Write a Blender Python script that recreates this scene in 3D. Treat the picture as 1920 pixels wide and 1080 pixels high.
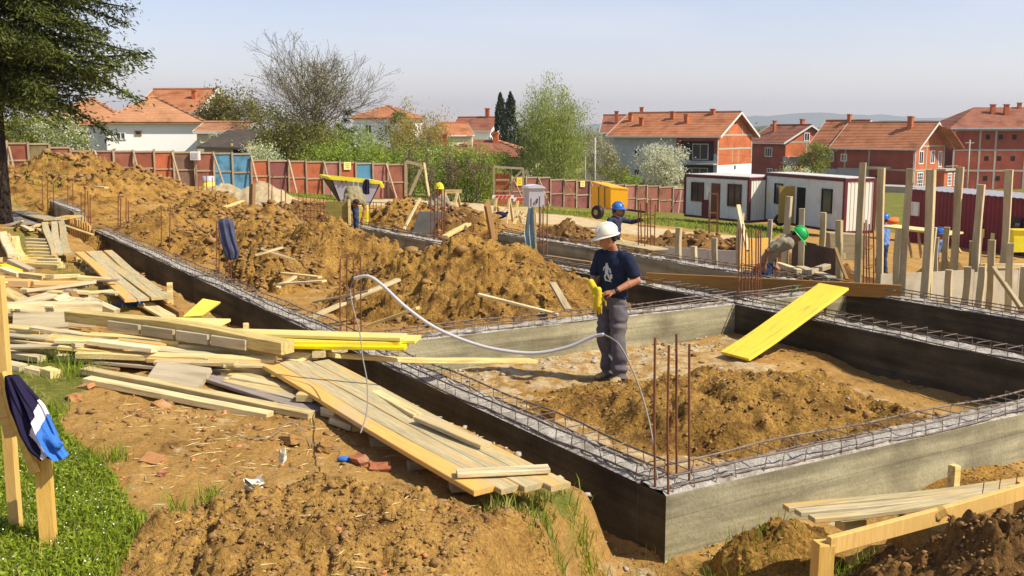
import bpy, bmesh, math, random
import numpy as np
from mathutils import Vector, Matrix, Euler
from mathutils.bvhtree import BVHTree

for o in list(bpy.data.objects): bpy.data.objects.remove(o)
S = bpy.context.scene
COL = S.collection
R = math.radians
rnd = random.Random(7)

# ------------------------------------------------------------------ camera
F = 1950.0; HY = 245.0; CZ = 2.8
TH = math.atan((540-HY)/F)
cam = bpy.data.objects.new('camera', bpy.data.cameras.new('camera'))
COL.objects.link(cam)
cam.location = (0, 0, CZ); cam.rotation_euler = (math.pi/2-TH, 0, 0)
cam.data.sensor_width = 36; cam.data.lens = F/1920*36
cam.data.clip_start = .05; cam.data.clip_end = 20000
S.camera = cam

# ------------------------------------------------------------------ light
SUN_EL = R(47); SUN_DIR = Vector((.93*math.cos(SUN_EL), -.37*math.cos(SUN_EL), math.sin(SUN_EL))).normalized()
W = bpy.data.worlds.new('World'); S.world = W; W.use_nodes = True
nt = W.node_tree
sky = nt.nodes.new('ShaderNodeTexSky'); sky.sky_type = 'NISHITA'; sky.sun_disc = False
sky.sun_elevation = SUN_EL; sky.sun_rotation = math.atan2(SUN_DIR.x, SUN_DIR.y)
sky.air_density = .9; sky.dust_density = .25; sky.ozone_density = 6; sky.altitude = 0
bg = nt.nodes['Background']; bg.inputs[1].default_value = .128
tn = nt.nodes.new('ShaderNodeMix'); tn.data_type = 'RGBA'; tn.blend_type = 'MULTIPLY'; tn.inputs[0].default_value = 1; tn.inputs[7].default_value = (1.42, 1.0, .85, 1)
wc = nt.nodes.new('ShaderNodeTexCoord'); wm = nt.nodes.new('ShaderNodeMapping'); wm.inputs['Scale'].default_value = (2.2, 2.2, 9)
wn = nt.nodes.new('ShaderNodeTexNoise'); wn.inputs['Scale'].default_value = 1.6; wn.inputs['Detail'].default_value = 6; wn.inputs['Distortion'].default_value = .6
wr = nt.nodes.new('ShaderNodeMapRange'); wr.inputs[1].default_value = .5; wr.inputs[2].default_value = .78; wr.inputs[3].default_value = 0; wr.inputs[4].default_value = .22
wx = nt.nodes.new('ShaderNodeMix'); wx.data_type = 'RGBA'; wx.inputs[7].default_value = (6.6, 6.2, 6.3, 1)
nt.links.new(wc.outputs['Generated'], wm.inputs[0]); nt.links.new(wm.outputs[0], wn.inputs['Vector']); nt.links.new(wn.outputs[0], wr.inputs[0]); nt.links.new(wr.outputs[0], wx.inputs[0])
nt.links.new(sky.outputs[0], tn.inputs[6]); nt.links.new(tn.outputs[2], wx.inputs[6]); nt.links.new(wx.outputs[2], bg.inputs[0])
sun = bpy.data.objects.new('sun', bpy.data.lights.new('sun', 'SUN')); COL.objects.link(sun)
sun.data.energy = 4.5; sun.data.angle = R(.5); sun.data.color = (1, .92, .77)
sun.rotation_euler = (-SUN_DIR).to_track_quat('-Z', 'Y').to_euler()
sun.location = (20, -10, 30)
S.view_settings.view_transform = 'Standard'; S.view_settings.look = 'None'
S.view_settings.exposure = .60; S.view_settings.gamma = 1
S.render.engine = 'CYCLES'
S.cycles.max_bounces = 6; S.cycles.transparent_max_bounces = 6

# ------------------------------------------------------------------ photo measures -> places
c_, s_ = math.cos(TH), math.sin(TH)
def ray(px, py):
    u = (px-960)/F; v = (540-py)/F
    return (u, c_+v*s_, -s_+v*c_)
def at(px, py, z=0.):
    r = ray(px, py); k = (z-CZ)/r[2]
    return Vector((r[0]*k, r[1]*k, z))
def aty(px, py, y):
    r = ray(px, py); k = y/r[1]
    return Vector((r[0]*k, y, CZ+r[2]*k))
O2 = at(1249, 930, .41)
ang = math.atan2(1188/1950*c_, 1)
AX = (-math.sin(ang), math.cos(ang)); BX = (math.cos(ang), math.sin(ang))
def xy(s, t): return (O2.x+s*AX[0]+t*BX[0], O2.y+s*AX[1]+t*BX[1])
def st(x, y):
    dx, dy = x-O2.x, y-O2.y
    return dx*AX[0]+dy*AX[1], dx*BX[0]+dy*BX[1]

# ------------------------------------------------------------------ noise (numpy value noise)
_rs = np.random.RandomState(3)
_T = _rs.rand(64, 64)
def vnoise(x, y):
    x = np.asarray(x, float); y = np.asarray(y, float)
    xi = np.floor(x).astype(int); yi = np.floor(y).astype(int)
    fx = x-xi; fy = y-yi
    fx = fx*fx*(3-2*fx); fy = fy*fy*(3-2*fy)
    a = _T[xi % 64, yi % 64]; b = _T[(xi+1) % 64, yi % 64]
    c = _T[xi % 64, (yi+1) % 64]; d = _T[(xi+1) % 64, (yi+1) % 64]
    return (a*(1-fx)+b*fx)*(1-fy)+(c*(1-fx)+d*fx)*fy*1.0
def fbm(x, y, o=4, g=.5, l=2.03):
    v = 0; a = 1; n = 0
    for i in range(o):
        v = v+a*(vnoise(x+i*17.3, y+i*9.1)-.5)*2; n += a; a *= g; x = x*l; y = y*l
    return v/n
def ridge(x, y, o=4):
    v = 0; a = 1; n = 0
    for i in range(o):
        v = v+a*(1-np.abs(vnoise(x+i*11.7, y+i*5.3)*2-1)); n += a; a *= .55; x = x*2.1; y = y*2.1
    return v/n
def sms(x, a, b):
    k = np.clip((x-a)/(b-a), 0, 1)
    return k*k*(3-2*k)

# ------------------------------------------------------------------ ground heights
def P(x, y):
    z = -.042*(np.asarray(y, float)-20)-.0765*np.asarray(x, float)
    z = np.clip(z, -4.4, 1.6)
    f = sms(np.asarray(y, float), 85, 170)
    return z*(1-f)-5.0*f
def gp(px, py):
    r = ray(px, py)
    k = 5.0
    for i in range(60):
        z = float(P(r[0]*k, r[1]*k)); kk = (z-CZ)/r[2]
        k = .5*k+.5*kk
    return Vector((r[0]*k, r[1]*k, CZ+r[2]*k))
def inmask(x, y):
    s, t = st(x, y)
    j = fbm(x*1.7, y*1.7, 3)*.16
    te = -.80+.40*(1-sms(s, .6, 4.5))
    wl = sms(t+j*(.5+.5*sms(s, 1, 4)), te-.16, te+.12)
    # the bank slopes down to the near corner
    wl2 = sms(t+.3-1.25*(s-.25)+j, -.40, .18)
    k0 = sms(-s, -.35, -.05)
    wl = wl*(1-k0)+wl2*k0
    e0 = -.62-1.5*(1-sms(t, .95, 1.35))
    wid = .22+.9*(1-sms(t, .9, 1.3))
    wf = sms(s+j*.8, e0-wid*.6, e0+wid*.4)
    wt = 1-sms(t, 8.6, 9.9)
    ws = 1-sms(s, 27, 36)
    return wl*wf*wt*ws
def ground(x, y):
    x = np.asarray(x, float); y = np.asarray(y, float)
    s, t = st(x, y)
    base = P(x, y)
    m = inmask(x, y)
    fl = -.10*sms(t, 3.6, 5.3)*(1-sms(s, 3.0, 4.0))*(1-sms(t, 5.8, 5.9))-.07*(1-sms(t, -.1, .1))-.05*(1-sms(s, -.1, .1))
    fl = fl-.25*sms(t, 5.9, 6.0)
    d = np.hypot(x, y)
    near = 1-sms(d, 25, 60)
    n = fbm(x*.35, y*.35, 3)*.10*(1-.75*m)+fbm(x*2.1, y*2.1, 4)*.045+(ridge(x*5, y*5, 3)-.6)*.035*near
    # spoil banked up along the far left of the site
    return base*(1-m)+fl*m+n*(1-sms(d, 120, 400)*.6)

HEAPS = []
class Heap:
    def __init__(self, x, y, a, b, h, seed, rot=0, pw=1.0, rough=.07, z0=None, fs=1.0, follow=False):
        self.follow = follow
        self.x, self.y, self.a, self.b, self.h, self.seed, self.rot, self.pw, self.rough, self.fs = x, y, a, b, h, seed, rot, pw, rough, fs
        self.z0 = float(ground(x, y)) if z0 is None else z0
        HEAPS.append(self)
    def top(self, X, Y):
        dx = np.asarray(X, float)-self.x; dy = np.asarray(Y, float)-self.y
        c, s = math.cos(self.rot), math.sin(self.rot)
        u = (dx*c+dy*s)/self.a; v = (-dx*s+dy*c)/self.b
        sd = self.seed*7.7; fs = self.fs
        r = np.sqrt(u*u+v*v)
        r = r*(1+.30*fbm(u*1.3+sd, v*1.3+sd, 3))
        k = np.clip(1-r, -.3, 1)
        pr = np.where(k > 0, np.abs(k)**self.pw, k)
        pr = pr-.10*np.exp(-(r/.16)**2)
        XX, YY = np.asarray(X, float)*fs, np.asarray(Y, float)*fs
        wx = XX+.12*fbm(XX*2.3, YY*2.3+sd, 2); wy = YY+.12*fbm(XX*2.3+5, YY*2.3, 2)
        b1 = np.abs(2*vnoise(wx*2.1+sd, wy*2.1)-1); b2 = np.abs(2*vnoise(wx*5.2+sd, wy*5.2+3)-1); b3 = np.abs(2*vnoise(wx*12+sd, wy*12+3)-1)
        msk = .45+1.1*vnoise(wx*.9+sd, wy*.9+7)
        lump = ((b1-.35)*self.rough*2.2+(b2-.35)*self.rough*1.4+(b3-.35)*self.rough*.9+(np.abs(2*vnoise(wx*27+sd, wy*27+3)-1)-.35)*self.rough*.5)*msk+fbm(XX*.8+sd, YY*.8, 2)*self.rough*1.6
        fade = np.clip(k*4+.25, 0, 1)
        return (ground(X, Y) if self.follow else self.z0)+self.h*pr+lump*fade
def height(x, y):
    z = ground(x, y)
    for h in HEAPS:
        z = np.maximum(z, np.where((np.abs(x-h.x) < 1.3*max(h.a, h.b)) & (np.abs(y-h.y) < 1.3*max(h.a, h.b)), h.top(x, y), -99))
    return z
def hz(x, y): return float(height(np.array([x]), np.array([y]))[0])

# ------------------------------------------------------------------ object helpers
def tag(o, label=None, cat=None, group=None, kind=None):
    if label: o['label'] = label
    if cat: o['category'] = cat
    if group: o['group'] = group
    if kind: o['kind'] = kind
    return o
def empty(name, loc, rz=0, label=None, cat=None, group=None):
    o = bpy.data.objects.new(name, None); COL.objects.link(o)
    o.location = loc; o.rotation_euler = (0, 0, rz); o.empty_display_size = .2
    return tag(o, label, cat, group)
def mesh_obj(name, me, mats=None, parent=None, smooth=False):
    o = bpy.data.objects.new(name, me); COL.objects.link(o)
    if mats is not None:
        for m in (mats if isinstance(mats, (list, tuple)) else [mats]): me.materials.append(m)
    if parent is not None: o.parent = parent
    if smooth: me.polygons.foreach_set('use_smooth', [True]*len(me.polygons))
    return o
def np_mesh(name, V, Fq, attr=None):
    V = np.asarray(V, np.float32); Fq = np.asarray(Fq, np.int32)
    me = bpy.data.meshes.new(name); k = Fq.shape[1]
    me.vertices.add(len(V)); me.vertices.foreach_set('co', V.ravel())
    me.loops.add(Fq.size); me.loops.foreach_set('vertex_index', Fq.ravel())
    me.polygons.add(len(Fq)); me.polygons.foreach_set('loop_start', np.arange(len(Fq), dtype=np.int32)*k)
    if attr is not None:
        a = me.color_attributes.new('cover', 'FLOAT_COLOR', 'POINT')
        a.data.foreach_set('color', np.asarray(attr, np.float32).ravel())
    me.update(calc_edges=True); me.validate()
    return me
class MB:
    def __init__(self): self.v = []; self.f = []; self.m = []
    def add(self, vs, fs, mi=0):
        n = len(self.v); self.v += [tuple(p) for p in vs]
        for f in fs: self.f.append(tuple(i+n for i in f)); self.m.append(mi)
        return self
    def box(self, c, d, mi=0, M=None):
        x, y, z = d[0]/2, d[1]/2, d[2]/2
        vs = [Vector((a*x, b*y, e*z)) for e in (-1, 1) for b in (-1, 1) for a in (-1, 1)]
        if M is not None: vs = [M @ v for v in vs]
        c = Vector(c)
        return self.add([v+c for v in vs], [(0, 2, 3, 1), (4, 5, 7, 6), (0, 1, 5, 4), (2, 6, 7, 3), (0, 4, 6, 2), (1, 3, 7, 5)], mi)
    def bar(self, p, q, w, h, mi=0, up=(0, 0, 1)):
        p, q = Vector(p), Vector(q); d = (q-p); L = d.length; d.normalize()
        u = Vector(up); sd = u.cross(d)
        if sd.length < 1e-4: sd = Vector((1, 0, 0)).cross(d)
        sd.normalize(); up2 = d.cross(sd)
        M = Matrix((d, sd, up2)).transposed()
        return self.box((p+q)/2, (L, w, h), mi, M)
    def tube(self, pts, r, n=6, mi=0, cap=True):
        pts = [Vector(p) for p in pts]
        rs = r if isinstance(r, (list, tuple)) else [r]*len(pts)
        rings = []; prev = None
        for i, p in enumerate(pts):
            d = (pts[min(i+1, len(pts)-1)]-pts[max(i-1, 0)]).normalized()
            if prev is None:
                a = d.orthogonal().normalized()
            else:
                a = (prev-d*prev.dot(d)); a = a.normalized() if a.length > 1e-6 else d.orthogonal().normalized()
            prev = a; b = d.cross(a)
            rings.append([p+(a*math.cos(2*math.pi*k/n)+b*math.sin(2*math.pi*k/n))*rs[i] for k in range(n)])
        vs = [v for rg in rings for v in rg]; fs = []
        for i in range(len(pts)-1):
            for k in range(n):
                fs.append((i*n+k, i*n+(k+1) % n, (i+1)*n+(k+1) % n, (i+1)*n+k))
        if cap:
            fs.append(tuple(range(n-1, -1, -1))); fs.append(tuple((len(pts)-1)*n+k for k in range(n)))
        return self.add(vs, fs, mi)
    def loft(self, rings, mi=0, cap=True):
        n = len(rings[0]); vs = [v for rg in rings for v in rg]; fs = []
        for i in range(len(rings)-1):
            for k in range(n):
                fs.append((i*n+k, i*n+(k+1) % n, (i+1)*n+(k+1) % n, (i+1)*n+k))
        if cap:
            fs.append(tuple(range(n-1, -1, -1))); fs.append(tuple((len(rings)-1)*n+k for k in range(n)))
        return self.add(vs, fs, mi)
    def ell(self, c, r, M=None, n=12, m=8, mi=0):
        c = Vector(c); rings = []
        for i in range(m+1):
            th = -math.pi/2+math.pi*i/m
            th = max(-1.5, min(1.5, th))
            rg = []
            for k in range(n):
                ph = 2*math.pi*k/n
                v = Vector((r[0]*math.cos(th)*math.cos(ph), r[1]*math.cos(th)*math.sin(ph), r[2]*math.sin(th)))
                if M is not None: v = M @ v
                rg.append(c+v)
            rings.append(rg)
        return self.loft(rings, mi)
    def cap(self, p, r1, q, r2, n=12, mi=0):
        p, q = Vector(p), Vector(q); d = q-p; L = d.length; d = d.normalized() if L > 1e-6 else Vector((0, 0, 1))
        a = d.orthogonal().normalized(); b = d.cross(a); rings = []
        def rg(c, r): return [c+(a*math.cos(2*math.pi*k/n)+b*math.sin(2*math.pi*k/n))*r for k in range(n)]
        for th in (-80, -50, -20): rings.append(rg(p+d*r1*math.sin(R(th)), r1*math.cos(R(th))))
        for th in (20, 50, 80): rings.append(rg(q+d*r2*math.sin(R(th)), r2*math.cos(R(th))))
        return self.loft(rings, mi)
    def prism(self, poly, ext, mi=0):
        n = len(poly); e = Vector(ext)
        vs = [Vector(p) for p in poly]+[Vector(p)+e for p in poly]
        fs = [tuple(range(n-1, -1, -1)), tuple(range(n, 2*n))]+[(i, (i+1) % n, n+(i+1) % n, n+i) for i in range(n)]
        return self.add(vs, fs, mi)
    def mesh(self, name):
        me = bpy.data.meshes.new(name); me.from_pydata([tuple(v) for v in self.v], [], self.f)
        me.polygons.foreach_set('material_index', self.m); me.update()
        bm = bmesh.new(); bm.from_mesh(me); bmesh.ops.recalc_face_normals(bm, faces=bm.faces); bm.to_mesh(me); bm.free()
        return me
    def build(self, name, mats, parent=None, smooth=False, label=None, cat=None, group=None, kind=None, loc=None):
        o = mesh_obj(name, self.mesh(name), mats, parent, smooth)
        if loc is not None: o.location = loc
        return tag(o, label, cat, group, kind)
def copy_thing(o, loc=None, rz=None, label=None, parent=None):
    c = o.copy(); COL.objects.link(c); c.parent = parent
    if loc is not None: c.location = loc
    if rz is not None: c.rotation_euler = (0, 0, rz)
    if label: c['label'] = label
    for ch in [k for k in S.objects if k.parent == o and k != c]: copy_thing(ch, parent=c)
    return c
def fuse(mb, voxel, smooth=2, name='fused', disp=None):
    """join the shapes of a MB into one continuous skin"""
    me = mb.mesh(name); o = bpy.data.objects.new(name, me); COL.objects.link(o)
    r = o.modifiers.new('r', 'REMESH'); r.mode = 'VOXEL'; r.voxel_size = voxel
    if smooth:
        sm = o.modifiers.new('s', 'SMOOTH'); sm.factor = .5; sm.iterations = smooth
    dg = bpy.context.evaluated_depsgraph_get(); dg.update()
    m2 = bpy.data.meshes.new_from_object(o.evaluated_get(dg))
    bpy.data.objects.remove(o); bpy.data.meshes.remove(me)
    m2.materials.clear()
    if disp is not None:
        n = len(m2.vertices); co = np.empty(n*3); no = np.empty(n*3)
        m2.vertices.foreach_get('co', co); m2.vertices.foreach_get('normal', no)
        co = co.reshape(-1, 3); no = no.reshape(-1, 3)
        co = co+no*disp(co)[:, None]
        m2.vertices.foreach_set('co', co.ravel().astype(np.float32)); m2.update()
    m2.polygons.foreach_set('use_smooth', [True]*len(m2.polygons))
    return m2

# ------------------------------------------------------------------ materials
def _n(t, k, **kw):
    n = t.nodes.new(k)
    for a, b in kw.items(): setattr(n, a, b)
    return n
def lin(h):
    if isinstance(h, str):
        c = [int(h[i:i+2], 16)/255 for i in (0, 2, 4)]
        return tuple(((v+.055)/1.055)**2.4 if v > .04 else v/12.92 for v in c)
    return h
def mul(c, k): return tuple(min(1, v*k) for v in c)
def mat(name, col, rough=.8, var=.2, scale=4, bump=0, bscale=25, metal=0, stretch=None, col2=None, rand=0, spec=.3, bdist=.02, detail=6, fine=.0, tint=None, tscale=1.2, tlo=.5, thi=.75, world=False):
    m = bpy.data.materials.new(name); m.use_nodes = True; t = m.node_tree; b = t.nodes['Principled BSDF']
    L = t.links.new
    col = lin(col); c2 = lin(col2) if col2 else mul(col, 1+var); c1 = mul(col, 1-var) if not col2 else col
    tc = _n(t, 'ShaderNodeTexCoord'); src = tc.outputs['Object']
    if world: src = _n(t, 'ShaderNodeNewGeometry').outputs['Position']
    if stretch:
        mp = _n(t, 'ShaderNodeMapping'); mp.inputs['Scale'].default_value = stretch; L(src, mp.inputs['Vector']); src = mp.outputs[0]
    oi = _n(t, 'ShaderNodeObjectInfo')
    ad = _n(t, 'ShaderNodeVectorMath', operation='ADD'); sc = _n(t, 'ShaderNodeVectorMath', operation='SCALE')
    cb = _n(t, 'ShaderNodeCombineXYZ'); L(oi.outputs['Random'], cb.inputs[0]); L(oi.outputs['Random'], cb.inputs[1])
    L(cb.outputs[0], sc.inputs[0]); sc.inputs['Scale'].default_value = 0. if world else 31.
    L(src, ad.inputs[0]); L(sc.outputs[0], ad.inputs[1]); vec = ad.outputs[0]
    n1 = _n(t, 'ShaderNodeTexNoise'); n1.inputs['Scale'].default_value = scale; n1.inputs['Detail'].default_value = detail; n1.inputs['Roughness'].default_value = .65
    L(vec, n1.inputs['Vector'])
    rm = _n(t, 'ShaderNodeMapRange'); rm.inputs[1].default_value = .3; rm.inputs[2].default_value = .7; L(n1.outputs[0], rm.inputs[0])
    mx = _n(t, 'ShaderNodeMix', data_type='RGBA'); mx.inputs[6].default_value = (*c1, 1); mx.inputs[7].default_value = (*c2, 1); L(rm.outputs[0], mx.inputs[0])
    out = mx.outputs[2]
    if tint is not None:
        n3 = _n(t, 'ShaderNodeTexNoise'); n3.inputs['Scale'].default_value = tscale; n3.inputs['Detail'].default_value = 5; L(vec, n3.inputs['Vector'])
        r3 = _n(t, 'ShaderNodeMapRange'); r3.inputs[1].default_value = tlo; r3.inputs[2].default_value = thi; L(n3.outputs[0], r3.inputs[0])
        m3 = _n(t, 'ShaderNodeMix', data_type='RGBA'); m3.inputs[7].default_value = (*lin(tint), 1); L(out, m3.inputs[6]); L(r3.outputs[0], m3.inputs[0]); out = m3.outputs[2]
    if fine:
        n4 = _n(t, 'ShaderNodeTexNoise'); n4.inputs['Scale'].default_value = bscale*2.5; n4.inputs['Detail'].default_value = 3; L(vec, n4.inputs['Vector'])
        r4 = _n(t, 'ShaderNodeMapRange'); r4.inputs[1].default_value = .25; r4.inputs[2].default_value = .75; r4.inputs[3].default_value = 1-fine; r4.inputs[4].default_value = 1+fine; L(n4.outputs[0], r4.inputs[0])
        h4 = _n(t, 'ShaderNodeHueSaturation'); L(r4.outputs[0], h4.inputs['Value']); L(out, h4.inputs['Color']); out = h4.outputs[0]
    if rand:
        hs = _n(t, 'ShaderNodeHueSaturation'); mr = _n(t, 'ShaderNodeMapRange'); mr.inputs[3].default_value = 1-rand; mr.inputs[4].default_value = 1+rand
        L(oi.outputs['Random'], mr.inputs[0]); L(mr.outputs[0], hs.inputs['Value'])
        mh = _n(t, 'ShaderNodeMath', operation='MULTIPLY'); mh.inputs[1].default_value = 7.31; L(oi.outputs['Random'], mh.inputs[0])
        mf = _n(t, 'ShaderNodeMath', operation='FRACT'); L(mh.outputs[0], mf.inputs[0])
        ms = _n(t, 'ShaderNodeMapRange'); ms.inputs[3].default_value = 1-rand*1.2; ms.inputs[4].default_value = 1+rand*.6; L(mf.outputs[0], ms.inputs[0]); L(ms.outputs[0], hs.inputs['Saturation'])
        L(out, hs.inputs['Color']); out = hs.outputs[0]
    L(out, b.inputs['Base Color'])
    b.inputs['Roughness'].default_value = rough; b.inputs['Metallic'].default_value = metal; b.inputs['Specular IOR Level'].default_value = spec
    if bump:
        n2 = _n(t, 'ShaderNodeTexNoise'); n2.inputs['Scale'].default_value = bscale; n2.inputs['Detail'].default_value = 6; n2.inputs['Roughness'].default_value = .7
        L(vec, n2.inputs['Vector'])
        bp = _n(t, 'ShaderNodeBump'); bp.inputs['Strength'].default_value = bump; bp.inputs['Distance'].default_value = bdist
        L(n2.outputs[0], bp.inputs['Height']); L(bp.outputs[0], b.inputs['Normal'])
    return m
def foliage_mat(name, c1, c2, trans=.25, rough=.6):
    m = bpy.data.materials.new(name); m.use_nodes = True; t = m.node_tree; b = t.nodes['Principled BSDF']; L = t.links.new
    g = _n(t, 'ShaderNodeNewGeometry'); tc = _n(t, 'ShaderNodeTexCoord')
    n = _n(t, 'ShaderNodeTexNoise'); n.inputs['Scale'].default_value = .9; n.inputs['Detail'].default_value = 3; L(tc.outputs['Object'], n.inputs['Vector'])
    ma = _n(t, 'ShaderNodeMath', operation='ADD'); L(g.outputs['Random Per Island'], ma.inputs[0]); L(n.outputs[0], ma.inputs[1])
    mr = _n(t, 'ShaderNodeMapRange'); mr.inputs[1].default_value = .35; mr.inputs[2].default_value = 1.4; L(ma.outputs[0], mr.inputs[0])
    mx = _n(t, 'ShaderNodeMix', data_type='RGBA'); mx.inputs[6].default_value = (*lin(c1), 1); mx.inputs[7].default_value = (*lin(c2), 1); L(mr.outputs[0], mx.inputs[0])
    L(mx.outputs[2], b.inputs['Base Color']); b.inputs['Roughness'].default_value = rough; b.inputs['Specular IOR Level'].default_value = .2
    if trans:
        tr = _n(t, 'ShaderNodeBsdfTranslucent'); L(mx.outputs[2], tr.inputs[0]); ms = _n(t, 'ShaderNodeMixShader'); ms.inputs[0].default_value = trans
        L(b.outputs[0], ms.inputs[1]); L(tr.outputs[0], ms.inputs[2]); L(ms.outputs[0], t.nodes['Material Output'].inputs[0])
    return m

M = {}
M['clod'] = mat('dirt_clods', (.30, .16, .042), 1, .35, 3, .6, 30, rand=.1, spec=.05, fine=.2)
M['heap'] = mat('dug_earth', (.265, .138, .032), 1, 0, 1.1, 1.0, 16, col2=(.475, .275, .070), spec=.05, bdist=.07, fine=.5, tint=(.11, .055, .018), tscale=3.4, tlo=.48, thi=.70, detail=9)
M['heap_pale'] = mat('dry_crumbly_earth', (.30, .16, .04), 1, 0, 1.3, 1.0, 18, col2=(.50, .30, .085), spec=.05, bdist=.05, fine=.4, tint=(.17, .088, .028), tscale=3.4, tlo=.52, thi=.74, detail=9)
M['heap_brown'] = mat('dug_earth_brown', (.15, .078, .025), 1, 0, 1.4, 1.0, 16, col2=(.26, .145, .05), spec=.05, bdist=.05, fine=.35, tint=(.10, .05, .02), tscale=2.4, tlo=.48, thi=.75)
M['heap_grey'] = mat('sand_grey', (.42, .33, .19), 1, .25, 2, .6, 14, spec=.05, bdist=.03, fine=.2)
M['conc'] = mat('concrete', (.28, .25, .15), .9, 0, 1.5, .5, 18, col2=(.41, .37, .235), tint=(.17, .15, .09), tscale=1.1, fine=.12, spec=.15, world=True)
def pour_lines(m):
    t = m.node_tree; b = t.nodes['Principled BSDF']; src = b.inputs['Base Color'].links[0].from_socket; L = t.links.new
    tc = _n(t, 'ShaderNodeNewGeometry'); mp = _n(t, 'ShaderNodeMapping'); mp.inputs['Scale'].default_value = (.45, .45, 7); L(tc.outputs['Position'], mp.inputs[0])
    n = _n(t, 'ShaderNodeTexNoise'); n.inputs['Scale'].default_value = 1; n.inputs['Detail'].default_value = 7; n.inputs['Roughness'].default_value = .6; L(mp.outputs[0], n.inputs['Vector'])
    r = _n(t, 'ShaderNodeMapRange'); r.inputs[1].default_value = .36; r.inputs[2].default_value = .64; r.inputs[3].default_value = .62; r.inputs[4].default_value = 1.25; L(n.outputs[0], r.inputs[0])
    n2 = _n(t, 'ShaderNodeTexNoise'); n2.inputs['Scale'].default_value = .9; n2.inputs['Detail'].default_value = 4; L(tc.outputs['Position'], n2.inputs['Vector'])
    r2 = _n(t, 'ShaderNodeMapRange'); r2.inputs[1].default_value = .57; r2.inputs[2].default_value = .63; r2.inputs[3].default_value = 1; r2.inputs[4].default_value = .72; L(n2.outputs[0], r2.inputs[0])
    mm = _n(t, 'ShaderNodeMath', operation='MULTIPLY'); L(r.outputs[0], mm.inputs[0]); L(r2.outputs[0], mm.inputs[1])
    sz = _n(t, 'ShaderNodeSeparateXYZ'); L(tc.outputs['Position'], sz.inputs[0])
    wv = _n(t, 'ShaderNodeMath', operation='MULTIPLY_ADD'); L(n2.outputs[0], wv.inputs[0]); wv.inputs[1].default_value = .03; L(sz.outputs[2], wv.inputs[2])
    dv = _n(t, 'ShaderNodeMath', operation='DIVIDE'); L(wv.outputs[0], dv.inputs[0]); dv.inputs[1].default_value = .26
    fr = _n(t, 'ShaderNodeMath', operation='FRACT'); L(dv.outputs[0], fr.inputs[0])
    r3 = _n(t, 'ShaderNodeMapRange'); r3.inputs[1].default_value = .0; r3.inputs[2].default_value = .045; r3.inputs[3].default_value = .66; r3.inputs[4].default_value = 1; L(fr.outputs[0], r3.inputs[0])
    m3 = _n(t, 'ShaderNodeMath', operation='MULTIPLY'); L(mm.outputs[0], m3.inputs[0]); L(r3.outputs[0], m3.inputs[1]); mm = m3
    h = _n(t, 'ShaderNodeHueSaturation'); L(mm.outputs[0], h.inputs['Value']); L(src, h.inputs['Color']); L(h.outputs[0], b.inputs['Base Color'])
pour_lines(M['conc'])
M['conc_dark'] = mat('damp_shaded_concrete', (.058, .048, .030), .8, 0, 1.2, .5, 18, col2=(.118, .098, .062), tint=(.04, .033, .022), tscale=1.4, fine=.15, spec=.15)  # damp concrete; the deep shade of these walls is also in its colour
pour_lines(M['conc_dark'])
M['conc_top'] = mat('concrete_rough_top', (.33, .30, .245), .95, 0, 7, 1.0, 30, col2=(.60, .55, .47), spec=.1, fine=.3, bdist=.03, tint=(.22, .19, .15), tscale=6, tlo=.5, thi=.7)
M['rust'] = mat('rusty_steel', (.16, .055, .025), .8, .4, 12, .3, 60, col2=(.24, .09, .04), spec=.3)
M['rebar_grey'] = mat('cement_splashed_steel', (.10, .062, .042), .8, .3, 9, .3, 60, col2=(.27, .22, .17), spec=.3)
WST = (1.2, 14, 14)
M['wood'] = mat('sawn_wood', (.52, .37, .13), .8, .0, 3, .35, 9, stretch=WST, col2=(.80, .66, .31), rand=.20, spec=.2, tint=(.36, .26, .12), tscale=1.8, tlo=.5, thi=.74, fine=.10)
M['wood_grey'] = mat('weathered_wood', (.38, .30, .165), .85, .0, 3, .3, 9, stretch=WST, col2=(.54, .44, .26), rand=.14, spec=.15, tint=(.24, .18, .10), tscale=1.5)
M['wood_purple'] = mat('old_grey_board', (.25, .20, .16), .85, .0, 3, .3, 9, stretch=WST, col2=(.36, .30, .25), rand=.1, spec=.15)
M['wood_orange'] = mat('oiled_form_board', (.60, .32, .07), .6, .0, 3, .2, 9, stretch=WST, col2=(.72, .43, .11), rand=.08, spec=.3, tint=(.42, .35, .22), tscale=.8, tlo=.52, thi=.68)
M['wood_form'] = mat('cement_stained_board', (.30, .245, .13), .8, .0, 3, .25, 9, stretch=WST, col2=(.56, .46, .25), rand=.10, spec=.2, tint=(.58, .36, .11), tscale=.9, tlo=.52, thi=.68)
M['wood_brown'] = mat('brown_plank', (.26, .135, .04), .8, .0, 3, .25, 9, stretch=WST, col2=(.36, .20, .07), rand=.12, spec=.2)
M['wood_post'] = mat('rough_post_timber', (.42, .33, .18), .85, .0, 3, .35, 12, stretch=(6, 6, 1.2), col2=(.56, .46, .27), rand=.14, spec=.15, tint=(.33, .27, .13), tscale=1.2)
M['wood_stake'] = mat('new_stake_timber', (.60, .34, .07), .75, .0, 3, .25, 9, stretch=(10, 10, 1.2), col2=(.74, .47, .125), rand=.05, spec=.2, tint=(.45, .24, .07), tscale=2.5, tlo=.6, thi=.75)
M['yellow'] = mat('yellow_shutter_ply', (.80, .62, .02), .5, .08, 2, .1, 12, stretch=(1.5, 8, 8), rand=.08, spec=.3, tint=(.46, .34, .08), tscale=2.2, tlo=.56, thi=.76, fine=.16)
M['yellow_pale'] = mat('faded_yellow_board', (.72, .60, .12), .6, .1, 2, .1, 12, stretch=(1.5, 8, 8), rand=.12, spec=.3, tint=(.60, .52, .28), tscale=1.4, tlo=.5, thi=.7)
M['brick_red'] = None
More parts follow.
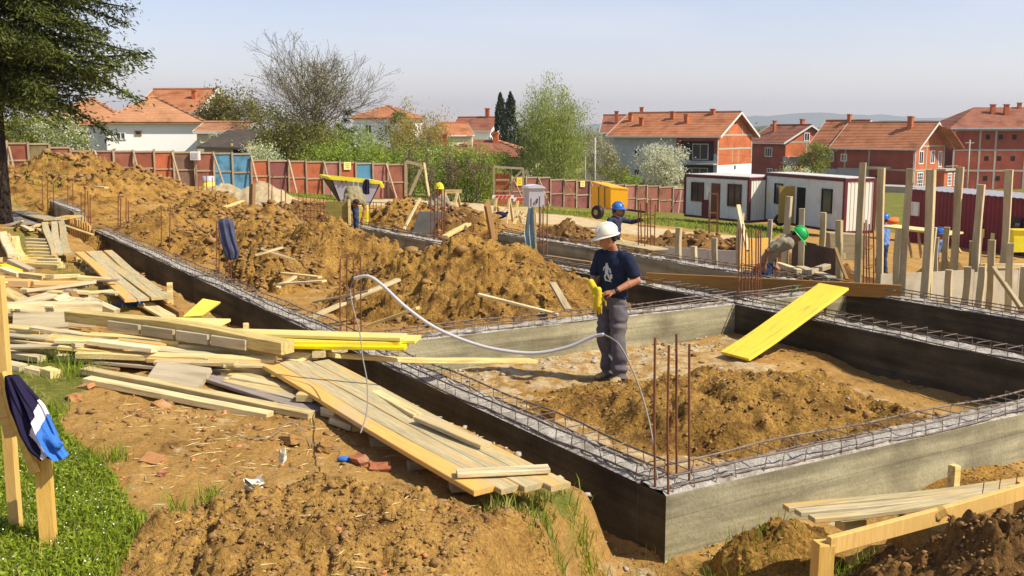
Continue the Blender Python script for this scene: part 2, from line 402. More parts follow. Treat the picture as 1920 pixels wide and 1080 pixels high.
# ------------------------------------------------------------------ terrain material (zones: r grass, g pale track, b cement dust)
def terrain_mat():
    m = bpy.data.materials.new('site_ground'); m.use_nodes = True; t = m.node_tree; b = t.nodes['Principled BSDF']; L = t.links.new
    tc = _n(t, 'ShaderNodeTexCoord'); src = tc.outputs['Object']
    def noise(sc, det=6, ro=.65):
        n = _n(t, 'ShaderNodeTexNoise'); n.inputs['Scale'].default_value = sc; n.inputs['Detail'].default_value = det; n.inputs['Roughness'].default_value = ro
        L(src, n.inputs['Vector']); return n.outputs[0]
    def mr(v, a, bb, c=0., d=1.):
        n = _n(t, 'ShaderNodeMapRange'); n.inputs[1].default_value = a; n.inputs[2].default_value = bb; n.inputs[3].default_value = c; n.inputs[4].default_value = d
        L(v, n.inputs[0]); return n.outputs[0]
    def mix(f, a, bb):
        n = _n(t, 'ShaderNodeMix', data_type='RGBA')
        for s, i in ((f, 0), (a, 6), (bb, 7)):
            if isinstance(s, tuple): n.inputs[i].default_value = (*s, 1)
            else: L(s, n.inputs[i])
        return n.outputs[2]
    def add(a, bb):
        n = _n(t, 'ShaderNodeMath', operation='ADD'); L(a, n.inputs[0]); L(bb, n.inputs[1]); return n.outputs[0]
    dirt = mix(mr(noise(1.3), .3, .7), (.295, .155, .042), (.47, .28, .085))
    dirt = mix(mr(noise(3.1), .55, .75), dirt, (.165, .086, .028))
    dirt = mix(mr(noise(14), .5, .8, 0, .5), dirt, (.48, .33, .15))
    at_ = _n(t, 'ShaderNodeAttribute', attribute_name='cover'); sp = _n(t, 'ShaderNodeSeparateColor'); L(at_.outputs['Color'], sp.inputs[0])
    trk = mix(mr(noise(2.2), .3, .7), (.46, .34, .18), (.60, .47, .28))
    grs = mix(mr(noise(.6), .3, .7), (.11, .12, .02), (.19, .19, .04))
    grs = mix(mr(noise(9), .5, .75), grs, (.30, .24, .07))
    gra = mix(mr(noise(9), .35, .65), (.32, .25, .14), (.50, .41, .26))
    jn = mr(noise(4.5), .25, .75, -.45, .45)
    def f(ch): return mr(add(sp.outputs[ch], jn), .35, .65)
    c = mix(f(2), dirt, gra); c = mix(f(1), c, trk); c = mix(f(0), c, grs)
    hs = _n(t, 'ShaderNodeHueSaturation'); L(mr(noise(45, 3), .25, .75, .72, 1.28), hs.inputs['Value']); L(c, hs.inputs['Color'])
    L(hs.outputs[0], b.inputs['Base Color']); b.inputs['Roughness'].default_value = 1; b.inputs['Specular IOR Level'].default_value = .05
    bp = _n(t, 'ShaderNodeBump'); bp.inputs['Strength'].default_value = .9; bp.inputs['Distance'].default_value = .04; L(noise(13, 8, .75), bp.inputs['Height']); L(bp.outputs[0], b.inputs['Normal'])
    return m
M['ground'] = terrain_mat()

def poly_mask(x, y, pts, soft=.6):
    """soft inside test of a ground polygon"""
    pts = np.array(pts); n = len(pts); ins = np.zeros(x.shape, bool); dmin = np.full(x.shape, 1e9)
    for i in range(n):
        a = pts[i]; b = pts[(i+1) % n]
        cond = ((a[1] > y) != (b[1] > y))
        with np.errstate(divide='ignore', invalid='ignore'):
            ins ^= cond & (x < (b[0]-a[0])*(y-a[1])/(b[1]-a[1]+1e-12)+a[0])
        ab = b-a; k = np.clip(((x-a[0])*ab[0]+(y-a[1])*ab[1])/(ab@ab), 0, 1)
        dmin = np.minimum(dmin, np.hypot(x-a[0]-k*ab[0], y-a[1]-k*ab[1]))
    return sms(np.where(ins, dmin, -dmin), -soft, soft)
def G2(*pp): return [tuple(gp(*p)[:2]) for p in pp]
GRASS_NEAR = G2((-900, 1500), (-700, 640), (0, 640), (150, 650), (190, 720), (95, 790), (175, 850), (230, 930), (275, 1010), (250, 1040), (70, 1200))
def cover(x, y):
    s, t = st(x, y); m = inmask(x, y)
    n = fbm(x*.9, y*.9, 4)
    g = poly_mask(x, y, GRASS_NEAR, .18)
    # bank grass by the platform ends, along the bank and at the lower front edge
    g = np.maximum(g, .62*poly_mask(x, y, G2((880, 960), (900, 915), (1080, 890), (1150, 960), (1120, 1040)), .2)*(1-m))
    g = np.maximum(g, .62*poly_mask(x, y, G2((1090, 1120), (1130, 1040), (1300, 1040), (1560, 1000), (1560, 1200)), .25))
    g = np.maximum(g, .60*poly_mask(x, y, G2((0, 425), (75, 428), (180, 520), (330, 620), (250, 640), (150, 560), (0, 470)), .5)*(1-m))
    g = np.maximum(g, .85*poly_mask(x, y, G2((30, 365), (60, 350), (160, 365), (90, 392), (30, 392)), .6))
    d = np.hypot(x, y)
    far = poly_mask(x, y, G2((640, 372), (1000, 372), (1300, 408), (1560, 425), (2100, 460), (2100, 400), (1900, 330), (900, 330), (500, 330), (515, 362)), 1.5)
    far = np.maximum(far, poly_mask(x, y, G2((1010, 392), (1290, 405), (1500, 428), (1440, 448), (1200, 418), (1010, 400)), .8))
    far = np.maximum(far, poly_mask(x, y, G2((510, 345), (600, 348), (720, 372), (650, 378), (520, 366)), .8))
    g = np.maximum(g, far)
    g = np.maximum(g, sms(y-.25*x, 62, 70)*.9)
    g = np.maximum(g, sms(-y, 3, 8))
    k = .8*poly_mask(x, y, G2((640, 378), (760, 368), (850, 372), (1020, 400), (1200, 424), (1460, 452), (1400, 470), (1180, 440), (1000, 415), (800, 392)), .7)
    k = np.maximum(k, .48*m*sms(t, .1, .4)*(1-sms(t, 4.6, 5.4))*sms(s, .2, .6)*(1-sms(s, 6, 9)))
    k = np.maximum(k, .22*(1-m)*(1-sms(d, 8, 12))*(t < 0))
    b = .5*m*np.exp(-((np.minimum(np.abs(t-.7), np.abs(s-5.1)))/.35)**2)*sms(t, .2, .5)
    b = np.maximum(b, .45*m*(1-sms(t, -.3, 0)))
    g = np.where(m > .5, g*(1-m), g)
    return np.stack([np.clip(g, 0, 1), np.clip(k, 0, 1), np.clip(b, 0, 1), np.ones_like(g)], -1)

# one sheet: fine in front of the camera, coarse behind, out to the horizon
th = np.concatenate([np.linspace(-180, -40, 40, endpoint=False), np.linspace(-40, -31, 40, endpoint=False), np.linspace(-31, 31, 620, endpoint=False), np.linspace(31, 40, 40, endpoint=False), np.linspace(40, 180, 41)])
th = np.radians(th)
rr = np.concatenate([[.3, 1, 2, 3, 3.6], np.geomspace(4.2, 34, 560), np.geomspace(34.6, 120, 110), np.geomspace(130, 9000, 40)])
TT, RR = np.meshgrid(th, rr)
gx, gy = RR*np.sin(TT), RR*np.cos(TT)
gz = ground(gx, gy)
gz = gz-sms(RR, 400, 3000)*60
nr, nc = gx.shape
ii = np.arange(nr*nc).reshape(nr, nc)
q = np.stack([ii[:-1, :-1], ii[:-1, 1:], ii[1:, 1:], ii[1:, :-1]], -1).reshape(-1, 4)
me = np_mesh('ground', np.stack([gx, gy, gz], -1).reshape(-1, 3), q, cover(gx, gy).reshape(-1, 4))
tag(mesh_obj('ground', me, M['ground'], smooth=True), kind='structure')

# ------------------------------------------------------------------ hills on the horizon
def hills(seed, Y, x0, x1, prof, col, name='hills'):
    n = 160; xs = np.linspace(x0, x1, n)
    ys = np.linspace(0, 1, 14)
    X = np.repeat(xs[None], 14, 0); V = []
    px = 960+F*xs/Y/c_
    top = np.interp(px, [p[0] for p in prof], [p[1] for p in prof])
    zt = CZ+(HY-top)*Y/F
    zt = zt+fbm(xs/Y*40+seed, xs*0+seed, 4)*Y*.0022
    Z = -90+(zt[None]+90)*np.sin(ys*math.pi)[:, None]**.8
    YY = Y+(ys[:, None]-.5)*Y*.45+0*X
    Z = Z+fbm(X/Y*60, YY/Y*60, 3)*Y*.0015
    ii = np.arange(14*n).reshape(14, n)
    q = np.stack([ii[:-1, :-1], ii[:-1, 1:], ii[1:, 1:], ii[1:, :-1]], -1).reshape(-1, 4)
    m = mat(name+'_woods', col, 1, .3, .004, spec=0)
    return tag(mesh_obj(name, np_mesh(name, np.stack([X, YY, Z], -1).reshape(-1, 3), q), m, smooth=True), kind='structure')
hills(2, 6000, -7000, 7000, [(-1200, 240), (900, 240), (1100, 236), (1330, 226), (1420, 218), (1500, 213), (1600, 217), (1750, 222), (2000, 226), (2600, 240)], (.10, .12, .07))
hills(5, 1500, -1500, 1800, [(-1200, 246), (1200, 246), (1450, 238), (1540, 239), (1620, 232), (1700, 226), (1790, 224), (2000, 228), (2600, 240)], (.07, .10, .03))

# ------------------------------------------------------------------ dug earth
def heap_obj(h, label, m='heap', n=150, name='earth_heap', group=None):
    k = 1.32; R2 = max(h.a, h.b)*k
    g = np.linspace(-R2, R2, n); X, Y = np.meshgrid(h.x+g, h.y+g)
    Z = h.top(X, Y); gr = ground(X, Y)
    keep = Z > gr-.12
    Z = np.maximum(Z, gr-.25)
    # sideways roughness so the slope breaks into lumps
    X2 = X+fbm(X*4, Y*4+9, 3)*h.rough*.5; Y2 = Y+fbm(X*4+31, Y*4, 3)*h.rough*.5
    ii = np.arange(n*n).reshape(n, n)
    q = np.stack([ii[:-1, :-1], ii[:-1, 1:], ii[1:, 1:], ii[1:, :-1]], -1).reshape(-1, 4)
    kq = keep.reshape(-1)[q].any(1); q = q[kq]
    used = np.unique(q); mp = np.full(n*n, -1); mp[used] = np.arange(len(used))
    V = np.stack([X2, Y2, Z], -1).reshape(-1, 3)[used]-np.array([h.x, h.y, h.z0])
    o = mesh_obj(name, np_mesh(name, V, mp[q]), M[m], smooth=True); o.location = (h.x, h.y, h.z0)
    return tag(o, label, 'earth heap', group)
def heap_px(px, py, Y, a, b, H, seed, label, m='heap', n=150, pw=1.0, rough=.07, rot=0, fs=1.0, follow=False):
    p = aty(px, py, Y); z0 = min(p.z-.5*H, float(ground(p.x, p.y))); H = p.z-z0
    h = Heap(p.x, p.y, a, b, H*1.06, seed, rot, pw, rough, z0, fs, follow)
    return h, label, m, n
HL = [
 heap_px(860, 447, 16.6, 2.25, 1.9, 1.1, 1, 'large heap of lumpy ochre earth right behind the man in the white helmet', n=230, pw=.85, rough=.10),
 heap_px(615, 412, 20.3, 2.2, 1.75, 1.12, 2, 'broad ochre earth heap behind the hanging blue jacket', n=190, pw=.8, rough=.10),
 heap_px(480, 462, 18.8, 1.0, 1.0, .62, 3, 'low crumbling earth heap beside the bars with the blue jacket', n=130, rough=.11),
 heap_px(500, 388, 24.0, 2.0, 2.2, 1.0, 4, 'earth heap just left of the brown timber post', n=120, rough=.1),
 heap_px(302, 390, 24.6, 1.7, 1.6, .95, 5, 'smooth conical earth heap between the thin rusty bars', n=120, rough=.06),
 heap_px(385, 356, 31.5, 2.3, 1.8, 1.1, 6, 'long low earth heap in front of the yellow and grey drum', n=110, rough=.09),
 heap_px(125, 291, 39, 4.4, 3.6, 2.2, 7, 'tallest earth heap against the fence near the conifer', n=150, pw=.9, rough=.14),
 heap_px(255, 321, 41, 2.2, 2.4, 1.2, 8, 'small pointed earth heap in front of the fence with the meter box', n=100, rough=.1),
 heap_px(60, 340, 34, 3.2, 3, 1.0, 9, 'pale earth heap beside the conifer trunk', n=100, rough=.08),
 heap_px(485, 338, 38, 2.0, 1.7, .95, 10, 'pale grey sand heap in front of the orange fence panels', m='heap_grey', n=90, rough=.05),
 heap_px(415, 343, 40, 2.2, 1.6, .75, 11, 'grey rubble heap below the blue fence panels', m='heap_grey', n=90, rough=.09),
 heap_px(760, 364, 27, 2.1, 2.2, .95, 12, 'ochre earth heap between the skip and the yellow helmet', n=120, rough=.09),
 heap_px(845, 390, 25.5, 2.0, 1.8, .7, 13, 'darker earth heap behind the column bars with the yellow helmet', m='heap_brown', n=110, rough=.1),
 heap_px(905, 394, 25.5, 1.3, 1.4, .75, 14, 'earth heap behind the leaning brown plank', n=100, rough=.08),
 heap_px(560, 372, 31, 2.2, 1.6, .75, 15, 'brown earth heap in front of the skip', m='heap_brown', n=110, rough=.09),
 heap_px(1060, 412, 26, 2.0, 1.6, .7, 16, 'brown earth heap right of the hanging towel', m='heap_brown', n=110, rough=.1),
 heap_px(1290, 432, 24.5, 3.0, 1.5, .72, 17, 'long brown earth heap behind the short posts', m='heap_brown', n=120, rough=.1),
 heap_px(1440, 705, 9.7, 2.15, 1.25, .50, 18, 'brown earth heap in the front foundation bay beside the four rusty bars', m='heap', n=240, pw=.9, rough=.055, rot=-.55),
 heap_px(700, 962, 5.1, 1.3, .85, .2, 19, 'loose crumbly earth heap on the near bank at the bottom edge', m='heap_pale', n=260, pw=.7, rough=.035, fs=2.2, follow=True),
 heap_px(1915, 950, 5.1, 1.2, 1.05, .40, 20, 'dark brown earth heap behind the batter board at the bottom right corner', m='heap_brown', n=240, pw=.8, rough=.05, fs=1.8, follow=True),
 heap_px(1170, 588, 14.6, 1.1, .7, .3, 21, 'low ochre earth spill running down to the cross wall', n=120, rough=.08),
 heap_px(1474, 982, 6.45, .46, .36, .32, 24, 'small clay mound under the left corner of the form panel at the bottom right', n=130, pw=.6, rough=.03, fs=2, follow=True),
 heap_px(1500, 470, 21, 2.0, 1.2, .4, 22, 'reddish earth heap behind the two blue-helmeted workers', m='heap_brown', n=90, rough=.08),
 heap_px(1790, 500, 21, 3.2, 1.0, .35, 23, 'reddish earth ridge behind the tall timber posts', m='heap_brown', n=90, rough=.08),
]
for h, label, m, n in HL: heap_obj(h, label, m, n)

# ------------------------------------------------------------------ loose clods (nobody could count them)
def icos():
    b = bmesh.new(); bmesh.ops.create_icosphere(b, subdivisions=1, radius=1)
    V = np.array([v.co[:] for v in b.verts]); Fc = np.array([[v.index for v in f.verts] for f in b.faces]); b.free()
    return V, Fc
IV, IF = icos()
rs = np.random.RandomState(11)
def scatter_lumps(name, pts, sizes, m, squash=.6, kind='stuff', jag=.72):
    n = len(pts)
    d = 1+jag*(rs.rand(n, len(IV))-.5)*2
    sx = np.stack([1+.4*(rs.rand(n)-.5), 1+.4*(rs.rand(n)-.5), squash*(1+.4*(rs.rand(n)-.5))], -1)
    a = rs.rand(n)*6.28; c, s = np.cos(a), np.sin(a)
    v = IV[None]*d[..., None]*sx[:, None]*sizes[:, None, None]
    vx = v[..., 0]*c[:, None]-v[..., 1]*s[:, None]; vy = v[..., 0]*s[:, None]+v[..., 1]*c[:, None]
    V = np.stack([vx, vy, v[..., 2]], -1)+pts[:, None]
    Fq = (IF[None]+(np.arange(n)*len(IV))[:, None, None]).reshape(-1, 3)
    return tag(mesh_obj(name, np_mesh(name, V.reshape(-1, 3), Fq), m), kind=kind)
def clod_field(n, xs, ys, smin, smax, p=2.6, sel=None):
    x = xs[0]+(xs[1]-xs[0])*rs.rand(n); y = ys[0]+(ys[1]-ys[0])*rs.rand(n)
    if sel is not None:
        k = sel(x, y); x, y = x[k], y[k]
    sz = smin+(smax-smin)*rs.rand(len(x))**p
    return np.stack([x, y, height(x, y)+sz*.15], -1), sz
def on_heap(k, n, smin, smax, p=2.6):
    h = HL[k][0]; a = rs.rand(n)*6.283; r = np.sqrt(rs.rand(n))*1.1
    u, v = r*np.cos(a)*h.a, r*np.sin(a)*h.b; c, s = math.cos(h.rot), math.sin(h.rot)
    x = h.x+u*c-v*s; y = h.y+u*s+v*c
    sz = smin+(smax-smin)*rs.rand(n)**p
    return np.stack([x, y, height(x, y)+sz*.1], -1), sz
def dirt_only(x, y):
    c = cover(x, y); m = inmask(x, y)
    return (c[:, 0] < .4) & ((m < .1) | (m > .9)) & (rs.rand(len(x)) < .4+.6*(vnoise(x*1.2, y*1.2) > .5))
CL = [clod_field(5200, (-3.2, 2.2), (3.6, 8.5), .004, .022, 3.2, dirt_only), clod_field(4200, (-6, 7), (7, 22), .008, .05, 3.4, dirt_only), clod_field(2200, (-16, 6), (18, 40), .02, .10, 3, dirt_only),
      on_heap(18, 12000, .002, .013, 2.6), on_heap(18, 160, .012, .034, 2.5), on_heap(19, 6000, .003, .016, 2.8), on_heap(19, 120, .012, .035, 2), on_heap(17, 4500, .004, .022, 3.2), on_heap(0, 3000, .005, .035, 3.4), on_heap(0, 55, .04, .11, 2), on_heap(1, 2200, .006, .04, 3.2), on_heap(1, 40, .05, .13, 2), on_heap(2, 1500, .01, .06, 2.6),
      on_heap(3, 1200, .015, .1), on_heap(4, 700, .01, .06), on_heap(5, 900, .02, .1), on_heap(6, 1400, .02, .14), on_heap(7, 500, .02, .12), on_heap(11, 700, .02, .09), on_heap(12, 700, .02, .1), on_heap(15, 700, .02, .1), on_heap(16, 900, .02, .1), on_heap(14, 700, .02, .09), on_heap(20, 500, .01, .06)]
scatter_lumps('dirt_clods', np.concatenate([c[0] for c in CL]), np.concatenate([c[1] for c in CL]), M['clod'])
rb = clod_field(900, (-3.0, 1.6), (3.8, 8.3), .004, .022, 2.5, dirt_only)
M['crumb'] = mat('brick_crumbs', (.45, .17, .07), .95, .3, 12, rand=0, spec=.05, tint=(.50, .36, .2), tscale=8)
scatter_lumps('brick_rubble', rb[0], rb[1], M['crumb'])
M['gravel'] = mat('grey_gravel', (.40, .36, .29), .95, .3, 8, .3, 40, spec=.1)
def along_walls(x, y):
    s, t = st(x, y)
    return (((np.abs(t-.55) < .35) & (s > .3)) | ((np.abs(s-5.2) < .4) & (t > .4) & (t < 5.6)) | ((t < -.12) & (t > -.75) & (s > 0)) | ((s > 1.2) & (s < 5) & (t > 2.2) & (t < 4) & (rs.rand(len(x)) < .3)))
g1 = clod_field(9000, (-5, 5), (6.5, 18), .006, .03, 2.5, along_walls)
scatter_lumps('gravel', g1[0], g1[1], M['gravel'])

# ------------------------------------------------------------------ grass
def blades(pts, h, w, lean=.5, seg=2):
    n = len(pts); a = rs.rand(n)*6.283; dx, dy = np.cos(a), np.sin(a); le = lean*(rs.rand(n)*.9+.1)*h
    b = rs.rand(n)*6.283; lx, ly = np.cos(b)*le, np.sin(b)*le
    z = np.zeros(n)
    p0 = np.stack([dx*w/2, dy*w/2, z-.01], -1); p1 = -p0+np.array([0, 0, -.02])
    m0 = np.stack([lx*.35+dx*w*.4, ly*.35+dy*w*.4, h*.6], -1); m1 = np.stack([lx*.35-dx*w*.4, ly*.35-dy*w*.4, h*.6], -1)
    tp = np.stack([lx, ly, h*(1-.15*rs.rand(n))], -1)
    V = np.stack([p0, p1, m1, m0, tp], 1)+pts[:, None]
    base = np.arange(n)[:, None]*5
    Fq = np.concatenate([base+np.array([0, 1, 2, 3]), base+np.array([3, 2, 4, 4])], 0)
    return V.reshape(-1, 3), Fq
def tri_quads(name, V, Fq, m):
    t = np.concatenate([Fq[:, [0, 1, 2]], Fq[:, [0, 2, 3]]], 0); t = t[(t[:, 0] != t[:, 1]) & (t[:, 1] != t[:, 2]) & (t[:, 0] != t[:, 2])]
    return mesh_obj(name, np_mesh(name, V, t), m)
M['grass'] = foliage_mat('green_grass', (.09, .15, .008), (.33, .41, .03), .38)
M['grass_dry'] = foliage_mat('dry_grass', (.18, .20, .03), (.42, .36, .10), .25)
def cov_pts(n, xs, ys, ch=0, lo=.5, pw=1.0):
    x = xs[0]+(xs[1]-xs[0])*rs.rand(n); y = ys[0]+(ys[1]-ys[0])*rs.rand(n)
    c = cover(x, y)[:, ch]+fbm(x*2.5, y*2.5, 3)*.35
    k = (c > lo)&(inmask(x, y) < .5); x, y = x[k], y[k]
    return np.stack([x, y, height(x, y)], -1)
p = cov_pts(60000, (-3.9, -1.2), (3.4, 7.4)); p = p[rs.rand(len(p)) < .45+.55*(vnoise(p[:, 0]*4, p[:, 1]*4) > .4)]
V, Fq = blades(p, .025+.055*rs.rand(len(p))**1.7+.04*vnoise(p[:, 0]*3, p[:, 1]*3), .004+.005*rs.rand(len(p)), .9)
# broad little leaves between the blades
o = tri_quads('grass', V, Fq, M['grass']); tag(o, kind='stuff')
def leaf_bits(pts, size, flat=.6):
    n = len(pts)
    d = rs.randn(n, 3); d[:, 2] = np.abs(d[:, 2])*flat; d /= np.linalg.norm(d, axis=1)[:, None]
    u = rs.randn(n, 3); u -= d*(u*d).sum(1)[:, None]; u /= np.linalg.norm(u, axis=1)[:, None]; v = np.cross(d, u)
    sz = size*(.6+.8*rs.rand(n)); asp = .45+.4*rs.rand(n)
    A = u*sz[:, None]; B = v*(sz*asp)[:, None]
    V = np.stack([-A, -B*.8, A, B*.8], 1)*.5+pts[:, None]
    return V.reshape(-1, 3), np.arange(n*4).reshape(n, 4)
pl = cov_pts(52000, (-3.9, -1.2), (3.4, 7.2)); pl[:, 2] += .015+.05*rs.rand(len(pl))
V, Fq = leaf_bits(pl, .026, 1.6)
tag(mesh_obj('low_weeds', np_mesh('low_weeds', V, Fq), M['grass']), kind='stuff')
M['white_petal'] = mat('white_petals', (.85, .85, .78), .6, .05)
pf = cov_pts(1500, (-3.9, -1.3), (3.4, 6.4), lo=.75); pf[:, 2] += .06+.05*rs.rand(len(pf))
V, Fq = leaf_bits(pf, .011, 4)
tag(mesh_obj('white_wildflowers', np_mesh('white_wildflowers', V, Fq), M['white_petal']), kind='stuff')
p = np.concatenate([cov_pts(26000, (-1.5, 3.0), (4.2, 7.6), lo=.42), cov_pts(20000, (-13, -1.5), (7.4, 26), lo=.5)])
V, Fq = blades(p, .025+.075*rs.rand(len(p))**1.6, .006+.006*rs.rand(len(p)), .9)
tag(tri_quads('dry_grass', V, Fq, M['grass_dry']), kind='stuff')
p = np.concatenate([cov_pts(30000, (-26, 22), (24, 64), lo=.55), cov_pts(14000, (-2, 16), (26, 46), lo=.55)])
V, Fq = blades(p, .06+.12*rs.rand(len(p)), .03+.03*rs.rand(len(p)), .7)
tag(tri_quads('meadow_grass', V, Fq, M['grass']), kind='stuff')
# straw and dead stalks lying on the bare earth
x = -3+4.4*rs.rand(2600); y = 3.9+4.4*rs.rand(2600); k = dirt_only(x, y); x, y = x[k], y[k]; n = len(x); a = rs.rand(n)*6.28; L_ = .02+.07*rs.rand(n)**2; z = height(x, y)+.006
V = np.stack([np.stack([x-np.cos(a)*L_, y-np.sin(a)*L_, z], -1), np.stack([x+.002*np.sin(a), y-.002*np.cos(a), z+.006], -1), np.stack([x+np.cos(a)*L_, y+np.sin(a)*L_, z+.01*rs.rand(n)], -1), np.stack([x-.002*np.sin(a), y+.002*np.cos(a), z+.002], -1)], 1)
M['straw'] = mat('straw', (.56, .44, .20), .9, .2, 5)
tag(mesh_obj('straw_litter', np_mesh('straw_litter', V.reshape(-1, 3), np.arange(4*n).reshape(n, 4)), M['straw']), kind='stuff')
p = cov_pts(9000, (-3.9, -1.2), (3.4, 7.4), lo=.4)
V, Fq = blades(p, .03+.07*rs.rand(len(p)), .004+.003*rs.rand(len(p)), 1.3)
tag(tri_quads('dead_grass', V, Fq, M['grass_dry']), kind='stuff')
# taller tufts among the planks and on the bank end
tp = []
for (px, py, z, n, sp) in ((140, 690, .78, 260, .22), (150, 720, .75, 180, .2), (205, 860, .75, 120, .1), (100, 660, .78, 120, .2), (1100, 915, .58, 170, .10), (960, 950, .62, 110, .22), (1050, 960, .56, 90, .15), (395, 975, .7, 50, .07), (330, 1000, .7, 40, .06), (1440, 1052, .15, 160, .35), (1200, 1066, .1, 160, .25), (1320, 1062, .1, 160, .3), (1570, 1055, .3, 160, .2), (1500, 1070, .3, 120, .2), (400, 968, .7, 60, .05)):
    c = at(px, py, z); a = np.stack([c.x+rs.randn(n)*sp*.6, c.y+rs.randn(n)*sp*.6, np.zeros(n)], -1); a[:, 2] = height(a[:, 0], a[:, 1]); tp.append(a)
p = np.concatenate(tp)
V, Fq = blades(p, .05+.12*rs.rand(len(p))**1.4, .004+.003*rs.rand(len(p)), 1.1)
tag(tri_quads('tall_grass', V, Fq, M['grass']), kind='stuff')
# ------------------------------------------------------------------ concrete foundation walls with their steel
def P3(s, t, z): x, y = xy(s, t); return Vector((x, y, z))
def wall(label, s0, t0, s1, t1, zb=-.6, zt=.41, th=.3, side=1, cage=True, ch=.105, step=.2, name='foundation_wall', cat='concrete wall', cover_noise=.02, bars=1.3, cm='conc', cap='conc'):
    """runs from (s0,t0) to (s1,t1) along its outer face; thickness to the given side"""
    a = P3(s0, t0, 0); b = P3(s1, t1, 0); d = (b-a); L = d.length; d.normalize()
    nrm = Vector((-d.y, d.x, 0))*side
    e = empty(name, (a.x, a.y, 0), 0, label, cat)
    def W3(u, v, z): return d*u+nrm*v+Vector((0, 0, z))
    body = MB(); n = max(2, int(L/.25)); nz = 4
    # faces as grids, slightly uneven
    def jit(u, v, z): return .006*float(fbm(np.array([u*2+s0+v*3]), np.array([z*4+t0]), 2)[0])
    for v, sg in ((0, -1), (th, 1)):
        vs = []; fs = []
        for i in range(n+1):
            for k in range(nz+1):
                u = L*i/n; z = zb+(zt-zb)*k/nz
                vs.append(W3(u, v+sg*jit(u, v, z), z))
        for i in range(n):
            for k in range(nz):
                q_ = (i*(nz+1)+k, (i+1)*(nz+1)+k, (i+1)*(nz+1)+k+1, i*(nz+1)+k+1); fs.append(q_)
        body.add(vs, fs)
    for u in (0, L): body.add([W3(u, 0, zb), W3(u, th, zb), W3(u, th, zt), W3(u, 0, zt)], [(0, 1, 2, 3)], 1)
    # form-board lines
    body.build('wall_body', [M[cm], M[cap]], e)
    # broken rough top
    nu, nv = max(4, int(L/.045)), 8
    U, Vv = np.meshgrid(np.linspace(.002, L-.002, nu), np.linspace(.004, th-.004, nv), indexing='ij')
    Z = zt+.004+cover_noise*(ridge(U*5+s0, Vv*5+t0, 3)-.5)+cover_noise*1.4*(fbm(U*14+s0*3, Vv*14, 3))+.01
    edge = np.minimum(Vv, th-Vv); Z = np.where(edge < .02, zt-.003, Z)
    XYZ = np.array(d)[None, None]*U[..., None]+np.array(nrm)[None, None]*Vv[..., None]; XYZ[..., 2] = Z
    ii = np.arange(nu*nv).reshape(nu, nv); q_ = np.stack([ii[:-1, :-1], ii[:-1, 1:], ii[1:, 1:], ii[1:, :-1]], -1).reshape(-1, 4)
    mesh_obj('rough_top', np_mesh('rough_top', XYZ.reshape(-1, 3), q_), M['conc_top'], e)
    if cage:
        c = MB(); r1 = .0065*bars; r2 = .004*bars
        w0, w1 = th*.10, th*.90
        def wob(u, k): return .016*math.sin(u*1.3+k*2.1)+.012*math.sin(u*3.7+k)+.007*math.sin(u*8.3+k*4)
        for v in (w0, w1):
            for z in (ch, .022):
                pts = [W3(u, v+wob(u, v*9+z), zt+z+.5*wob(u, z*31)) for u in np.linspace(.02, L+.1, max(3, int(L/.35)))]
                c.tube(pts, r1, 5)
        k = int(L/step)
        for i in range(k+1):
            u = .08+i*step*.998+rnd.uniform(-.03, .03)
            if u > L-.03: continue
            j = [rnd.uniform(-.012, .012) for _ in range(5)]; lean = rnd.uniform(-.03, .03)
            c.tube([W3(u+j[0], w0-.006, zt-.02), W3(u+lean, w0-.006, zt+ch+.008), W3(u+lean+j[1], w1+.006, zt+ch+.008+j[3]), W3(u+j[2], w1+.006, zt-.02)], r2, 4)
        c.build('rebar_cage', M['rebar_grey'], e)
    return e
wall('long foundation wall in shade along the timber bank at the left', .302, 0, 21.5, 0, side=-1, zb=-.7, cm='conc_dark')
wall('sunlit front foundation wall running right from the near corner', 0, 0, 0, 9.5, side=1, zb=-.75, cap='conc_dark')  # end cap painted in the shaded walls' dark tone
wall('low cross wall right behind the man in the white helmet', 5.5, .302, 5.5, 5.748, side=1, zb=-.6)
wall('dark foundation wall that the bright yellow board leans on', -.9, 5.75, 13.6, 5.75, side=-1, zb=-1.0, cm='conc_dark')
wall('short lit cross wall behind the top of the yellow board', 5.5, 6.052, 5.5, 7.998, side=1, zb=-1.0, step=.25)
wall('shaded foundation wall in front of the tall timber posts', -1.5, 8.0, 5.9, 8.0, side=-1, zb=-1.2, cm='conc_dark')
wall('grey foundation wall below the blue-helmeted worker reaching for the bars', 5.902, 8.0, 15.9, 8.0, side=-1, zb=-1.0, step=.25)
wall('low wall stretch behind the large earth heap', 13.9, 5.8, 19.5, 5.8, side=-1, zb=-.6, step=.25)
wall('far end of the concrete foundation beyond the form boards', 25.2, .1, 31.5, .1, side=-1, zb=-.6, zt=.62, step=.3)
# footing strip in front of the near wall
f = MB(); a = P3(-.34, -.1, 0)
f.box((0, 0, 0), (.30, 7.5, .22), 0, Matrix.Rotation(math.atan2(AX[1], AX[0]), 3, 'Z'))
c0 = P3(-.153, 4.9, -.17)
f.build('concrete_footing', M['conc'], label='low concrete footing strip at the foot of the sunlit front wall', cat='footing', loc=c0)

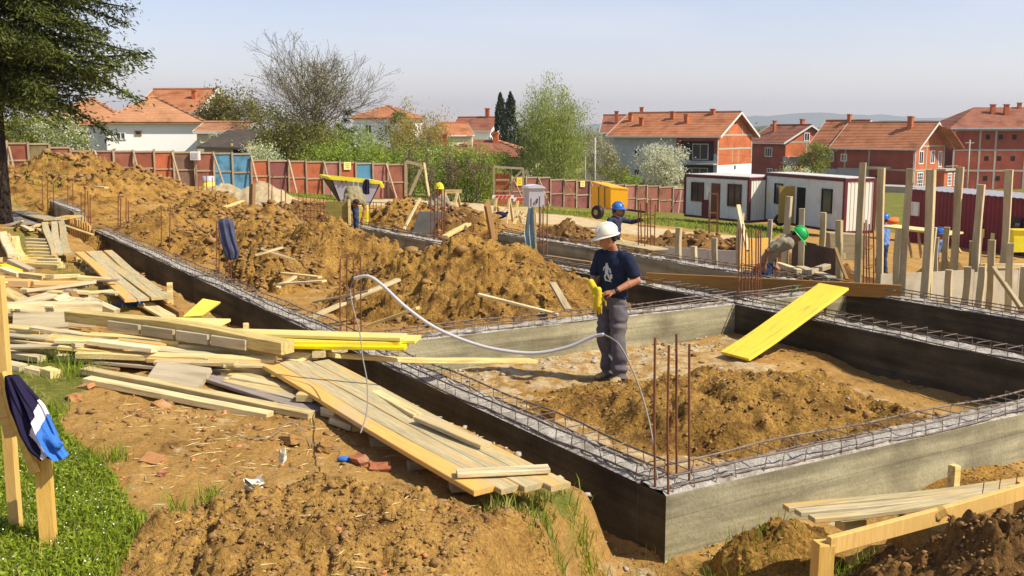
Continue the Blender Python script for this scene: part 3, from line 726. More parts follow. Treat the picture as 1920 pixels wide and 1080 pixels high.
# ------------------------------------------------------------------ upright bars
def bars(label, spec, zb, name='starter_bars', r=.008, mt='rust', ties=(), cat='steel bars'):
    """spec: (px, py_top, depth offset) list; base on zb at common base pixel row"""
    (bx, by) = spec[0]; base = at(bx, by, zb)
    e = empty(name, base, 0, label, cat)
    tops = []
    for (px, pyb, pyt, dy) in spec[1:]:
        p = aty(px, pyb, base.y+dy); q_ = aty(px+rnd.uniform(-2, 2), pyt, base.y+dy)
        p.z = zb-.05
        d = q_-p; c = Vector((rnd.uniform(-.01, .01), rnd.uniform(-.01, .01), 0))
        mb = MB(); mb.tube([p-base, p-base+d*.5+c, q_-base], r, 6); mb.build('bar', M[mt], e)
        tops.append((p-base, q_-base))
    for k in ties:
        pts = [a+(b-a)*k for a, b in tops]
        cx = sum((p.x for p in pts))/len(pts); cy = sum((p.y for p in pts))/len(pts)
        pts.sort(key=lambda p: math.atan2(p.y-cy, p.x-cx))
        pts = [Vector((cx, cy, p.z))+(Vector((p.x, p.y, p.z))-Vector((cx, cy, p.z)))*1.06 for p in pts]
        mb = MB(); mb.tube(pts+[pts[0]], r*.55, 4); mb.build('stirrup', M[mt], e)
    return e
bars('four tall rusty bars standing at the near corner of the front wall', [(1250, 918), (1229, 915, 633, 0), (1254, 912, 647, -.12), (1269, 905, 626, .16), (1293, 893, 645, .12)], .40, r=.0085)
bars('four thin rusty bars rising behind the yellow boards near the hose end', [(660, 620), (638, 620, 484, 0), (650, 620, 480, .1), (664, 620, 486, .2), (677, 620, 482, .05)], .38, r=.009)
bars('dense rusty column bars between the man in white helmet and the bending worker', [(1405, 560), (1385, 560, 428, -.1), (1391, 560, 420, .1), (1397, 560, 430, .2), (1404, 560, 424, -.12), (1410, 560, 430, .22), (1416, 560, 428, .0), (1421, 560, 433, -.1), (1426, 560, 430, .2)], .38, r=.0095, ties=(.12, .3, .5))
bars('rusty bars that carry the pale blue towel', [(1010, 486), (996, 486, 372, .1), (1001, 486, 380, -.1), (1012, 486, 368, .25), (1019, 486, 384, 0), (1025, 486, 372, .2)], .38, r=.012, ties=(.3, .55))
bars('rusty column bars gripped by the worker in the blue helmet', [(1212, 466), (1197, 466, 376, .1), (1203, 466, 382, .3), (1209, 466, 374, -.1), (1214, 466, 380, .25), (1221, 466, 372, 0), (1227, 466, 384, .2)], .38, r=.012, ties=(.25, .5, .75))
bars('rusty column bars in front of the yellow helmet', [(822, 452), (808, 452, 362, .1), (815, 452, 355, .3), (822, 452, 350, -.1), (829, 452, 362, .2), (834, 452, 352, .3)], .3, r=.014, ties=(.2, .45, .7))
bars('two rusty bars that carry the worn blue jacket', [(410, 524), (405, 524, 414, .1), (410, 524, 408, .25), (428, 512, 455, .3), (433, 512, 450, .2)], .38, r=.011)
bars('pair of thin bars beside the smooth conical earth heap', [(310, 468), (302, 468, 384, 0), (318, 472, 388, .2)], .36, r=.012)
bars('four rusty bars on the left wall before the long grey panel', [(230, 440), (221, 440, 366, 0), (226, 440, 372, .3), (237, 436, 370, .2), (241, 436, 376, .4)], .38, r=.013)
bars('thin bars at the left end of the trench by the form boards', [(160, 428), (153, 425, 360, 0), (158, 425, 352, .3), (166, 428, 358, .3), (170, 428, 365, .6)], .38, r=.014)
bars('thin bars standing in the far trench before the tallest heap', [(100, 400), (80, 385, 332, .6), (88, 388, 335, .2), (100, 394, 345, .4), (127, 400, 347, 0), (137, 402, 344, .3)], .36, r=.014)
bars('rusty bars in front of the orange fence panels', [(515, 386), (503, 380, 330, .3), (509, 384, 325, 0), (527, 386, 334, .3), (536, 386, 328, .6)], .36, r=.018)
bars('rusty bars in front of the yellow and grey drum', [(380, 376), (365, 372, 326, 0), (372, 374, 330, .5), (389, 376, 322, .2), (398, 376, 332, .6)], .36, r=.018)
bars('tall rusty bars between the tall timber posts', [(1629, 532), (1619, 532, 418, 0), (1625, 532, 412, .3), (1631, 532, 420, -.1), (1638, 532, 414, .3)], .38, r=.011, ties=(.3, .6))
bars('thin ladder of bars in front of the left site cabin', [(1337, 452), (1329, 452, 360, 0), (1346, 452, 364, .1), (1331, 452, 362, .3), (1344, 452, 361, .4)], .2, r=.011, ties=(.1, .22, .34, .46, .6, .98))
# net of steel behind the far cross wall
net = MB(); a = aty(562, 380, 30); b = aty(800, 430, 26.5)
for i in range(34):
    k = i/33; p_ = a.lerp(b, k); net.tube([(p_.x, p_.y, .25), (p_.x+rnd.uniform(-.03, .03), p_.y, .92)], .011, 4)
for z in (.35, .55, .75, .92): net.tube([(a.x, a.y, z), ((a.x+b.x)/2, (a.y+b.y)/2, z-.02), (b.x, b.y, z)], .011, 4)
net.build('reinforcing_mesh', M['rust'], label='long rusty reinforcing cage standing on edge behind the timber box', cat='reinforcing cage')
# form boards closing the left wall end
e = empty('wall_formwork', P3(21.5, -.03, 0), 0, 'yellow-brown upright form boards at the far end of the shaded left wall', 'formwork')
x0 = P3(21.5, 0, 0)
for i in range(9):
    s = 21.6+i*.36; mb = MB(); M3 = Matrix.Rotation(math.atan2(AX[1], AX[0]), 3, 'Z')
    mb.box(P3(s, -.06, .03)-x0, (.20, .05, 1.05+rnd.uniform(-.05, .05)), 0, M3); mb.build('stud', M['wood_orange'], e)
mb = MB(); mb.box(P3(23.0, -.02, .0)-x0, (3.3, .03, .9), 0, M3); mb.build('form_sheet', M['wood_brown'], e)
# ------------------------------------------------------------------ timber
def board_mesh(L, w, th, sag=0., twist=0., seed=0, seg=10, bev=.004):
    mb = MB(); rings = []
    for i in range(seg+1):
        k = i/seg; x = L*(k-.5); z = -sag*4*k*(1-k)+.25*sag*math.sin(k*9+seed); y = .004*math.sin(k*5+seed)*L; a = twist*(k-.5)
        rg = []
        hw, ht = w/2, th/2
        for (yy, zz) in ((-hw+bev, -ht), (hw-bev, -ht), (hw, -ht+bev), (hw, ht-bev), (hw-bev, ht), (-hw+bev, ht), (-hw, ht-bev), (-hw, -ht+bev)):
            rg.append(Vector((x, y+yy*math.cos(a)-zz*math.sin(a), z+yy*math.sin(a)+zz*math.cos(a))))
        rings.append(rg)
    mb.loft(rings); return mb
PILE = 'loose boards in the timber pile on the left bank'
def board(p, q, w, th, m='wood', label=None, roll=0., sag=None, group=None, cat='board', name='board', parent=None):
    p, q = Vector(p), Vector(q); d = q-p; L = d.length
    mb = board_mesh(L, w, th, sag if sag is not None else rnd.uniform(-.002, .004)*L, rnd.uniform(-.04, .04), rnd.uniform(0, 9))
    o = mb.build(name, M[m], parent)
    x = d.normalized(); y = Vector((0, 0, 1)).cross(x).normalized(); z = x.cross(y)
    Mx = Matrix((x, y, z)).transposed().to_4x4()
    o.matrix_world = Matrix.Translation((p+q)/2) @ Mx @ Matrix.Rotation(roll, 4, 'X')
    return tag(o, label, cat if label else None, group)
def bpx(x1, y1, h1, x2, y2, h2, w, th, m='wood', label=None, roll=0., group=None, cat='board', name='board', sag=None):
    """ends measured on the photo, heights above the bank"""
    def pt(px, py, h):
        r = ray(px, py); k = 8.
        for i in range(26): k = .5*k+.5*((float(ground(r[0]*k, r[1]*k))+h-CZ)/r[2])
        return Vector((r[0]*k, r[1]*k, CZ+r[2]*k))
    a, b = pt(x1, y1, h1), pt(x2, y2, h2)
    lift = max(0, max(float(ground(*(a.lerp(b, t).xy)))+th*.4-a.lerp(b, t).z for t in (.15, .3, .5, .7, .85)))
    if lift > 0:
        # slide towards the camera along the sight line while lifting
        for v in (a, b): f = 1-lift/(CZ-v.z); v.xy = v.xy*f; v.z += lift
    return board(a, b, w, th, m, label, roll, sag, group, cat, name)
def bp(x1, y1, h1, x2, y2, h2, w, th, m='wood', label=None, **k):
    return bpx(x1, y1, h1, x2, y2, h2, w, th, m, label, group=PILE, **k)
# back rows of the pile
bp(3, 503, .14, 40, 516, .14, .13, .05, 'wood', 'short pale board sloping at the back of the pile by the left picture edge')
bp(42, 515, .16, 86, 520, .16, .12, .06, 'wood', 'short pale block in the back row of the pile, second from the left')
bp(93, 519, .18, 143, 517, .18, .13, .05, 'wood', 'short split offcut in the middle of the back row of the pile')
bp(145, 520, .18, 207, 525, .18, .12, .05, 'wood', 'pale board end that touches the orange edge of the longer platform')
bp(2, 529, .20, 57, 531, .20, .16, .08, 'wood_orange', 'thick orange beam end at the left picture edge in the pile')
bp(58, 531, .20, 168, 530, .20, .13, .05, 'wood_orange', 'orange-tinged board continuing from the thick orange beam')
bp(41, 548, .22, 171, 531, .24, .15, .04, 'wood_grey', 'grey cement-stained board slanting up over the orange board', roll=-.25)
bp(40, 543, .20, 117, 549, .18, .10, .04, 'wood', 'thin pale lath below the slanting grey board')
bp(7, 546, .20, 40, 563, .15, .13, .05, 'wood', 'short board dipping towards the viewer at the left edge of the pile', roll=.3)
bp(37, 569, .18, 96, 553, .24, .22, .035, 'wood', 'wide pale board lying askew on the thick cream beam')
bp(104, 565, .18, 131, 558, .22, .20, .045, 'wood', 'square-cut board end standing up behind the thick cream beam', roll=.2)
bp(137, 547, .20, 168, 549, .2, .12, .04, 'wood', 'short board right of the slanting grey board')
bp(136, 548, .22, 149, 569, .14, .08, .03, 'wood_brown', 'narrow brown batten leaning down behind the cream beam')
bp(156, 556, .14, 219, 584, .04, .11, .05, 'wood', 'pale plank tipping off the pile on to the dry grass')
bp(160, 549, .1, 185, 553, .1, .10, .05, 'wood', 'stubby pale offcut at the right end of the back rows')
bp(7, 577, .20, 186, 574, .20, .20, .10, 'wood', 'thick cream beam across the back of the pile', sag=.0)
bp(24, 604, .12, 128, 601, .14, .26, .04, 'wood_grey', 'wide grey board tilted towards the viewer under the thick cream beam', roll=.5)
bp(10, 614, .12, 84, 623, .12, .14, .05, 'wood', 'pale board end below the wide tilted grey board')
bp(62, 616, .14, 170, 632, .14, .10, .05, 'wood', 'long narrow board running down under the block beam, upper part')
bp(165, 632, .15, 343, 645, .15, .13, .075, 'wood', 'thick square-ended plank just below the block beam')
bp(10, 633, .10, 88, 633, .10, .14, .04, 'wood_orange', 'orange-brown board end low at the left of the pile')
bp(90, 640, .12, 160, 648, .12, .15, .10, 'wood', 'thick squared beam end with a reddish cut face')
bp(150, 652, .12, 330, 660, .12, .17, .035, 'wood', 'wide smooth pale board right of the reddish beam end')
bp(12, 645, .06, 118, 661, .06, .10, .05, 'wood', 'rounded batten on the grass below the pile')
bp(14, 663, .03, 78, 673, .03, .09, .05, 'wood', 'short batten end sunk in the grass at the left')
bp(147, 664, .10, 516, 677, .16, .15, .05, 'wood', 'very long yellowish plank across the front of the pile')
bp(340, 650, .14, 596, 667, .18, .11, .06, 'wood', 'long plank below the block beam reaching towards the trench')
bp(280, 673, .10, 448, 684, .10, .12, .04, 'wood_orange', 'orange board under the very long yellowish plank')
bp(300, 660, .12, 470, 672, .13, .10, .05, 'wood', 'split board wedged between the long front planks')
bp(350, 688, .06, 424, 698, .06, .09, .04, 'wood_grey', 'thin greyish lath below the orange board')
bp(422, 689, .07, 508, 699, .07, .08, .06, 'wood', 'short square batten below the platform corner')
bp(420, 700, .06, 548, 724, .05, .13, .04, 'wood', 'pale board in the fan of short boards beside the near platform')
bp(437, 709, .06, 546, 730, .05, .10, .05, 'wood', 'lower board in the fan of short boards beside the near platform')
bp(445, 722, .05, 553, 739, .04, .10, .06, 'wood', 'lowest split board of the fan beside the near platform')
bp(374, 700, .04, 604, 771, .02, .20, .03, 'wood_purple', 'long purplish-grey board lying under the fan of short boards')
bp(160, 694, .05, 585, 778, .03, .10, .05, 'wood', 'long straight batten, upper of the two at the front of the pile')
bp(164, 712, .04, 507, 779, .01, .10, .05, 'wood', 'long straight batten, lower of the two at the front of the pile')
bp(286, 699, .05, 384, 712, .05, .24, .05, 'wood_grey', 'short wide grey board standing on edge behind the two long battens', roll=.55)
bp(12, 683, .03, 44, 690, .02, .10, .05, 'wood', 'pale offcut in the grass beside the jacket')
bp(52, 692, .02, 80, 698, .02, .10, .05, 'wood', 'small pale offcut in the grass right of the jacket collar')
bp(84, 696, .03, 104, 702, .03, .09, .07, 'wood', 'stubby sawn block in the grass under the rounded batten')
bp(558, 743, .08, 588, 745, .08, .09, .06, 'wood', 'small square offcut under the edge of the near platform, highest one')
bp(608, 769, .05, 634, 774, .05, .09, .07, 'wood', 'small square offcut under the edge of the near platform, second one')
bp(622, 785, .04, 662, 800, .03, .10, .05, 'wood', 'offcut poking from the earth beside the near platform')
bp(657, 799, .03, 686, 801, .03, .10, .06, 'wood', 'thick offcut where the hose wire meets the ground')
bp(560, 678, .14, 598, 690, .12, .12, .05, 'wood', 'stubby board behind the upper end of the near platform')
bp(540, 672, .13, 570, 680, .12, .13, .04, 'wood', 'broken board end at the upper corner of the near platform')
bp(620, 711, .1, 664, 720, .06, .10, .03, 'wood', 'short board sticking out from under the near platform over the trench')
bp(594, 664, .24, 658, 651, .26, .10, .06, 'wood', 'short pale piece resting crosswise on the plank over the trench')
bp(170, 640, .2, 290, 655, .2, .12, .04, 'wood', 'pale board lying flat just in front of the block beam shadow')
bp(180, 676, .05, 330, 690, .05, .14, .03, 'wood_grey', 'grey board in the gap under the very long yellowish plank')
bp(205, 684, .03, 235, 672, .08, .05, .03, 'wood', 'thin lath crossing the dark gap in the front of the pile')
bp(160, 686, .03, 222, 693, .03, .05, .02, 'wood_brown', 'dark bark-brown sliver of wood below the pile')
bp(388, 672, .13, 520, 690, .13, .12, .03, 'wood', 'flat pale board under the long yellowish plank near its tip')
for (x1, y1, x2, y2, lb) in ((272, 570, 316, 594, 'pale board between the longer platform and the folded yellow panel'), ):
    bp(x1, y1, .05, x2, y2, .05, .18, .03, 'wood', lb)
bp(277, 552, .06, 340, 590, .06, .06, .07, 'wood_brown', 'reddish-brown batten pointing at the folded yellow panel')
bp(6, 437, .15, 20, 480, .15, .12, .06, 'wood', 'greenish-white board end left of the pair near the tree')
bp(10, 440, .12, 24, 468, .12, .13, .06, 'wood', 'upright-looking pale board of the pair near the tree, left one', )
bp(27, 446, .12, 42, 488, .10, .13, .06, 'wood', 'upright-looking pale board of the pair near the tree, right one')
for i in range(4):
    bp(14+i*12, 588+i*5, .06+.02*i, 120+i*20, 592+i*6, .08, .11, .04, rnd.choice(['wood', 'wood_grey', 'wood']), 'pale board half hidden inside the back of the timber pile')
for i in range(7):
    x = rnd.uniform(60, 420); y = 640+x*.06+rnd.uniform(0, 30)
    bp(x, y, .03, x+rnd.uniform(90, 170), y+rnd.uniform(6, 20), .05, .11, .04, rnd.choice(['wood', 'wood_grey', 'wood_orange']), 'board buried under other boards in the middle of the timber pile')
for i in range(34):
    x = rnd.uniform(-10, 430); y = 626+max(0, x)*.10+rnd.uniform(-12, 26); L_ = rnd.uniform(70, 190); h_ = rnd.uniform(.06, .17)
    bp(x, y, h_, x+L_, y+L_*rnd.uniform(.0, .16)+rnd.uniform(-5, 5), h_+rnd.uniform(-.04, .03), rnd.uniform(.05, .13), rnd.uniform(.018, .035), rnd.choice(['wood', 'wood', 'wood_grey', 'wood_form', 'wood_orange']), 'thin board in the tangle at the front of the timber pile')
for i in range(16):
    x = rnd.uniform(-10, 150); y = rnd.uniform(520, 600); L_ = rnd.uniform(40, 110)
    bp(x, y, rnd.uniform(.12, .22), x+L_, y+rnd.uniform(-14, 16), rnd.uniform(.12, .22), rnd.uniform(.05, .12), .025, rnd.choice(['wood', 'wood', 'wood_grey', 'wood_purple']), 'thin board in the tangle at the back of the timber pile')
for i in range(9):
    x = rnd.uniform(380, 470); y = 690+(x-380)*.28+rnd.uniform(-6, 14); L_ = rnd.uniform(60, 130)
    bp(x, y, .05, x+L_, y+L_*.22, .05, rnd.uniform(.05, .11), .03, rnd.choice(['wood', 'wood_grey', 'wood_form']), 'thin slat in the fan of boards left of the near platform')
# the long beam with blocks nailed along its face
pa = at(135, 592, 1.02); pb = at(541, 650, 1.0)
e = empty('block_beam', (pa+pb)/2, 0, 'long bowed formwork beam with a row of short blocks nailed along its front', 'timber beam')
def child_board(e, p, q, w, th, m, name, roll=0, sag=0):
    o = board(p, q, w, th, m, None, roll, sag, None, None, name)
    mw = o.matrix_world.copy(); o.parent = e; o.matrix_parent_inverse = Matrix(); o.matrix_world = e.matrix_basis.inverted() @ mw
    return o
child_board(e, pa, pb, .16, .105, 'wood', 'beam', sag=-.03)
dd = (pb-pa).normalized(); nn = Vector((dd.y, -dd.x, 0)).normalized()
for (k0, k1) in ((.235, .385), (.40, .545), (.56, .70), (.715, .86)):
    child_board(e, pa.lerp(pb, k0)+nn*.098-Vector((0, 0, .012)), pa.lerp(pb, k1)+nn*.098-Vector((0, 0, .012)), .035, .09, 'wood_grey', 'block')
# yellow boards
YG = 'yellow formwork boards on the timber pile'
board(at(385, 622, .98), at(757, 632, 1.0), .22, .03, 'yellow_pale', 'topmost long faded yellow board of the stack reaching over the trench', group=YG)
board(at(440, 627, .96), at(784, 636, .965), .25, .03, 'yellow_pale', 'faded yellow board that sticks out farthest over the trench', group=YG)
board(at(430, 645, .93), at(762, 650, .93), .22, .03, 'yellow', 'bright yellow-edged board at the bottom of the stack over the trench', group=YG)
board(at(420, 637, .96), at(754, 640, .96), .20, .03, 'yellow', 'bright yellow board second from the bottom of the stack over the trench', group=YG)
board(at(230, 600, .96), at(420, 606, .96), .30, .03, 'yellow_pale', 'broad pale yellow board under the folded yellow panel', group=YG)
board(at(0, 476, .72), at(40, 490, .72), .7, .05, 'yellow', 'yellow sheet of shutter board at the left picture edge', group=YG)
board(at(-6, 486, .85), at(44, 492, .83), .5, .04, 'wood_orange', 'dull orange sheet lying on the yellow sheet at the left picture edge')
bp(19, 489, .2, 60, 508, .12, .13, .06, 'wood_grey', 'grey-brown beam sloping off the yellow sheet at the left')
bp(4, 498, .16, 36, 510, .12, .12, .05, 'yellow', 'bright yellow batten in front of the yellow sheet')
# folded yellow panel
mb = MB(); c = at(363, 597, .86)
mb.prism([(-.12, 0, 0), (.10, -.05, .02), (.24, .16, .13), (.04, .2, .16)], (.01, -.01, .02))
mb.build('panel_offcut', M['yellow'], label='small tilted square of yellow panel on the pale yellow board', cat='panel offcut', loc=c)
# plank across the corner of the front bay
board(at(622, 667, .86), at(1000, 676, .44), .13, .04, 'wood', 'long pale plank lying across the shaded wall into the front bay', sag=.02)
bp(592, 694, -.25, 690, 714, -.3, .10, .05, 'wood_purple', 'grey board in the shade of the trench behind the near platform')

# platforms of four boards
def platform(label, corners, hgt, m_left, m_rest, nb, battens=(), blocks=(), th=.035):
    """corners far-left, far-right, near-right, near-left in photo pixels with z"""
    A, B, C, D = [at(*c) for c in corners]; o0 = (A+B+C+D)/4
    e = empty('board_platform', o0, 0, label, 'board platform')
    for i in range(nb):
        k = (i+.5)/nb; p = A.lerp(B, k); q = D.lerp(C, k)
        w = ((B-A).length+(C-D).length)/2/nb-.002
        jit = (q-p).normalized()*rnd.uniform(-.012, .02)
        child_board(e, p+jit, q+jit, w, th, m_left if i < 1 else m_rest, 'board', sag=.012)
    for k, ov0, ov1 in battens:
        p = A.lerp(D, k); q = B.lerp(C, k); d = (q-p)
        child_board(e, p-d*ov0+Vector((0, 0, th+.006)), q+d*ov1+Vector((0, 0, th+.006)), .10, .03, 'wood', 'batten')
    return e, A, B, C, D
platform('near platform of four nailed boards with an orange edge beside the front bay', [(482, 682, .84), (616, 679, .84), (1075, 910, .70), (885, 920, .70)], 0, 'wood_orange', 'wood_form', 4, battens=((.94, -.03, -.04),))
board(at(640, 700, .80), at(786, 780, .78), .08, .03, 'wood', 'narrow grey lath lying along the far edge of the near platform')
board(at(786, 783, .80), at(912, 836, .76), .10, .03, 'wood_form', 'grey board with a pale end along the far edge of the near platform')
platform('longer platform with an orange edge halfway along the bank', [(141, 474, .80), (208, 471, .80), (322, 556, .80), (238, 565, .80)], 0, 'wood_orange', 'wood_form', 4)
platform('grey board platform near the conifer and the form boards', [(78, 412, .80), (117, 411, .80), (137, 476, .80), (94, 477, .80)], 0, 'wood_form', 'wood_form', 3)
board(at(20, 394, .8), at(100, 412, .85), .4, .03, 'wood_grey', 'dark grey board overlapping the far end of the grey platform')
board(at(100, 412, .75), at(139, 405, .75), .4, .04, 'wood_orange', 'yellowish plank bridging the trench at the form boards')
board(at(120, 422, .8), at(174, 440, .55), .09, .04, 'wood', 'pale batten leaning across the trench to the form boards')
board(at(20, 360, .55), at(158, 357, .62), .3, .05, 'yellow_pale', 'long yellow board lying across the far trench', cat='board')
BG = 'square bearers under the longer platform'
for (px, py) in ((146, 486), (152, 491), (159, 498), (167, 505), (175, 512), (200, 534), (210, 545), (222, 559)):
    board(at(px-5, py, .66), at(px+45, py-4, .66), .10, .07, 'wood', 'square bearer end poking out under the orange edge of the longer platform', group=BG)
for (px, py, lb) in ((700, 832, 'square bearer under the middle of the near platform'), (770, 872, 'rounded bearer under the near platform with a bent wire over it'), (850, 912, 'bearer block under the lower end of the near platform')):
    board(at(px-5, py, .60), at(px+60, py-6, .60), .10, .055, 'wood_grey', lb, cat='bearer')
# stack of short laths near the tree
LG = 'short laths stacked in the ladder-like pile near the grey platform'
for i in range(9):
    y = 449+i*6.2; x = 47+i*1.6
    board(at(x, y, .76), at(x+40+i*2.4, y+1.5, .76), .09, .05, 'wood', 'short pale lath in the ladder-like stack beside the grey platform', group=LG)
board(at(59, 497, .80), at(112, 499, .80), .11, .06, 'wood', 'front lath of the ladder-like stack, with three joined pieces', group=LG)
for i in range(9):
    x = rnd.uniform(34, 78); y = rnd.uniform(410, 440)
    board(at(x, y, .72+rnd.uniform(0, .08)), at(x+rnd.uniform(-30, 40), y+rnd.uniform(-8, 14), .72+rnd.uniform(0, .1)), .10, .03, rnd.choice(['wood', 'wood_grey', 'wood_purple']), 'weathered board in the loose scatter between the conifer and the grey platform', group='weathered boards scattered by the conifer')
board(at(22, 402, .8), at(62, 420, .75), .5, .03, 'wood_purple', 'wide blue-grey board beside the conifer trunk')
board(at(5, 428, .72), at(40, 427, .74), .08, .03, 'wood', 'pale lath at the foot of the conifer')
board(at(26, 431, .7), at(42, 414, .95), .05, .03, 'wood', 'thin pale lath propped up beside the conifer')
# planks on and around the earth heaps
def on_ground(x1, y1, z1, x2, y2, z2, w, th, m, lb, **k): return board(at(x1, y1, z1), at(x2, y2, z2), w, th, m, lb, cat='board', **k)
on_ground(570, 601, .16, 748, 524, .62, .13, .04, 'wood', 'pale plank sloping up the large heap behind the thin bars')
on_ground(590, 566, .32, 694, 545, .55, .12, .03, 'wood', 'thin pale plank crossing behind the four thin bars')
on_ground(686, 612, .16, 784, 577, .45, .15, .04, 'wood', 'short pale plank lying at the left foot of the large heap')
on_ground(897, 552, .62, 1046, 590, .40, .07, .035, 'wood', 'slender batten lying down the right slope of the large heap')
on_ground(1036, 532, .55, 1066, 582, .32, .10, .05, 'wood_grey', 'grey board end at the right tip of the large heap')
on_ground(478, 479, .9, 530, 464, 1.0, .07, .03, 'wood', 'small pale lath crossing another on the broad heap')
on_ground(488, 466, 1.0, 553, 487, .8, .08, .03, 'wood_grey', 'brownish lath crossing under the small pale lath on the broad heap')
on_ground(524, 532, .40, 608, 527, .5, .12, .03, 'wood', 'whitish board of the small scatter left of the large heap')
on_ground(530, 512, .5, 600, 520, .5, .10, .03, 'wood', 'upper whitish board of the small scatter left of the large heap')
on_ground(520, 540, .35, 560, 515, .5, .08, .03, 'wood', 'tilted whitish board of the small scatter left of the large heap')
on_ground(420, 389, 1.0, 455, 377, 1.1, .12, .04, 'wood', 'pale board on the earth left of the brown timber post')
on_ground(178, 350, .9, 200, 352, .9, .14, .05, 'wood', 'small white board lying on the tallest heap')
on_ground(834, 444, .9, 878, 420, 1.0, .12, .05, 'wood', 'pale split board in front of the grey sheet behind the large heap')
on_ground(908, 466, .50, 1010, 478, .46, .10, .03, 'yellow_pale', 'thin yellow lath on the far wall below the leaning brown plank')
on_ground(940, 480, .50, 1002, 474, .52, .08, .03, 'yellow', 'second thin yellow lath on the wall beside the towel bars')
on_ground(1024, 480, .50, 1112, 493, .50, .10, .04, 'wood_brown', 'brown plank lying on the wall right of the towel bars')
on_ground(1150, 452, .45, 1235, 468, .42, .5, .03, 'wood_form', 'pale board sheet on the wall behind the white helmet')
# big walk plank on edge
board(at(1212, 523, .50), at(1690, 547, .50), .045, .20, 'wood_brown', 'long brown plank on edge spanning the two shaded walls behind the yellow board', cat='plank', sag=0)
# bright yellow board leaning on the wall
pa = at(1378, 668, .08); pb = at(1564, 537, .80)
d = pb-pa
mb = board_mesh(d.length, .48, .035, .01, 0, 3)
o = mb.build('yellow_board', M['yellow'], label='bright yellow shutter board leaning from the front bay up on to the shaded wall', cat='shutter board')
x = d.normalized(); y = (at(1598, 545, .79)-at(1532, 531, .81)); y = (y-x*y.dot(x)).normalized(); z = x.cross(y)
if z.z < 0: y, z = -y, -z
o.matrix_world = Matrix.Translation((pa+pb)/2) @ Matrix((x, y, z)).transposed().to_4x4()
# leaning brown plank near the towel
board(at(932, 487, .30), aty(912, 380, 19.6), .05, .24, 'wood_brown', 'wide brown plank standing almost upright left of the towel', cat='plank')
# front right panel, batter boards
e, A, B, C, D = platform('cement-stained form panel lying on the bank at the bottom right', [(1950, 893, .62), (1990, 915, .60), (1536, 978, .60), (1468, 948, .62)], 0, 'wood_form', 'wood_form', 3, th=.03)
board(at(1575, 985, .50), at(1615, 978, .50), .09, .05, 'wood', 'small wood block under the form panel at the bottom right', cat='bearer')
def stake(px, py_top, Y, w, h, label, m='wood_stake', rz=.2, name='timber_stake', cat='stake', zb=None):
    p = aty(px, py_top, Y); mb = MB()
    mb.loft([[Vector((a*w/2*k, b*w/2*k, z)) for a, b in ((-1, -1), (1, -1), (1, 1), (-1, 1))] for z, k in ((-h, 1), (-h*.5, 1.01), (-.01, 1), (0, .9))])
    o = mb.build(name, M[m], label=label, cat=cat, loc=p); o.rotation_euler = (rnd.uniform(-.015, .015), rnd.uniform(-.02, .02), rz); return o
e = empty('batter_board', at(1545, 1080, .4), 0, 'sawn batter board on a stake with nails at the bottom right corner', 'batter board')
def sub(o, e):
    mw = o.matrix_world.copy() if o.matrix_world != Matrix() else o.matrix_basis.copy(); o.parent = e
    o.matrix_world = Matrix.Translation(-e.location) @ o.matrix_basis; return o
s1 = stake(1544, 1016, 5.05, .085, .65, None, name='stake', cat=None); sub(s1, e)
s2 = stake(1925, 905, 6.0, .085, .75, None, name='stake', cat=None); sub(s2, e)
child_board(e, aty(1555, 1024, 5.02), aty(1940, 915, 5.95), .035, .095, 'wood_stake', 'rail', roll=.02)
child_board(e, aty(1752, 966, 5.45), aty(1772, 956, 5.45), .05, .05, 'wood_stake', 'cleat')
for px, py in ((1842, 925), (1873, 918), (1905, 908)):
    p = aty(px, py, 5.8)-e.location; mb = MB(); mb.tube([p, p+Vector((.005, 0, .07))], .003, 5); mb.build('nail', M['rust'], e)
e = empty('batter_board', at(80, 1075, .72), 0, 'sawn batter board on stakes with the jacket hung over it at the left', 'batter board')
s1 = stake(80, 857, 4.85, .068, .62, None, name='stake', cat=None); sub(s1, e)
s2 = stake(-5, 518, 5.0, .05, 1.55, None, name='stake', cat=None, rz=0); s2.rotation_euler = (0, 0, 0); sub(s2, e)
child_board(e, aty(2, 700, 4.9), aty(66, 888, 4.78), .025, .06, 'wood_stake', 'rail')
child_board(e, aty(-6, 720, 4.9), aty(20, 820, 4.88), .025, .06, 'wood_stake', 'rail')
# stakes in the trenches
stake(1790, 872, 7.1, .06, .9, 'short square stake standing in front of the sunlit wall above the form panel', m='wood', rz=.5)
stake(318, 530, 12.9, .07, .8, 'short stake at the right end of the longer platform', m='wood', rz=.3)
stake(461, 606, 10.7, .06, .8, 'short stake end showing behind the yellow boards', m='wood', rz=.3)
# ------------------------------------------------------------------ people
M['skin'] = mat('tanned_skin', (.40, .17, .085), .55, .12, 9, .1, 80, spec=.35)
M['skin_dark'] = mat('deep_tanned_skin', (.32, .13, .065), .55, .12, 9, spec=.35)
M['hair'] = mat('dark_brown_hair', (.03, .018, .010), .7, .3, 40, .4, 120)
M['navy'] = mat('navy_cotton', (.019, .026, .050), .9, .25, 6, .3, 30, spec=.1)
M['trouser'] = mat('dusty_grey_blue_workwear', (.085, .078, .095), .95, 0, 4, .5, 25, col2=(.15, .135, .14), spec=.08, tint=(.21, .17, .12), tscale=2.2, tlo=.52, thi=.8)
M['boot'] = mat('dusty_suede_boot', (.40, .29, .14), .95, .25, 9, .5, 50, spec=.1)
M['sole'] = mat('boot_sole', (.12, .09, .06), .9, .2)
M['white_helmet'] = mat('off_white_helmet_plastic', (.78, .74, .60), .38, .05, 5, spec=.4)
M['blue_helmet'] = mat('blue_helmet_plastic', (.045, .16, .50), .35, .05, 5, spec=.4)
M['green_helmet'] = mat('green_helmet_plastic', (.02, .40, .09), .35, .05, 5, spec=.4)
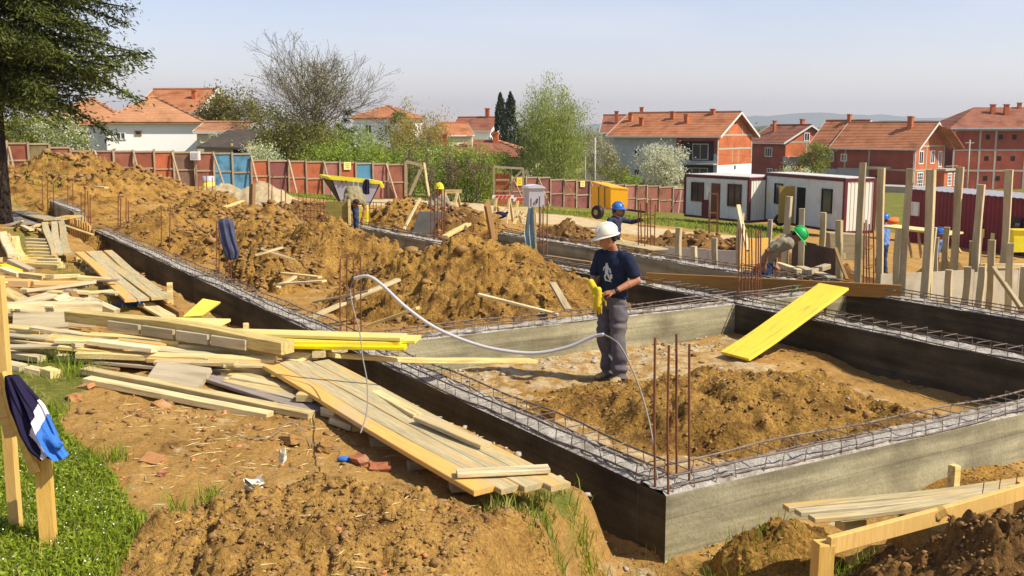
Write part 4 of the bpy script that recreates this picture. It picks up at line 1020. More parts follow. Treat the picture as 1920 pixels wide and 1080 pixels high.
M['yellow_helmet'] = mat('yellow_helmet_plastic', (.80, .66, .03), .4, .05, 5, spec=.4)
M['glove'] = mat('yellow_work_glove', (.70, .52, .03), .85, .2, 12, .4, 50, spec=.15, tint=(.40, .28, .06), tscale=6, tlo=.6, thi=.8)
M['jacket_navy'] = mat('dark_navy_jacket', (.045, .045, .085), .95, .25, 5, .4, 30, spec=.08)
M['shirt_grey'] = mat('grey_green_shirt', (.27, .24, .165), .95, .2, 5, .4, 30, spec=.08)
M['shirt_khaki'] = mat('khaki_shirt', (.25, .22, .12), .95, .2, 5, .4, 30, spec=.08)
M['jeans'] = mat('blue_jeans', (.045, .065, .13), .95, .3, 5, .3, 30, spec=.08)
M['shirt_blue'] = mat('light_blue_shirt', (.13, .24, .52), .95, .15, 5, .3, 30, spec=.08)
M['print'] = mat('pale_shirt_print', (.55, .58, .58), .9, .1)
M['black'] = mat('black_plastic', (.012, .012, .013), .5, .2)

class Body:
    """points given as (forward, to the person's left, up) turned to face FACE"""
    def __init__(self, face): f = Vector((*face, 0)).normalized(); self.f = f; self.l = Vector((-f.y, f.x, 0))
    def __call__(self, f, l, z): return self.f*f+self.l*l+Vector((0, 0, z))
    def ring(self, c, rf, rl, n=20, tilt=0, pw=1.0):
        c = self(*c) if not isinstance(c, Vector) else c; out = []
        for k in range(n):
            a = 2*math.pi*k/n; ca, sa = math.cos(a), math.sin(a)
            ca = math.copysign(abs(ca)**pw, ca); sa = math.copysign(abs(sa)**pw, sa)
            out.append(c+self.f*(rf*ca)+self.l*(rl*sa)+Vector((0, 0, tilt*rf*ca)))
        return out
def helmet(b, c, fwd, up, r, m, parent, peak=.065, name='hard_hat', loc=None):
    """shell with brim, peak, ridge; c = centre of the rim"""
    up = up.normalized(); fwd = (fwd-up*fwd.dot(up)).normalized(); sd = up.cross(fwd); mb = MB(); n = 28
    rings = []
    for i in range(11):
        th = (math.pi/2)*i/10; k = math.cos(th)**.85 if i < 10 else .02; h = math.sin(th)*.150/.125*r
        rings.append([c+fwd*(r*1.14*k*math.cos(2*math.pi*j/n))+sd*(r*k*math.sin(2*math.pi*j/n))+up*h for j in range(n)])
    inner = [[c+(p-c)*.95-up*.002 for p in rg] for rg in reversed(rings[:-1])]
    mb.loft(list(reversed(inner))[::-1]+[], cap=False)
    brim = []
    for k, dz in ((1.0, 0), (1.06, -.004), (1.12, -.010), (1.125, -.014), (1.0, -.006), (.95, -.002)):
        rg = []
        for j in range(n):
            a = 2*math.pi*j/n; ex = max(0, math.cos(a))**1.6*peak if k > 1 else 0; ex *= (k-1)/.12 if k > 1 else 0
            rg.append(c+fwd*(r*1.14*k*math.cos(a)+ex)+sd*(r*k*math.sin(a))+up*(dz-(.35*ex)))
        brim.append(rg)
    mb.loft(rings); mb.loft(brim, cap=False)
    for w, off in ((.012, 0), (.007, .035), (.007, -.035)):
        pts = []
        for i in range(15):
            t = R(14)+R(152)*i/14; k = math.sin(t)
            pts.append(c+fwd*(-r*1.14*math.cos(t)*math.cos(off*3))+sd*off+up*(r*1.2*abs(k)**.95*.985+.003))
        mb.tube(pts, [w*.8]+[w]*13+[w*.8], 6)
    o = mb.build(name, M[m] if isinstance(m, str) else m, parent, smooth=True)
    return o
def hand(mb, wrist, palm_dir, back, size=1.0, curl=.5, side=1, spread=.10):
    """palm + five bent fingers; back = back-of-hand normal; side +1: thumb on +cross side"""
    d = palm_dir.normalized(); bk = (back-d*back.dot(d)).normalized(); sd = d.cross(bk)*side
    k = size
    mb.loft([[wrist+d*(x*k)+sd*(w*k*math.cos(a))+bk*(h*k*math.sin(a)) for a in [2*math.pi*j/12 for j in range(12)]] for x, w, h in ((-.01, .024, .019), (.02, .034, .016), (.06, .041, .015), (.088, .040, .012), (.096, .036, .009))])
    for i, (off, L) in enumerate(((-.030, .066), (-.010, .076), (.011, .072), (.031, .056))):
        p = wrist+d*(.088*k)+sd*(-off*k); dr = (d+sd*(-off*spread*30*.1)).normalized(); a = 0
        for s, fr in enumerate((.45, .32, .25)):
            a += curl*(.55 if s == 0 else .8)
            dd = (dr*math.cos(a)-bk*math.sin(a)).normalized(); q = p+dd*(L*fr*k)
            mb.cap(p, (.0092-.0008*s)*k, q, (.0088-.0012*s)*k, 8); p = q
    p = wrist+d*(.022*k)+sd*(.030*k); a1 = (d*.75+sd*.75-bk*.25).normalized(); q = p+a1*(.040*k); mb.cap(p, .0125*k, q, .0105*k, 8)
    q2 = q+(d*.95+sd*.15-bk*.35*(.5+curl)).normalized()*(.034*k); mb.cap(q, .0105*k, q2, .0085*k, 8)
def head(mb, c, fwd, up, r=1.0, n=22):
    """skull, jaw, nose, brow, lips, ears"""
    up = up.normalized(); fwd = (fwd-up*fwd.dot(up)).normalized(); sd = up.cross(fwd)
    def p(f, s, u): return c+fwd*(f*r)+sd*(s*r)+up*(u*r)
    rings = []
    for u, f0, f1, w in ((-.118, .035, .070, .022), (-.108, .005, .088, .042), (-.085, -.030, .094, .056), (-.055, -.062, .093, .065), (-.02, -.082, .093, .071), (.02, -.092, .095, .075), (.055, -.094, .093, .076), (.085, -.084, .078, .068), (.108, -.058, .050, .048), (.118, -.02, .015, .018)):
        rings.append([p((f0+f1)/2+(f1-f0)/2*math.cos(2*math.pi*j/n), w*math.sin(2*math.pi*j/n), u) for j in range(n)])
    mb.loft(rings)
    mb.loft([[p(.088+ff, ww*math.cos(a), u+.004*math.sin(a)) for a in [2*math.pi*j/8 for j in range(8)]] for u, ff, ww in ((.02, .004, .006), (0, .012, .008), (-.018, .02, .010), (-.032, .024, .014), (-.040, .012, .015), (-.044, -.004, .010))])
    mb.cap(p(.088, -.035, .030), .010*r, p(.090, .035, .030), .010*r, 8)
    mb.cap(p(.092, -.020, -.066), .007*r, p(.092, .020, -.066), .007*r, 8); mb.cap(p(.089, -.018, -.076), .008*r, p(.089, .018, -.076), .008*r, 8)
    mb.ell(p(.078, 0, -.104), (.018*r, .022*r, .014*r), None, 8, 6)
    for s in (-1, 1):
        Mx = Matrix((fwd, sd, up)).transposed()
        mb.ell(p(-.008, .077*s, -.012), (.019*r, .008*r, .032*r), Mx, 8, 6)
    return p, sd
def eyes(p, r, parent):
    mb = MB()
    for s in (-1, 1): mb.ell(p(.080, .031*s, .012), (.013*r, .013*r, .010*r), None, 8, 6)
    return mb.build('eyes', M['black'], parent, smooth=True)

# ---- the man in the middle of the front bay
def main_man():
    base = at(1147, 717, .0); base.z = hz(base.x, base.y)+.01
    root = empty('person', base, 0, 'man in white hard hat and navy printed t-shirt pulling off yellow gloves', 'person')
    b = Body((-.72, -.69))
    # head turned down and to his right
    hc = b(.075, -.02, 1.605); hf = (b.f*.70-b.l*.60-Vector((0, 0, .62))).normalized(); hu = (Vector((0, 0, 1))+hf*.35+b.l*.04).normalized()
    m = MB()
    p, sd = head(m, hc, hf, hu, .98)
    m.loft([b.ring((.0, 0, 1.42), .062, .075, 14), b.ring((.012, 0, 1.47), .056, .06, 14), b.ring((.035, -.006, 1.53), .054, .056, 14), b.ring((.055, -.012, 1.57), .054, .055, 14)])
    # torso under the shirt, hips and legs (slim, inside the clothes)
    m.loft([b.ring((0, 0, .90), .10, .145), b.ring((0, 0, 1.05), .095, .13), b.ring((0, 0, 1.25), .105, .155), b.ring((-.005, 0, 1.38), .09, .17), b.ring((0, 0, 1.44), .05, .09)])
    shL, elL, wrL = b(-.01, .195, 1.385), b(-.06, .285, 1.155), b(.20, .185, 1.045)
    shR, elR, wrR = b(-.01, -.195, 1.385), b(.03, -.255, 1.14), b(.235, -.085, 1.075)
    for sh, el, wr in ((shL, elL, wrL), (shR, elR, wrR)):
        m.cap(sh, .055, el, .045, 14); m.cap(el, .046, el.lerp(wr, .35), .047, 14); m.cap(el.lerp(wr, .3), .047, wr, .029, 14)
    pdL = (b(.30, .055, 1.015)-wrL); hand(m, wrL, pdL, (b.l*.55+Vector((0, 0, .8))), 1.0, .75, side=-1)
    for s, kn, an in ((1, b(.03, .115, .50), b(.0, .125, .09)), (-1, b(.02, -.105, .50), b(-.09, -.11, .09))):
        m.cap(b(0, .085*s, .88), .085, kn, .055, 14); m.cap(kn, .055, an, .04, 14)
    me = fuse(m, .0065, 2, 'person_body'); body = mesh_obj('body', me, M['skin'], root, True)
    eyes(p, .98, root)
    # hair under the helmet, neck nape and sideburns
    h = MB(); n = 22; rings = []
    for u, f0, f1, w in ((-.055, -.080, -.045, .050), (-.035, -.094, -.02, .068), (-.01, -.100, .005, .0775), (.03, -.104, .02, .081), (.07, -.10, .04, .081), (.10, -.08, .05, .06)):
        rings.append([p((f0+f1)/2+(f1-f0)/2*math.cos(2*math.pi*j/n), w*math.sin(2*math.pi*j/n), u) for j in range(n)])
    h.loft(rings); mesh_obj('hair', fuse(h, .006, 1, 'hair', lambda c: .003*fbm(c[:, 0]*60+c[:, 1]*40, c[:, 2]*90, 2)), M['hair'], root, True)
    hh = helmet(b, p(-.002, 0, .040), (p(1, 0, 0)-p(0, 0, 0)), (p(-.10, 0, 1)-p(0, 0, 0)), .111, 'white_helmet', root, .045)
    # t-shirt
    def folds(c):
        return .010*fbm(c[:, 0]*9+3, c[:, 2]*5+c[:, 1]*6, 4)+.006*np.sin(c[:, 2]*38+c[:, 0]*22+4*fbm(c[:, 0]*6, c[:, 1]*6, 2))*(c[:, 2] < 1.2)
    sh = MB()
    sh.loft([b.ring((.0, .0, .945), .128, .182, 26), b.ring((.0, 0, 1.0), .124, .176, 26), b.ring((0, 0, 1.10), .120, .170, 26), b.ring((.004, 0, 1.22), .128, .180, 26), b.ring((.004, 0, 1.32), .128, .192, 26), b.ring((0, 0, 1.39), .108, .19, 26), b.ring((-.002, 0, 1.435), .085, .135, 26), b.ring((.004, 0, 1.468), .070, .082, 26)])
    for s, e in ((shL, elL), (shR, elR)):
        s0 = s-(e-s)*.12+Vector((0, 0, .0)); sh.cap(s0.lerp(b(0, 0, 1.38), .25), .078, s, .074, 16); sh.cap(s, .076, s.lerp(e, .66), .078, 16)
    # cut the sleeve end flat by leaving the arm poke out
    mesh_obj('t_shirt', fuse(sh, .009, 2, 't_shirt', folds), M['navy'], root, True)
    # trousers
    def tf(c):
        zz = c[:, 2]; low = np.clip((.45-zz)/.45, 0, 1)
        return .015*fbm(c[:, 0]*7, zz*6+c[:, 1]*5, 4)+(.007+.012*low)*np.sin(zz*(34+14*low)+c[:, 0]*16+6*fbm(c[:, 0]*5, zz*4, 2))
    tr = MB()
    tr.loft([b.ring((0, 0, .82), .125, .165, 24), b.ring((-.01, 0, .90), .128, .172, 24), b.ring((0, 0, .97), .118, .168, 24), b.ring((0, 0, 1.02), .112, .162, 24)])
    for s, kn, an in ((1, b(.035, .112, .50), b(.0, .122, .10)), (-1, b(.02, -.100, .50), b(-.085, -.108, .10))):
        hp = b(0, .088*s, .86); up = Vector((0, 0, 1))
        tr.loft([b.ring(hp, .112, .092, 20), b.ring(hp.lerp(kn, .4), .108, .092, 20), b.ring(kn, .094, .086, 20), b.ring(kn.lerp(an, .5), .092, .084, 20), b.ring(kn.lerp(an, .85), .094, .084, 20), b.ring(an+b(.01, 0, -.055), .102, .086, 20)])
    mesh_obj('trousers', fuse(tr, .010, 2, 'trousers', tf), M['trouser'], root, True)
    bl = MB(); bl.loft([b.ring((0, 0, .962), .128, .175, 24), b.ring((0, 0, 1.0), .124, .172, 24)]); bl.build('belt', M['black'], root, True)
    # boots, toes to his front
    for an, td in ((b(.0, .122, 0), b(.97, .22, 0)), (b(-.085, -.108, 0), b(1, -.12, 0))):
        td = td.normalized(); ss = Vector((-td.y, td.x, 0)); bo = MB()
        prof = ((-.085, .036, .075), (-.06, .042, .10), (.0, .043, .11), (.05, .044, .085), (.10, .050, .062), (.15, .050, .05), (.19, .040, .04), (.205, .022, .028))
        bo.loft([[an+td*x+ss*(w*math.cos(a))+Vector((0, 0, .012+max(0, (h-.0)*(.5+.5*math.sin(a))))) for a in [2*math.pi*j/16 for j in range(16)]] for x, w, h in prof])
        q = bo.build('boot', M['boot'], root, True)
        so = MB(); so.prism([an+td*x+ss*y for x, y in ((-.09, -.03), (-.03, -.042), (.1, -.052), (.17, -.05), (.205, -.02), (.205, .02), (.17, .05), (.1, .052), (-.03, .042), (-.09, .03))], (0, 0, .022)); so.build('sole', M['sole'], q)
    # glove worn on his right hand
    gl = MB(); pdR = b(.285, .03, 1.0)-wrR
    hand(gl, wrR-pdR.normalized()*.0, pdR, (b.l*-.75+b.f*.3+Vector((0, 0, .5))), 1.28, .55, side=1)
    gl.cap(wrR-pdR.normalized()*.07, .043, wrR+pdR.normalized()*.02, .040, 14)
    mesh_obj('worn_glove', fuse(gl, .006, 1, 'worn_glove'), M['glove'], root, True)
    # wrist band
    wb = MB(); d = (wrL-elL).normalized(); wb.cap(wrL-d*.035, .034, wrL-d*.018, .033, 14); wb.build('wrist_band', M['black'], root, True)
    # print of a leaping pale figure on the chest, laid on the cloth
    shirt = [o for o in S.objects if o.parent == root and o.name.startswith('t_shirt')][0]
    bv = BVHTree.FromObject(shirt, bpy.context.evaluated_depsgraph_get())
    pr = MB()
    def blob(pts, w):
        for a, c in zip(pts[:-1], pts[1:]):
            n = 5
            for i in range(n):
                for k in range(2):
                    u0 = [a[j]+(c[j]-a[j])*i/n for j in (0, 1)]; u1 = [a[j]+(c[j]-a[j])*(i+1)/n for j in (0, 1)]
                    dx, dz = u1[0]-u0[0], u1[1]-u0[1]; L = math.hypot(dx, dz); nx, nz = -dz/L*w/2, dx/L*w/2
                    s0, s1 = (-1, 0) if k == 0 else (0, 1)
                    vs = []
                    for u, sg in ((u0, s0), (u1, s0), (u1, s1), (u0, s1)):
                        o = b(.5, u[0]+nx*sg, u[1]+nz*sg); hit = bv.ray_cast(o, -b.f)
                        if hit[0] is None: break
                        vs.append(hit[0]+hit[1]*.0025)
                    if len(vs) == 4: pr.add(vs, [(0, 1, 2, 3)])
    X, Z = .015, 1.24
    for pts, w in (([(X-.004, Z+.095), (X-.002, Z+.07)], .030), ([(X, Z+.07), (X+.004, Z+.03), (X-.004, Z-.02)], .046), ([(X+.012, Z+.06), (X-.038, Z+.045), (X-.048, Z+.01)], .018), ([(X+.0, Z+.06), (X+.045, Z+.03), (X+.05, Z-.01)], .018),
                   ([(X-.004, Z-.015), (X-.025, Z-.055), (X-.012, Z-.10)], .024), ([(X+.004, Z-.01), (X+.03, Z-.05), (X+.045, Z-.09)], .024), ([(X+.055, Z-.02), (X+.06, Z-.07)], .022), ([(X-.03, Z-.085), (X+.05, Z-.105)], .014)): blob(pts, w)
    pr.build('shirt_print', M['print'], root)
    # the loose glove hanging from his bare hand: a thing of its own
    g2 = MB(); top = base+b(.30, .05, 1.01)
    hand(g2, top-base, Vector((0, 0, -1))+b.l*-.08, b.f*.9+b.l*.3, 1.35, .16, side=-1, spread=.3)
    g2.cap(top-base+Vector((0, 0, .05)), .036, top-base+Vector((0, 0, -.03)), .042, 12)
    g2.cap(top-base+Vector((0, 0, -.02)), .040, top-base+Vector((0, 0, -.11)), .048, 12)
    go = mesh_obj('work_glove', fuse(g2, .006, 1, 'work_glove'), M['glove'], None, True); go.location = base
    tag(go, 'yellow work glove hanging from the bare hand of the man in the white helmet', 'glove')
main_man()

def figure(label, base, face, J, cols, hat=None, voxel=.014, hat_r=.118, group=None, parts=(), hair=True, heads=True):
    """one continuous body; J joints in (forward, left, up); cols: zone -> material"""
    root = empty('person', base, 0, label, 'person', group); b = Body(face); m = MB(); zones = []
    def seg(a, r1, c, r2, zone):
        a = b(*a); c = b(*c); m.cap(a, r1, c, r2, 14); zones.append((a, c, max(r1, r2), zone))
    hc = b(*J['head']); hf = b(*J['look']).normalized(); hu = (Vector((0, 0, 1))*J.get('hup', 1)+b(*J.get('tilt', (0, 0, 0))))
    p, sd = head(m, hc, hf, hu, .98); zones.append((hc-hu.normalized()*.06, hc+hu.normalized()*.06, .10, 'skin'))
    seg(J['neck'], .058, tuple(a*.6+c*.4 for a, c in zip(J['head'], J['neck'])), .056, 'skin')
    ch, pe = J['neck'], J['pelvis']
    mid = J.get('mid', tuple((a+c)/2 for a, c in zip(ch, pe)))
    for l in (-.085, 0, .085):
        seg((ch[0], ch[1]+l*1.1, ch[2]-.10), .115, (mid[0], mid[1]+l, mid[2]), .115, 'top')
        seg((mid[0], mid[1]+l, mid[2]), .115, (pe[0], pe[1]+l*.9, pe[2]+.04), .115, 'top')
    for k in 'LR':
        s_, e_, w_, h_ = J['sh'+k], J['el'+k], J['wr'+k], J['ha'+k]
        if cols.get('sleeve', 'short') == 'long':
            seg(s_, .068, e_, .060, 'top'); seg(e_, .058, w_, .046, 'top')
        else:
            mdl = tuple(a*.3+c*.7 for a, c in zip(s_, e_)); seg(s_, .074, mdl, .07, 'top'); seg(mdl, .047, e_, .045, 'skin'); seg(e_, .046, w_, .03, 'skin')
        n0 = len(m.v); hand(m, b(*w_), b(*h_)-b(*w_), b(*J.get('back'+k, (0, 0, 1))), 1.05, .6, side=1 if k == 'L' else -1); zones.append((b(*w_), b(*h_), .045, 'hand'))
        hp, kn, an = J['hp'+k], J['kn'+k], J['an'+k]
        seg(hp, .105, kn, .078, 'leg'); seg(kn, .078, an, .068, 'leg')
        to = J.get('to'+k, (an[0]+.17, an[1], an[2]-.05)); seg((an[0]-.03, an[1], an[2]-.05), .045, to, .040, 'shoe')
    me = fuse(m, voxel, 2, 'person_body', lambda c: .007*fbm(c[:, 0]*8+c[:, 1]*7, c[:, 2]*8, 3)+.004*np.sin(c[:, 2]*40+c[:, 0]*25+c[:, 1]*17))
    names = ['skin', 'top', 'leg', 'shoe', 'hand']
    n = len(me.polygons); ce = np.empty(n*3); me.polygons.foreach_get('center', ce); ce = ce.reshape(-1, 3)
    best = np.full(n, 1e9); mi = np.zeros(n, int)
    for a, c, r, z in zones:
        a = np.array(a); d = np.array(c)-a; k = np.clip(((ce-a)@d)/(d@d+1e-9), 0, 1); ds = np.linalg.norm(ce-a-k[:, None]*d, axis=1)/r
        w = ds < best; best[w] = ds[w]; mi[w] = names.index(z)
    ms = [M[cols.get('skin', 'skin_dark')], M[cols['top']], M[cols['leg']], M['boot'], M[cols.get('hand', cols.get('skin', 'skin_dark'))]]
    for x in ms: me.materials.append(x)
    me.polygons.foreach_set('material_index', mi.astype(np.int32))
    mesh_obj('body', me, None, root, True)
    if heads: eyes(p, .98, root)
    h = MB(); n = 18
    h.loft([[p((f0+f1)/2+(f1-f0)/2*math.cos(2*math.pi*j/n), w*math.sin(2*math.pi*j/n), u) for j in range(n)] for u, f0, f1, w in ((-.055, -.080, -.045, .050), (-.01, -.100, .005, .0775), (.05, -.104, .03, .081), (.115, -.07, .05, .06), (.125, -.02, .0, .02))])
    h.build('hair', M['hair'], root, True)
    if hat: helmet(b, p(-.002, 0, .040), p(1, 0, 0)-p(0, 0, 0), p(-.08, 0, 1)-p(0, 0, 0), hat_r, hat, root)
    return root, b, p
# worker in blue helmet reaching for the column bars
bp0 = aty(1152, 383, 22.5); base = Vector((bp0.x, 22.5, 0)); base.z = bp0.z-1.72
STAND = dict(hpL=(0, .09, .88), knL=(.03, .10, .48), anL=(0, .11, .09), hpR=(0, -.09, .88), knR=(.02, -.10, .48), anR=(-.05, -.11, .09))
figure('worker in a blue helmet and dark jacket stretching his arm to the column bars', base, (.86, -.5), dict(STAND, head=(.10, -.02, 1.60), look=(.9, .05, -.25), neck=(.02, 0, 1.46), pelvis=(0, 0, .93), shL=(.02, .19, 1.38), elL=(.30, .24, 1.33), wrL=(.56, .22, 1.40), haL=(.64, .20, 1.45), shR=(-.02, -.19, 1.38), elR=(.05, -.30, 1.14), wrR=(.24, -.26, 1.02), haR=(.32, -.24, .98)),
       dict(top='jacket_navy', leg='jeans', sleeve='long', hand='glove'), 'blue_helmet')
# bending worker in the green helmet
bp0 = at(1448, 556, -.02); base = Vector((bp0.x-.20, 17.3, -.30))
figure('worker in a green helmet, grey shirt and jeans bending over the wall', base, (.93, -.30), dict(STAND, head=(.47, .0, 1.38), look=(.55, -.05, -.82), hup=.62, tilt=(.78, 0, 0), neck=(.33, 0, 1.36), mid=(.14, 0, 1.18), pelvis=(0, 0, .93), shL=(.24, .18, 1.31), elL=(.10, .27, 1.08), wrL=(.14, .18, .86), haL=(.18, .14, .79), shR=(.24, -.18, 1.31), elR=(.02, -.28, 1.14), wrR=(-.03, -.22, .90), haR=(-.03, -.19, .82)),
       dict(top='shirt_grey', leg='jeans', sleeve='short'), 'green_helmet')
# worker in light blue behind the tall posts
bp0 = aty(1661, 399, 29.0); base = Vector((bp0.x, 29.0, bp0.z-1.80))
figure('worker in light blue shirt, jeans and blue cap walking behind the tall posts', base, (-.75, .66), dict(STAND, head=(.03, 0, 1.61), look=(1, .1, -.1), neck=(0, 0, 1.46), pelvis=(0, 0, .93), knL=(.12, .10, .48), anL=(.10, .11, .09), shL=(0, .2, 1.39), elL=(-.05, .27, 1.12), wrL=(.08, .26, .88), haL=(.1, .26, .80), shR=(0, -.2, 1.39), elR=(.02, -.27, 1.12), wrR=(.12, -.25, .90), haR=(.15, -.25, .82)),
       dict(top='shirt_blue', leg='jeans', sleeve='short'), 'blue_helmet')
bp0 = aty(1752, 425, 25.0); base = Vector((bp0.x, 25.0, bp0.z-1.62))
figure('worker in a blue helmet and light blue shirt half hidden by the short posts', base, (.5, -.86), dict(STAND, head=(.16, 0, 1.44), look=(.8, .0, -.5), neck=(.06, 0, 1.36), pelvis=(-.05, .04, .88), shL=(.04, .2, 1.29), elL=(.05, .27, 1.02), wrL=(.26, .2, .94), haL=(.34, .16, .92), shR=(.04, -.2, 1.29), elR=(.06, -.27, 1.02), wrR=(.26, -.2, .94), haR=(.34, -.16, .92)),
       dict(top='shirt_blue', leg='jeans', sleeve='short'), 'blue_helmet')
# bent man in the khaki shirt by the timber box (his back to the camera)
bp0 = aty(662, 358, 25.5); base = Vector((bp0.x-.05, 25.5, bp0.z-1.13))
figure('man in a khaki shirt bent double over the yellow bricks beside the timber box', base, (.35, -.94), dict(STAND, head=(.56, 0, .86), look=(.45, 0, -.9), hup=.35, tilt=(.94, 0, 0), neck=(.46, 0, 1.02), mid=(.25, 0, 1.16), pelvis=(0, 0, .98), hpL=(0, .09, .92), hpR=(0, -.09, .92), shL=(.36, .19, 1.02), elL=(.46, .24, .74), wrL=(.52, .16, .5), haL=(.55, .13, .42), shR=(.36, -.19, 1.02), elR=(.44, -.24, .74), wrR=(.50, -.16, .5), haR=(.53, -.13, .42)),
       dict(top='shirt_khaki', leg='jeans', sleeve='short'), None, heads=False)
# crouching worker with the yellow helmet behind the bars
bp0 = aty(822, 345, 27.0); base = Vector((bp0.x, 27.0, bp0.z-1.66))
figure('worker in a yellow helmet standing behind the far column bars', base, (.4, -.9), dict(STAND, head=(.06, 0, 1.52), look=(.9, .1, -.4), neck=(0, 0, 1.40), pelvis=(0, 0, .90), shL=(0, .19, 1.32), elL=(.08, .26, 1.05), wrL=(.30, .16, 1.02), haL=(.38, .12, 1.02), shR=(0, -.19, 1.32), elR=(.08, -.26, 1.05), wrR=(.30, -.16, 1.02), haR=(.38, -.12, 1.02)),
       dict(top='shirt_grey', leg='wood_brown', sleeve='short'), 'yellow_helmet')
# ------------------------------------------------------------------ cloth, hose, litter
def cloth(name, label, cat, base, prof, m, parent=None, thick=.03, seed=0, n=22, folds=.03, mats=None, mfun=None, rows=24):
    """hanging cloth: prof = [(z, x_left, x_right, y)] from top to bottom, real thickness and folds"""
    rings = []; zs = [p[0] for p in prof]
    for i in range(rows+1):
        k = i/rows; z = zs[0]+(zs[-1]-zs[0])*k
        a = [float(np.interp(-z, [-q for q in zs], [p[j] for p in prof])) for j in (1, 2, 3)]
        rg = []
        for side in (1, -1):
            for j in range(n):
                u = j/(n-1) if side == 1 else 1-j/(n-1)
                x = a[0]+(a[1]-a[0])*u
                f = folds*(math.sin(u*15+seed+2*math.sin(z*4+seed))+.5*math.sin(u*31+seed*2+z*5))*min(1, k*2+.25)
                e = thick*(math.sin(math.pi*min(1, max(0, u)))**.4)*(.6+.4*k)
                rg.append(Vector((x, a[2]-e*side*.5-f, z+.012*math.sin(u*9+seed)*k)))
        rings.append(rg)
    mb = MB(); mb.loft(rings)
    if mfun:
        for i, f in enumerate(mb.f):
            c = sum((Vector(mb.v[j]) for j in f), Vector())/len(f); mb.m[i] = mfun(c)
    o = mb.build(name, mats or M[m], parent, True, label, cat); o.location = base; return o
M['denim'] = mat('worn_blue_jacket_cloth', (.075, .082, .135), .95, .25, 6, .5, 30, spec=.06)
M['towel'] = mat('pale_blue_towel', (.24, .36, .38), 1, 0, 3, .4, 60, stretch=(14, 14, .6), col2=(.42, .52, .50), spec=.05)
M['royal'] = mat('royal_blue_fleece', (.05, .17, .52), 1, .15, 5, .4, 40, spec=.05)
M['ink'] = mat('dark_navy_fleece', (.022, .018, .045), 1, .2, 5, .4, 40, spec=.05)
M['pinkwhite'] = mat('white_fleece', (.78, .70, .68), 1, .05, 5, .3, 40, spec=.05)
p = at(424, 500, .41); p = aty(424, 410, at(410, 524, .41).y+.1)
cloth('jacket', 'worn blue work jacket hanging over two rusty bars in front of the broad earth heap', 'jacket', p, [(0, -.10, .07, 0), (-.05, -.13, .12, -.02), (-.35, -.10, .16, -.03), (-.55, -.06, .20, -.02), (-.66, -.02, .16, 0)], 'denim', thick=.13, seed=1, folds=.016)
p = aty(996, 388, at(1003, 486, .41).y-.15)
cloth('towel', 'pale blue and white striped towel hanging on rusty bars behind the walls', 'towel', p, [(0, -.05, .06, 0), (-.15, -.08, .09, 0), (-.5, -.13, .10, 0), (-.85, -.08, .08, 0), (-1.0, 0, .05, 0)], 'towel', thick=.05, seed=2)
mb = MB(); a = aty(1001, 385, p.y-.05); c = aty(1006, 480, p.y-.05); mb.bar(a, c, .05, .03)
mb.build('lath', M['wood'], label='white upright lath beside the hanging towel', cat='lath')
# jacket over the batter board at the left: navy top, white zigzag, royal blue lower part
def jm(c):
    d = -c.z; xl = float(np.interp(d, [0, .15, .27, .385], [.01, .03, .07, .17])); xr = float(np.interp(d, [0, .15, .27, .385], [.07, .19, .245, .30])); u = (c.x-xl)/(xr-xl)
    e_ = float(np.interp(d, [0, .09, .16, .25, .32, .385], [1.3, 1.2, .74, .48, .34, .12]))+.16*abs(((d*11) % 2)-1)-.08
    return 0 if u < e_ else (1 if u < e_+.24 else 2)
p = aty(6, 705, 4.82)
cloth('jacket', 'navy, white and royal blue fleece jacket draped over the batter board in the grass', 'jacket', p, [(0, .01, .07, 0), (-.06, .015, .12, -.01), (-.15, .03, .19, -.02), (-.27, .07, .245, -.03), (-.34, .11, .27, -.03), (-.385, .17, .30, -.03)], None, thick=.10, seed=4, mats=[M['ink'], M['pinkwhite'], M['royal']], mfun=jm, folds=.016, n=90, rows=110)
mb = MB(); q = aty(100, 826, 4.78); mb.cap((-.05, 0, .02), .034, (.0, -.01, .0), .030, 12); mb.cap((.0, -.01, .0), .030, (.04, -.02, -.012), .020, 12); mb.cap((-.04, 0, -.02), .022, (.012, 0, -.085), .013, 10)
jk = [o for o in S.objects if o.name.startswith('jacket') and o.get('label', '').startswith('navy')][0]
o = mesh_obj('sleeve', fuse(mb, .008, 1, 'sleeve', lambda c: .007*fbm(c[:, 0]*45, c[:, 2]*45+c[:, 1]*30, 3)+.004*np.sin(c[:, 0]*120+c[:, 2]*80)), M['royal'], jk, True); o.location = q-jk.location
# hose and its thin wire ends
def catmull(P_, n=10):
    P_ = [Vector(p) for p in P_]; out = []
    for i in range(len(P_)-1):
        p0, p1, p2, p3 = P_[max(i-1, 0)], P_[i], P_[i+1], P_[min(i+2, len(P_)-1)]
        for k in range(n):
            t = k/n; out.append(.5*((2*p1)+(p2-p0)*t+(2*p0-5*p1+4*p2-p3)*t*t+(3*p1-p0-3*p2+p3)*t**3))
    out.append(P_[-1]); return out
M['hose'] = mat('grey_plastic_conduit', (.50, .49, .50), .35, .08, 4, spec=.4)
M['wire'] = mat('grey_wire', (.25, .23, .19), .6, .1)
yA, yB = 8.0, 7.6
hp = [(664, 522), (690, 518), (716, 534), (760, 575), (812, 612), (870, 638), (930, 655), (1000, 662), (1060, 652), (1110, 632), (1132, 627)]
pts = [aty(px, py, yA+(yB-yA)*i/10) for i, (px, py) in enumerate(hp)]
e = empty('conduit', pts[0], 0, 'long grey plastic conduit arching in a wave from the timber pile past the man', 'conduit')
mb = MB(); mb.tube([p-pts[0] for p in catmull(pts)], .0132, 10); mb.build('tube', M['hose'], e, True)
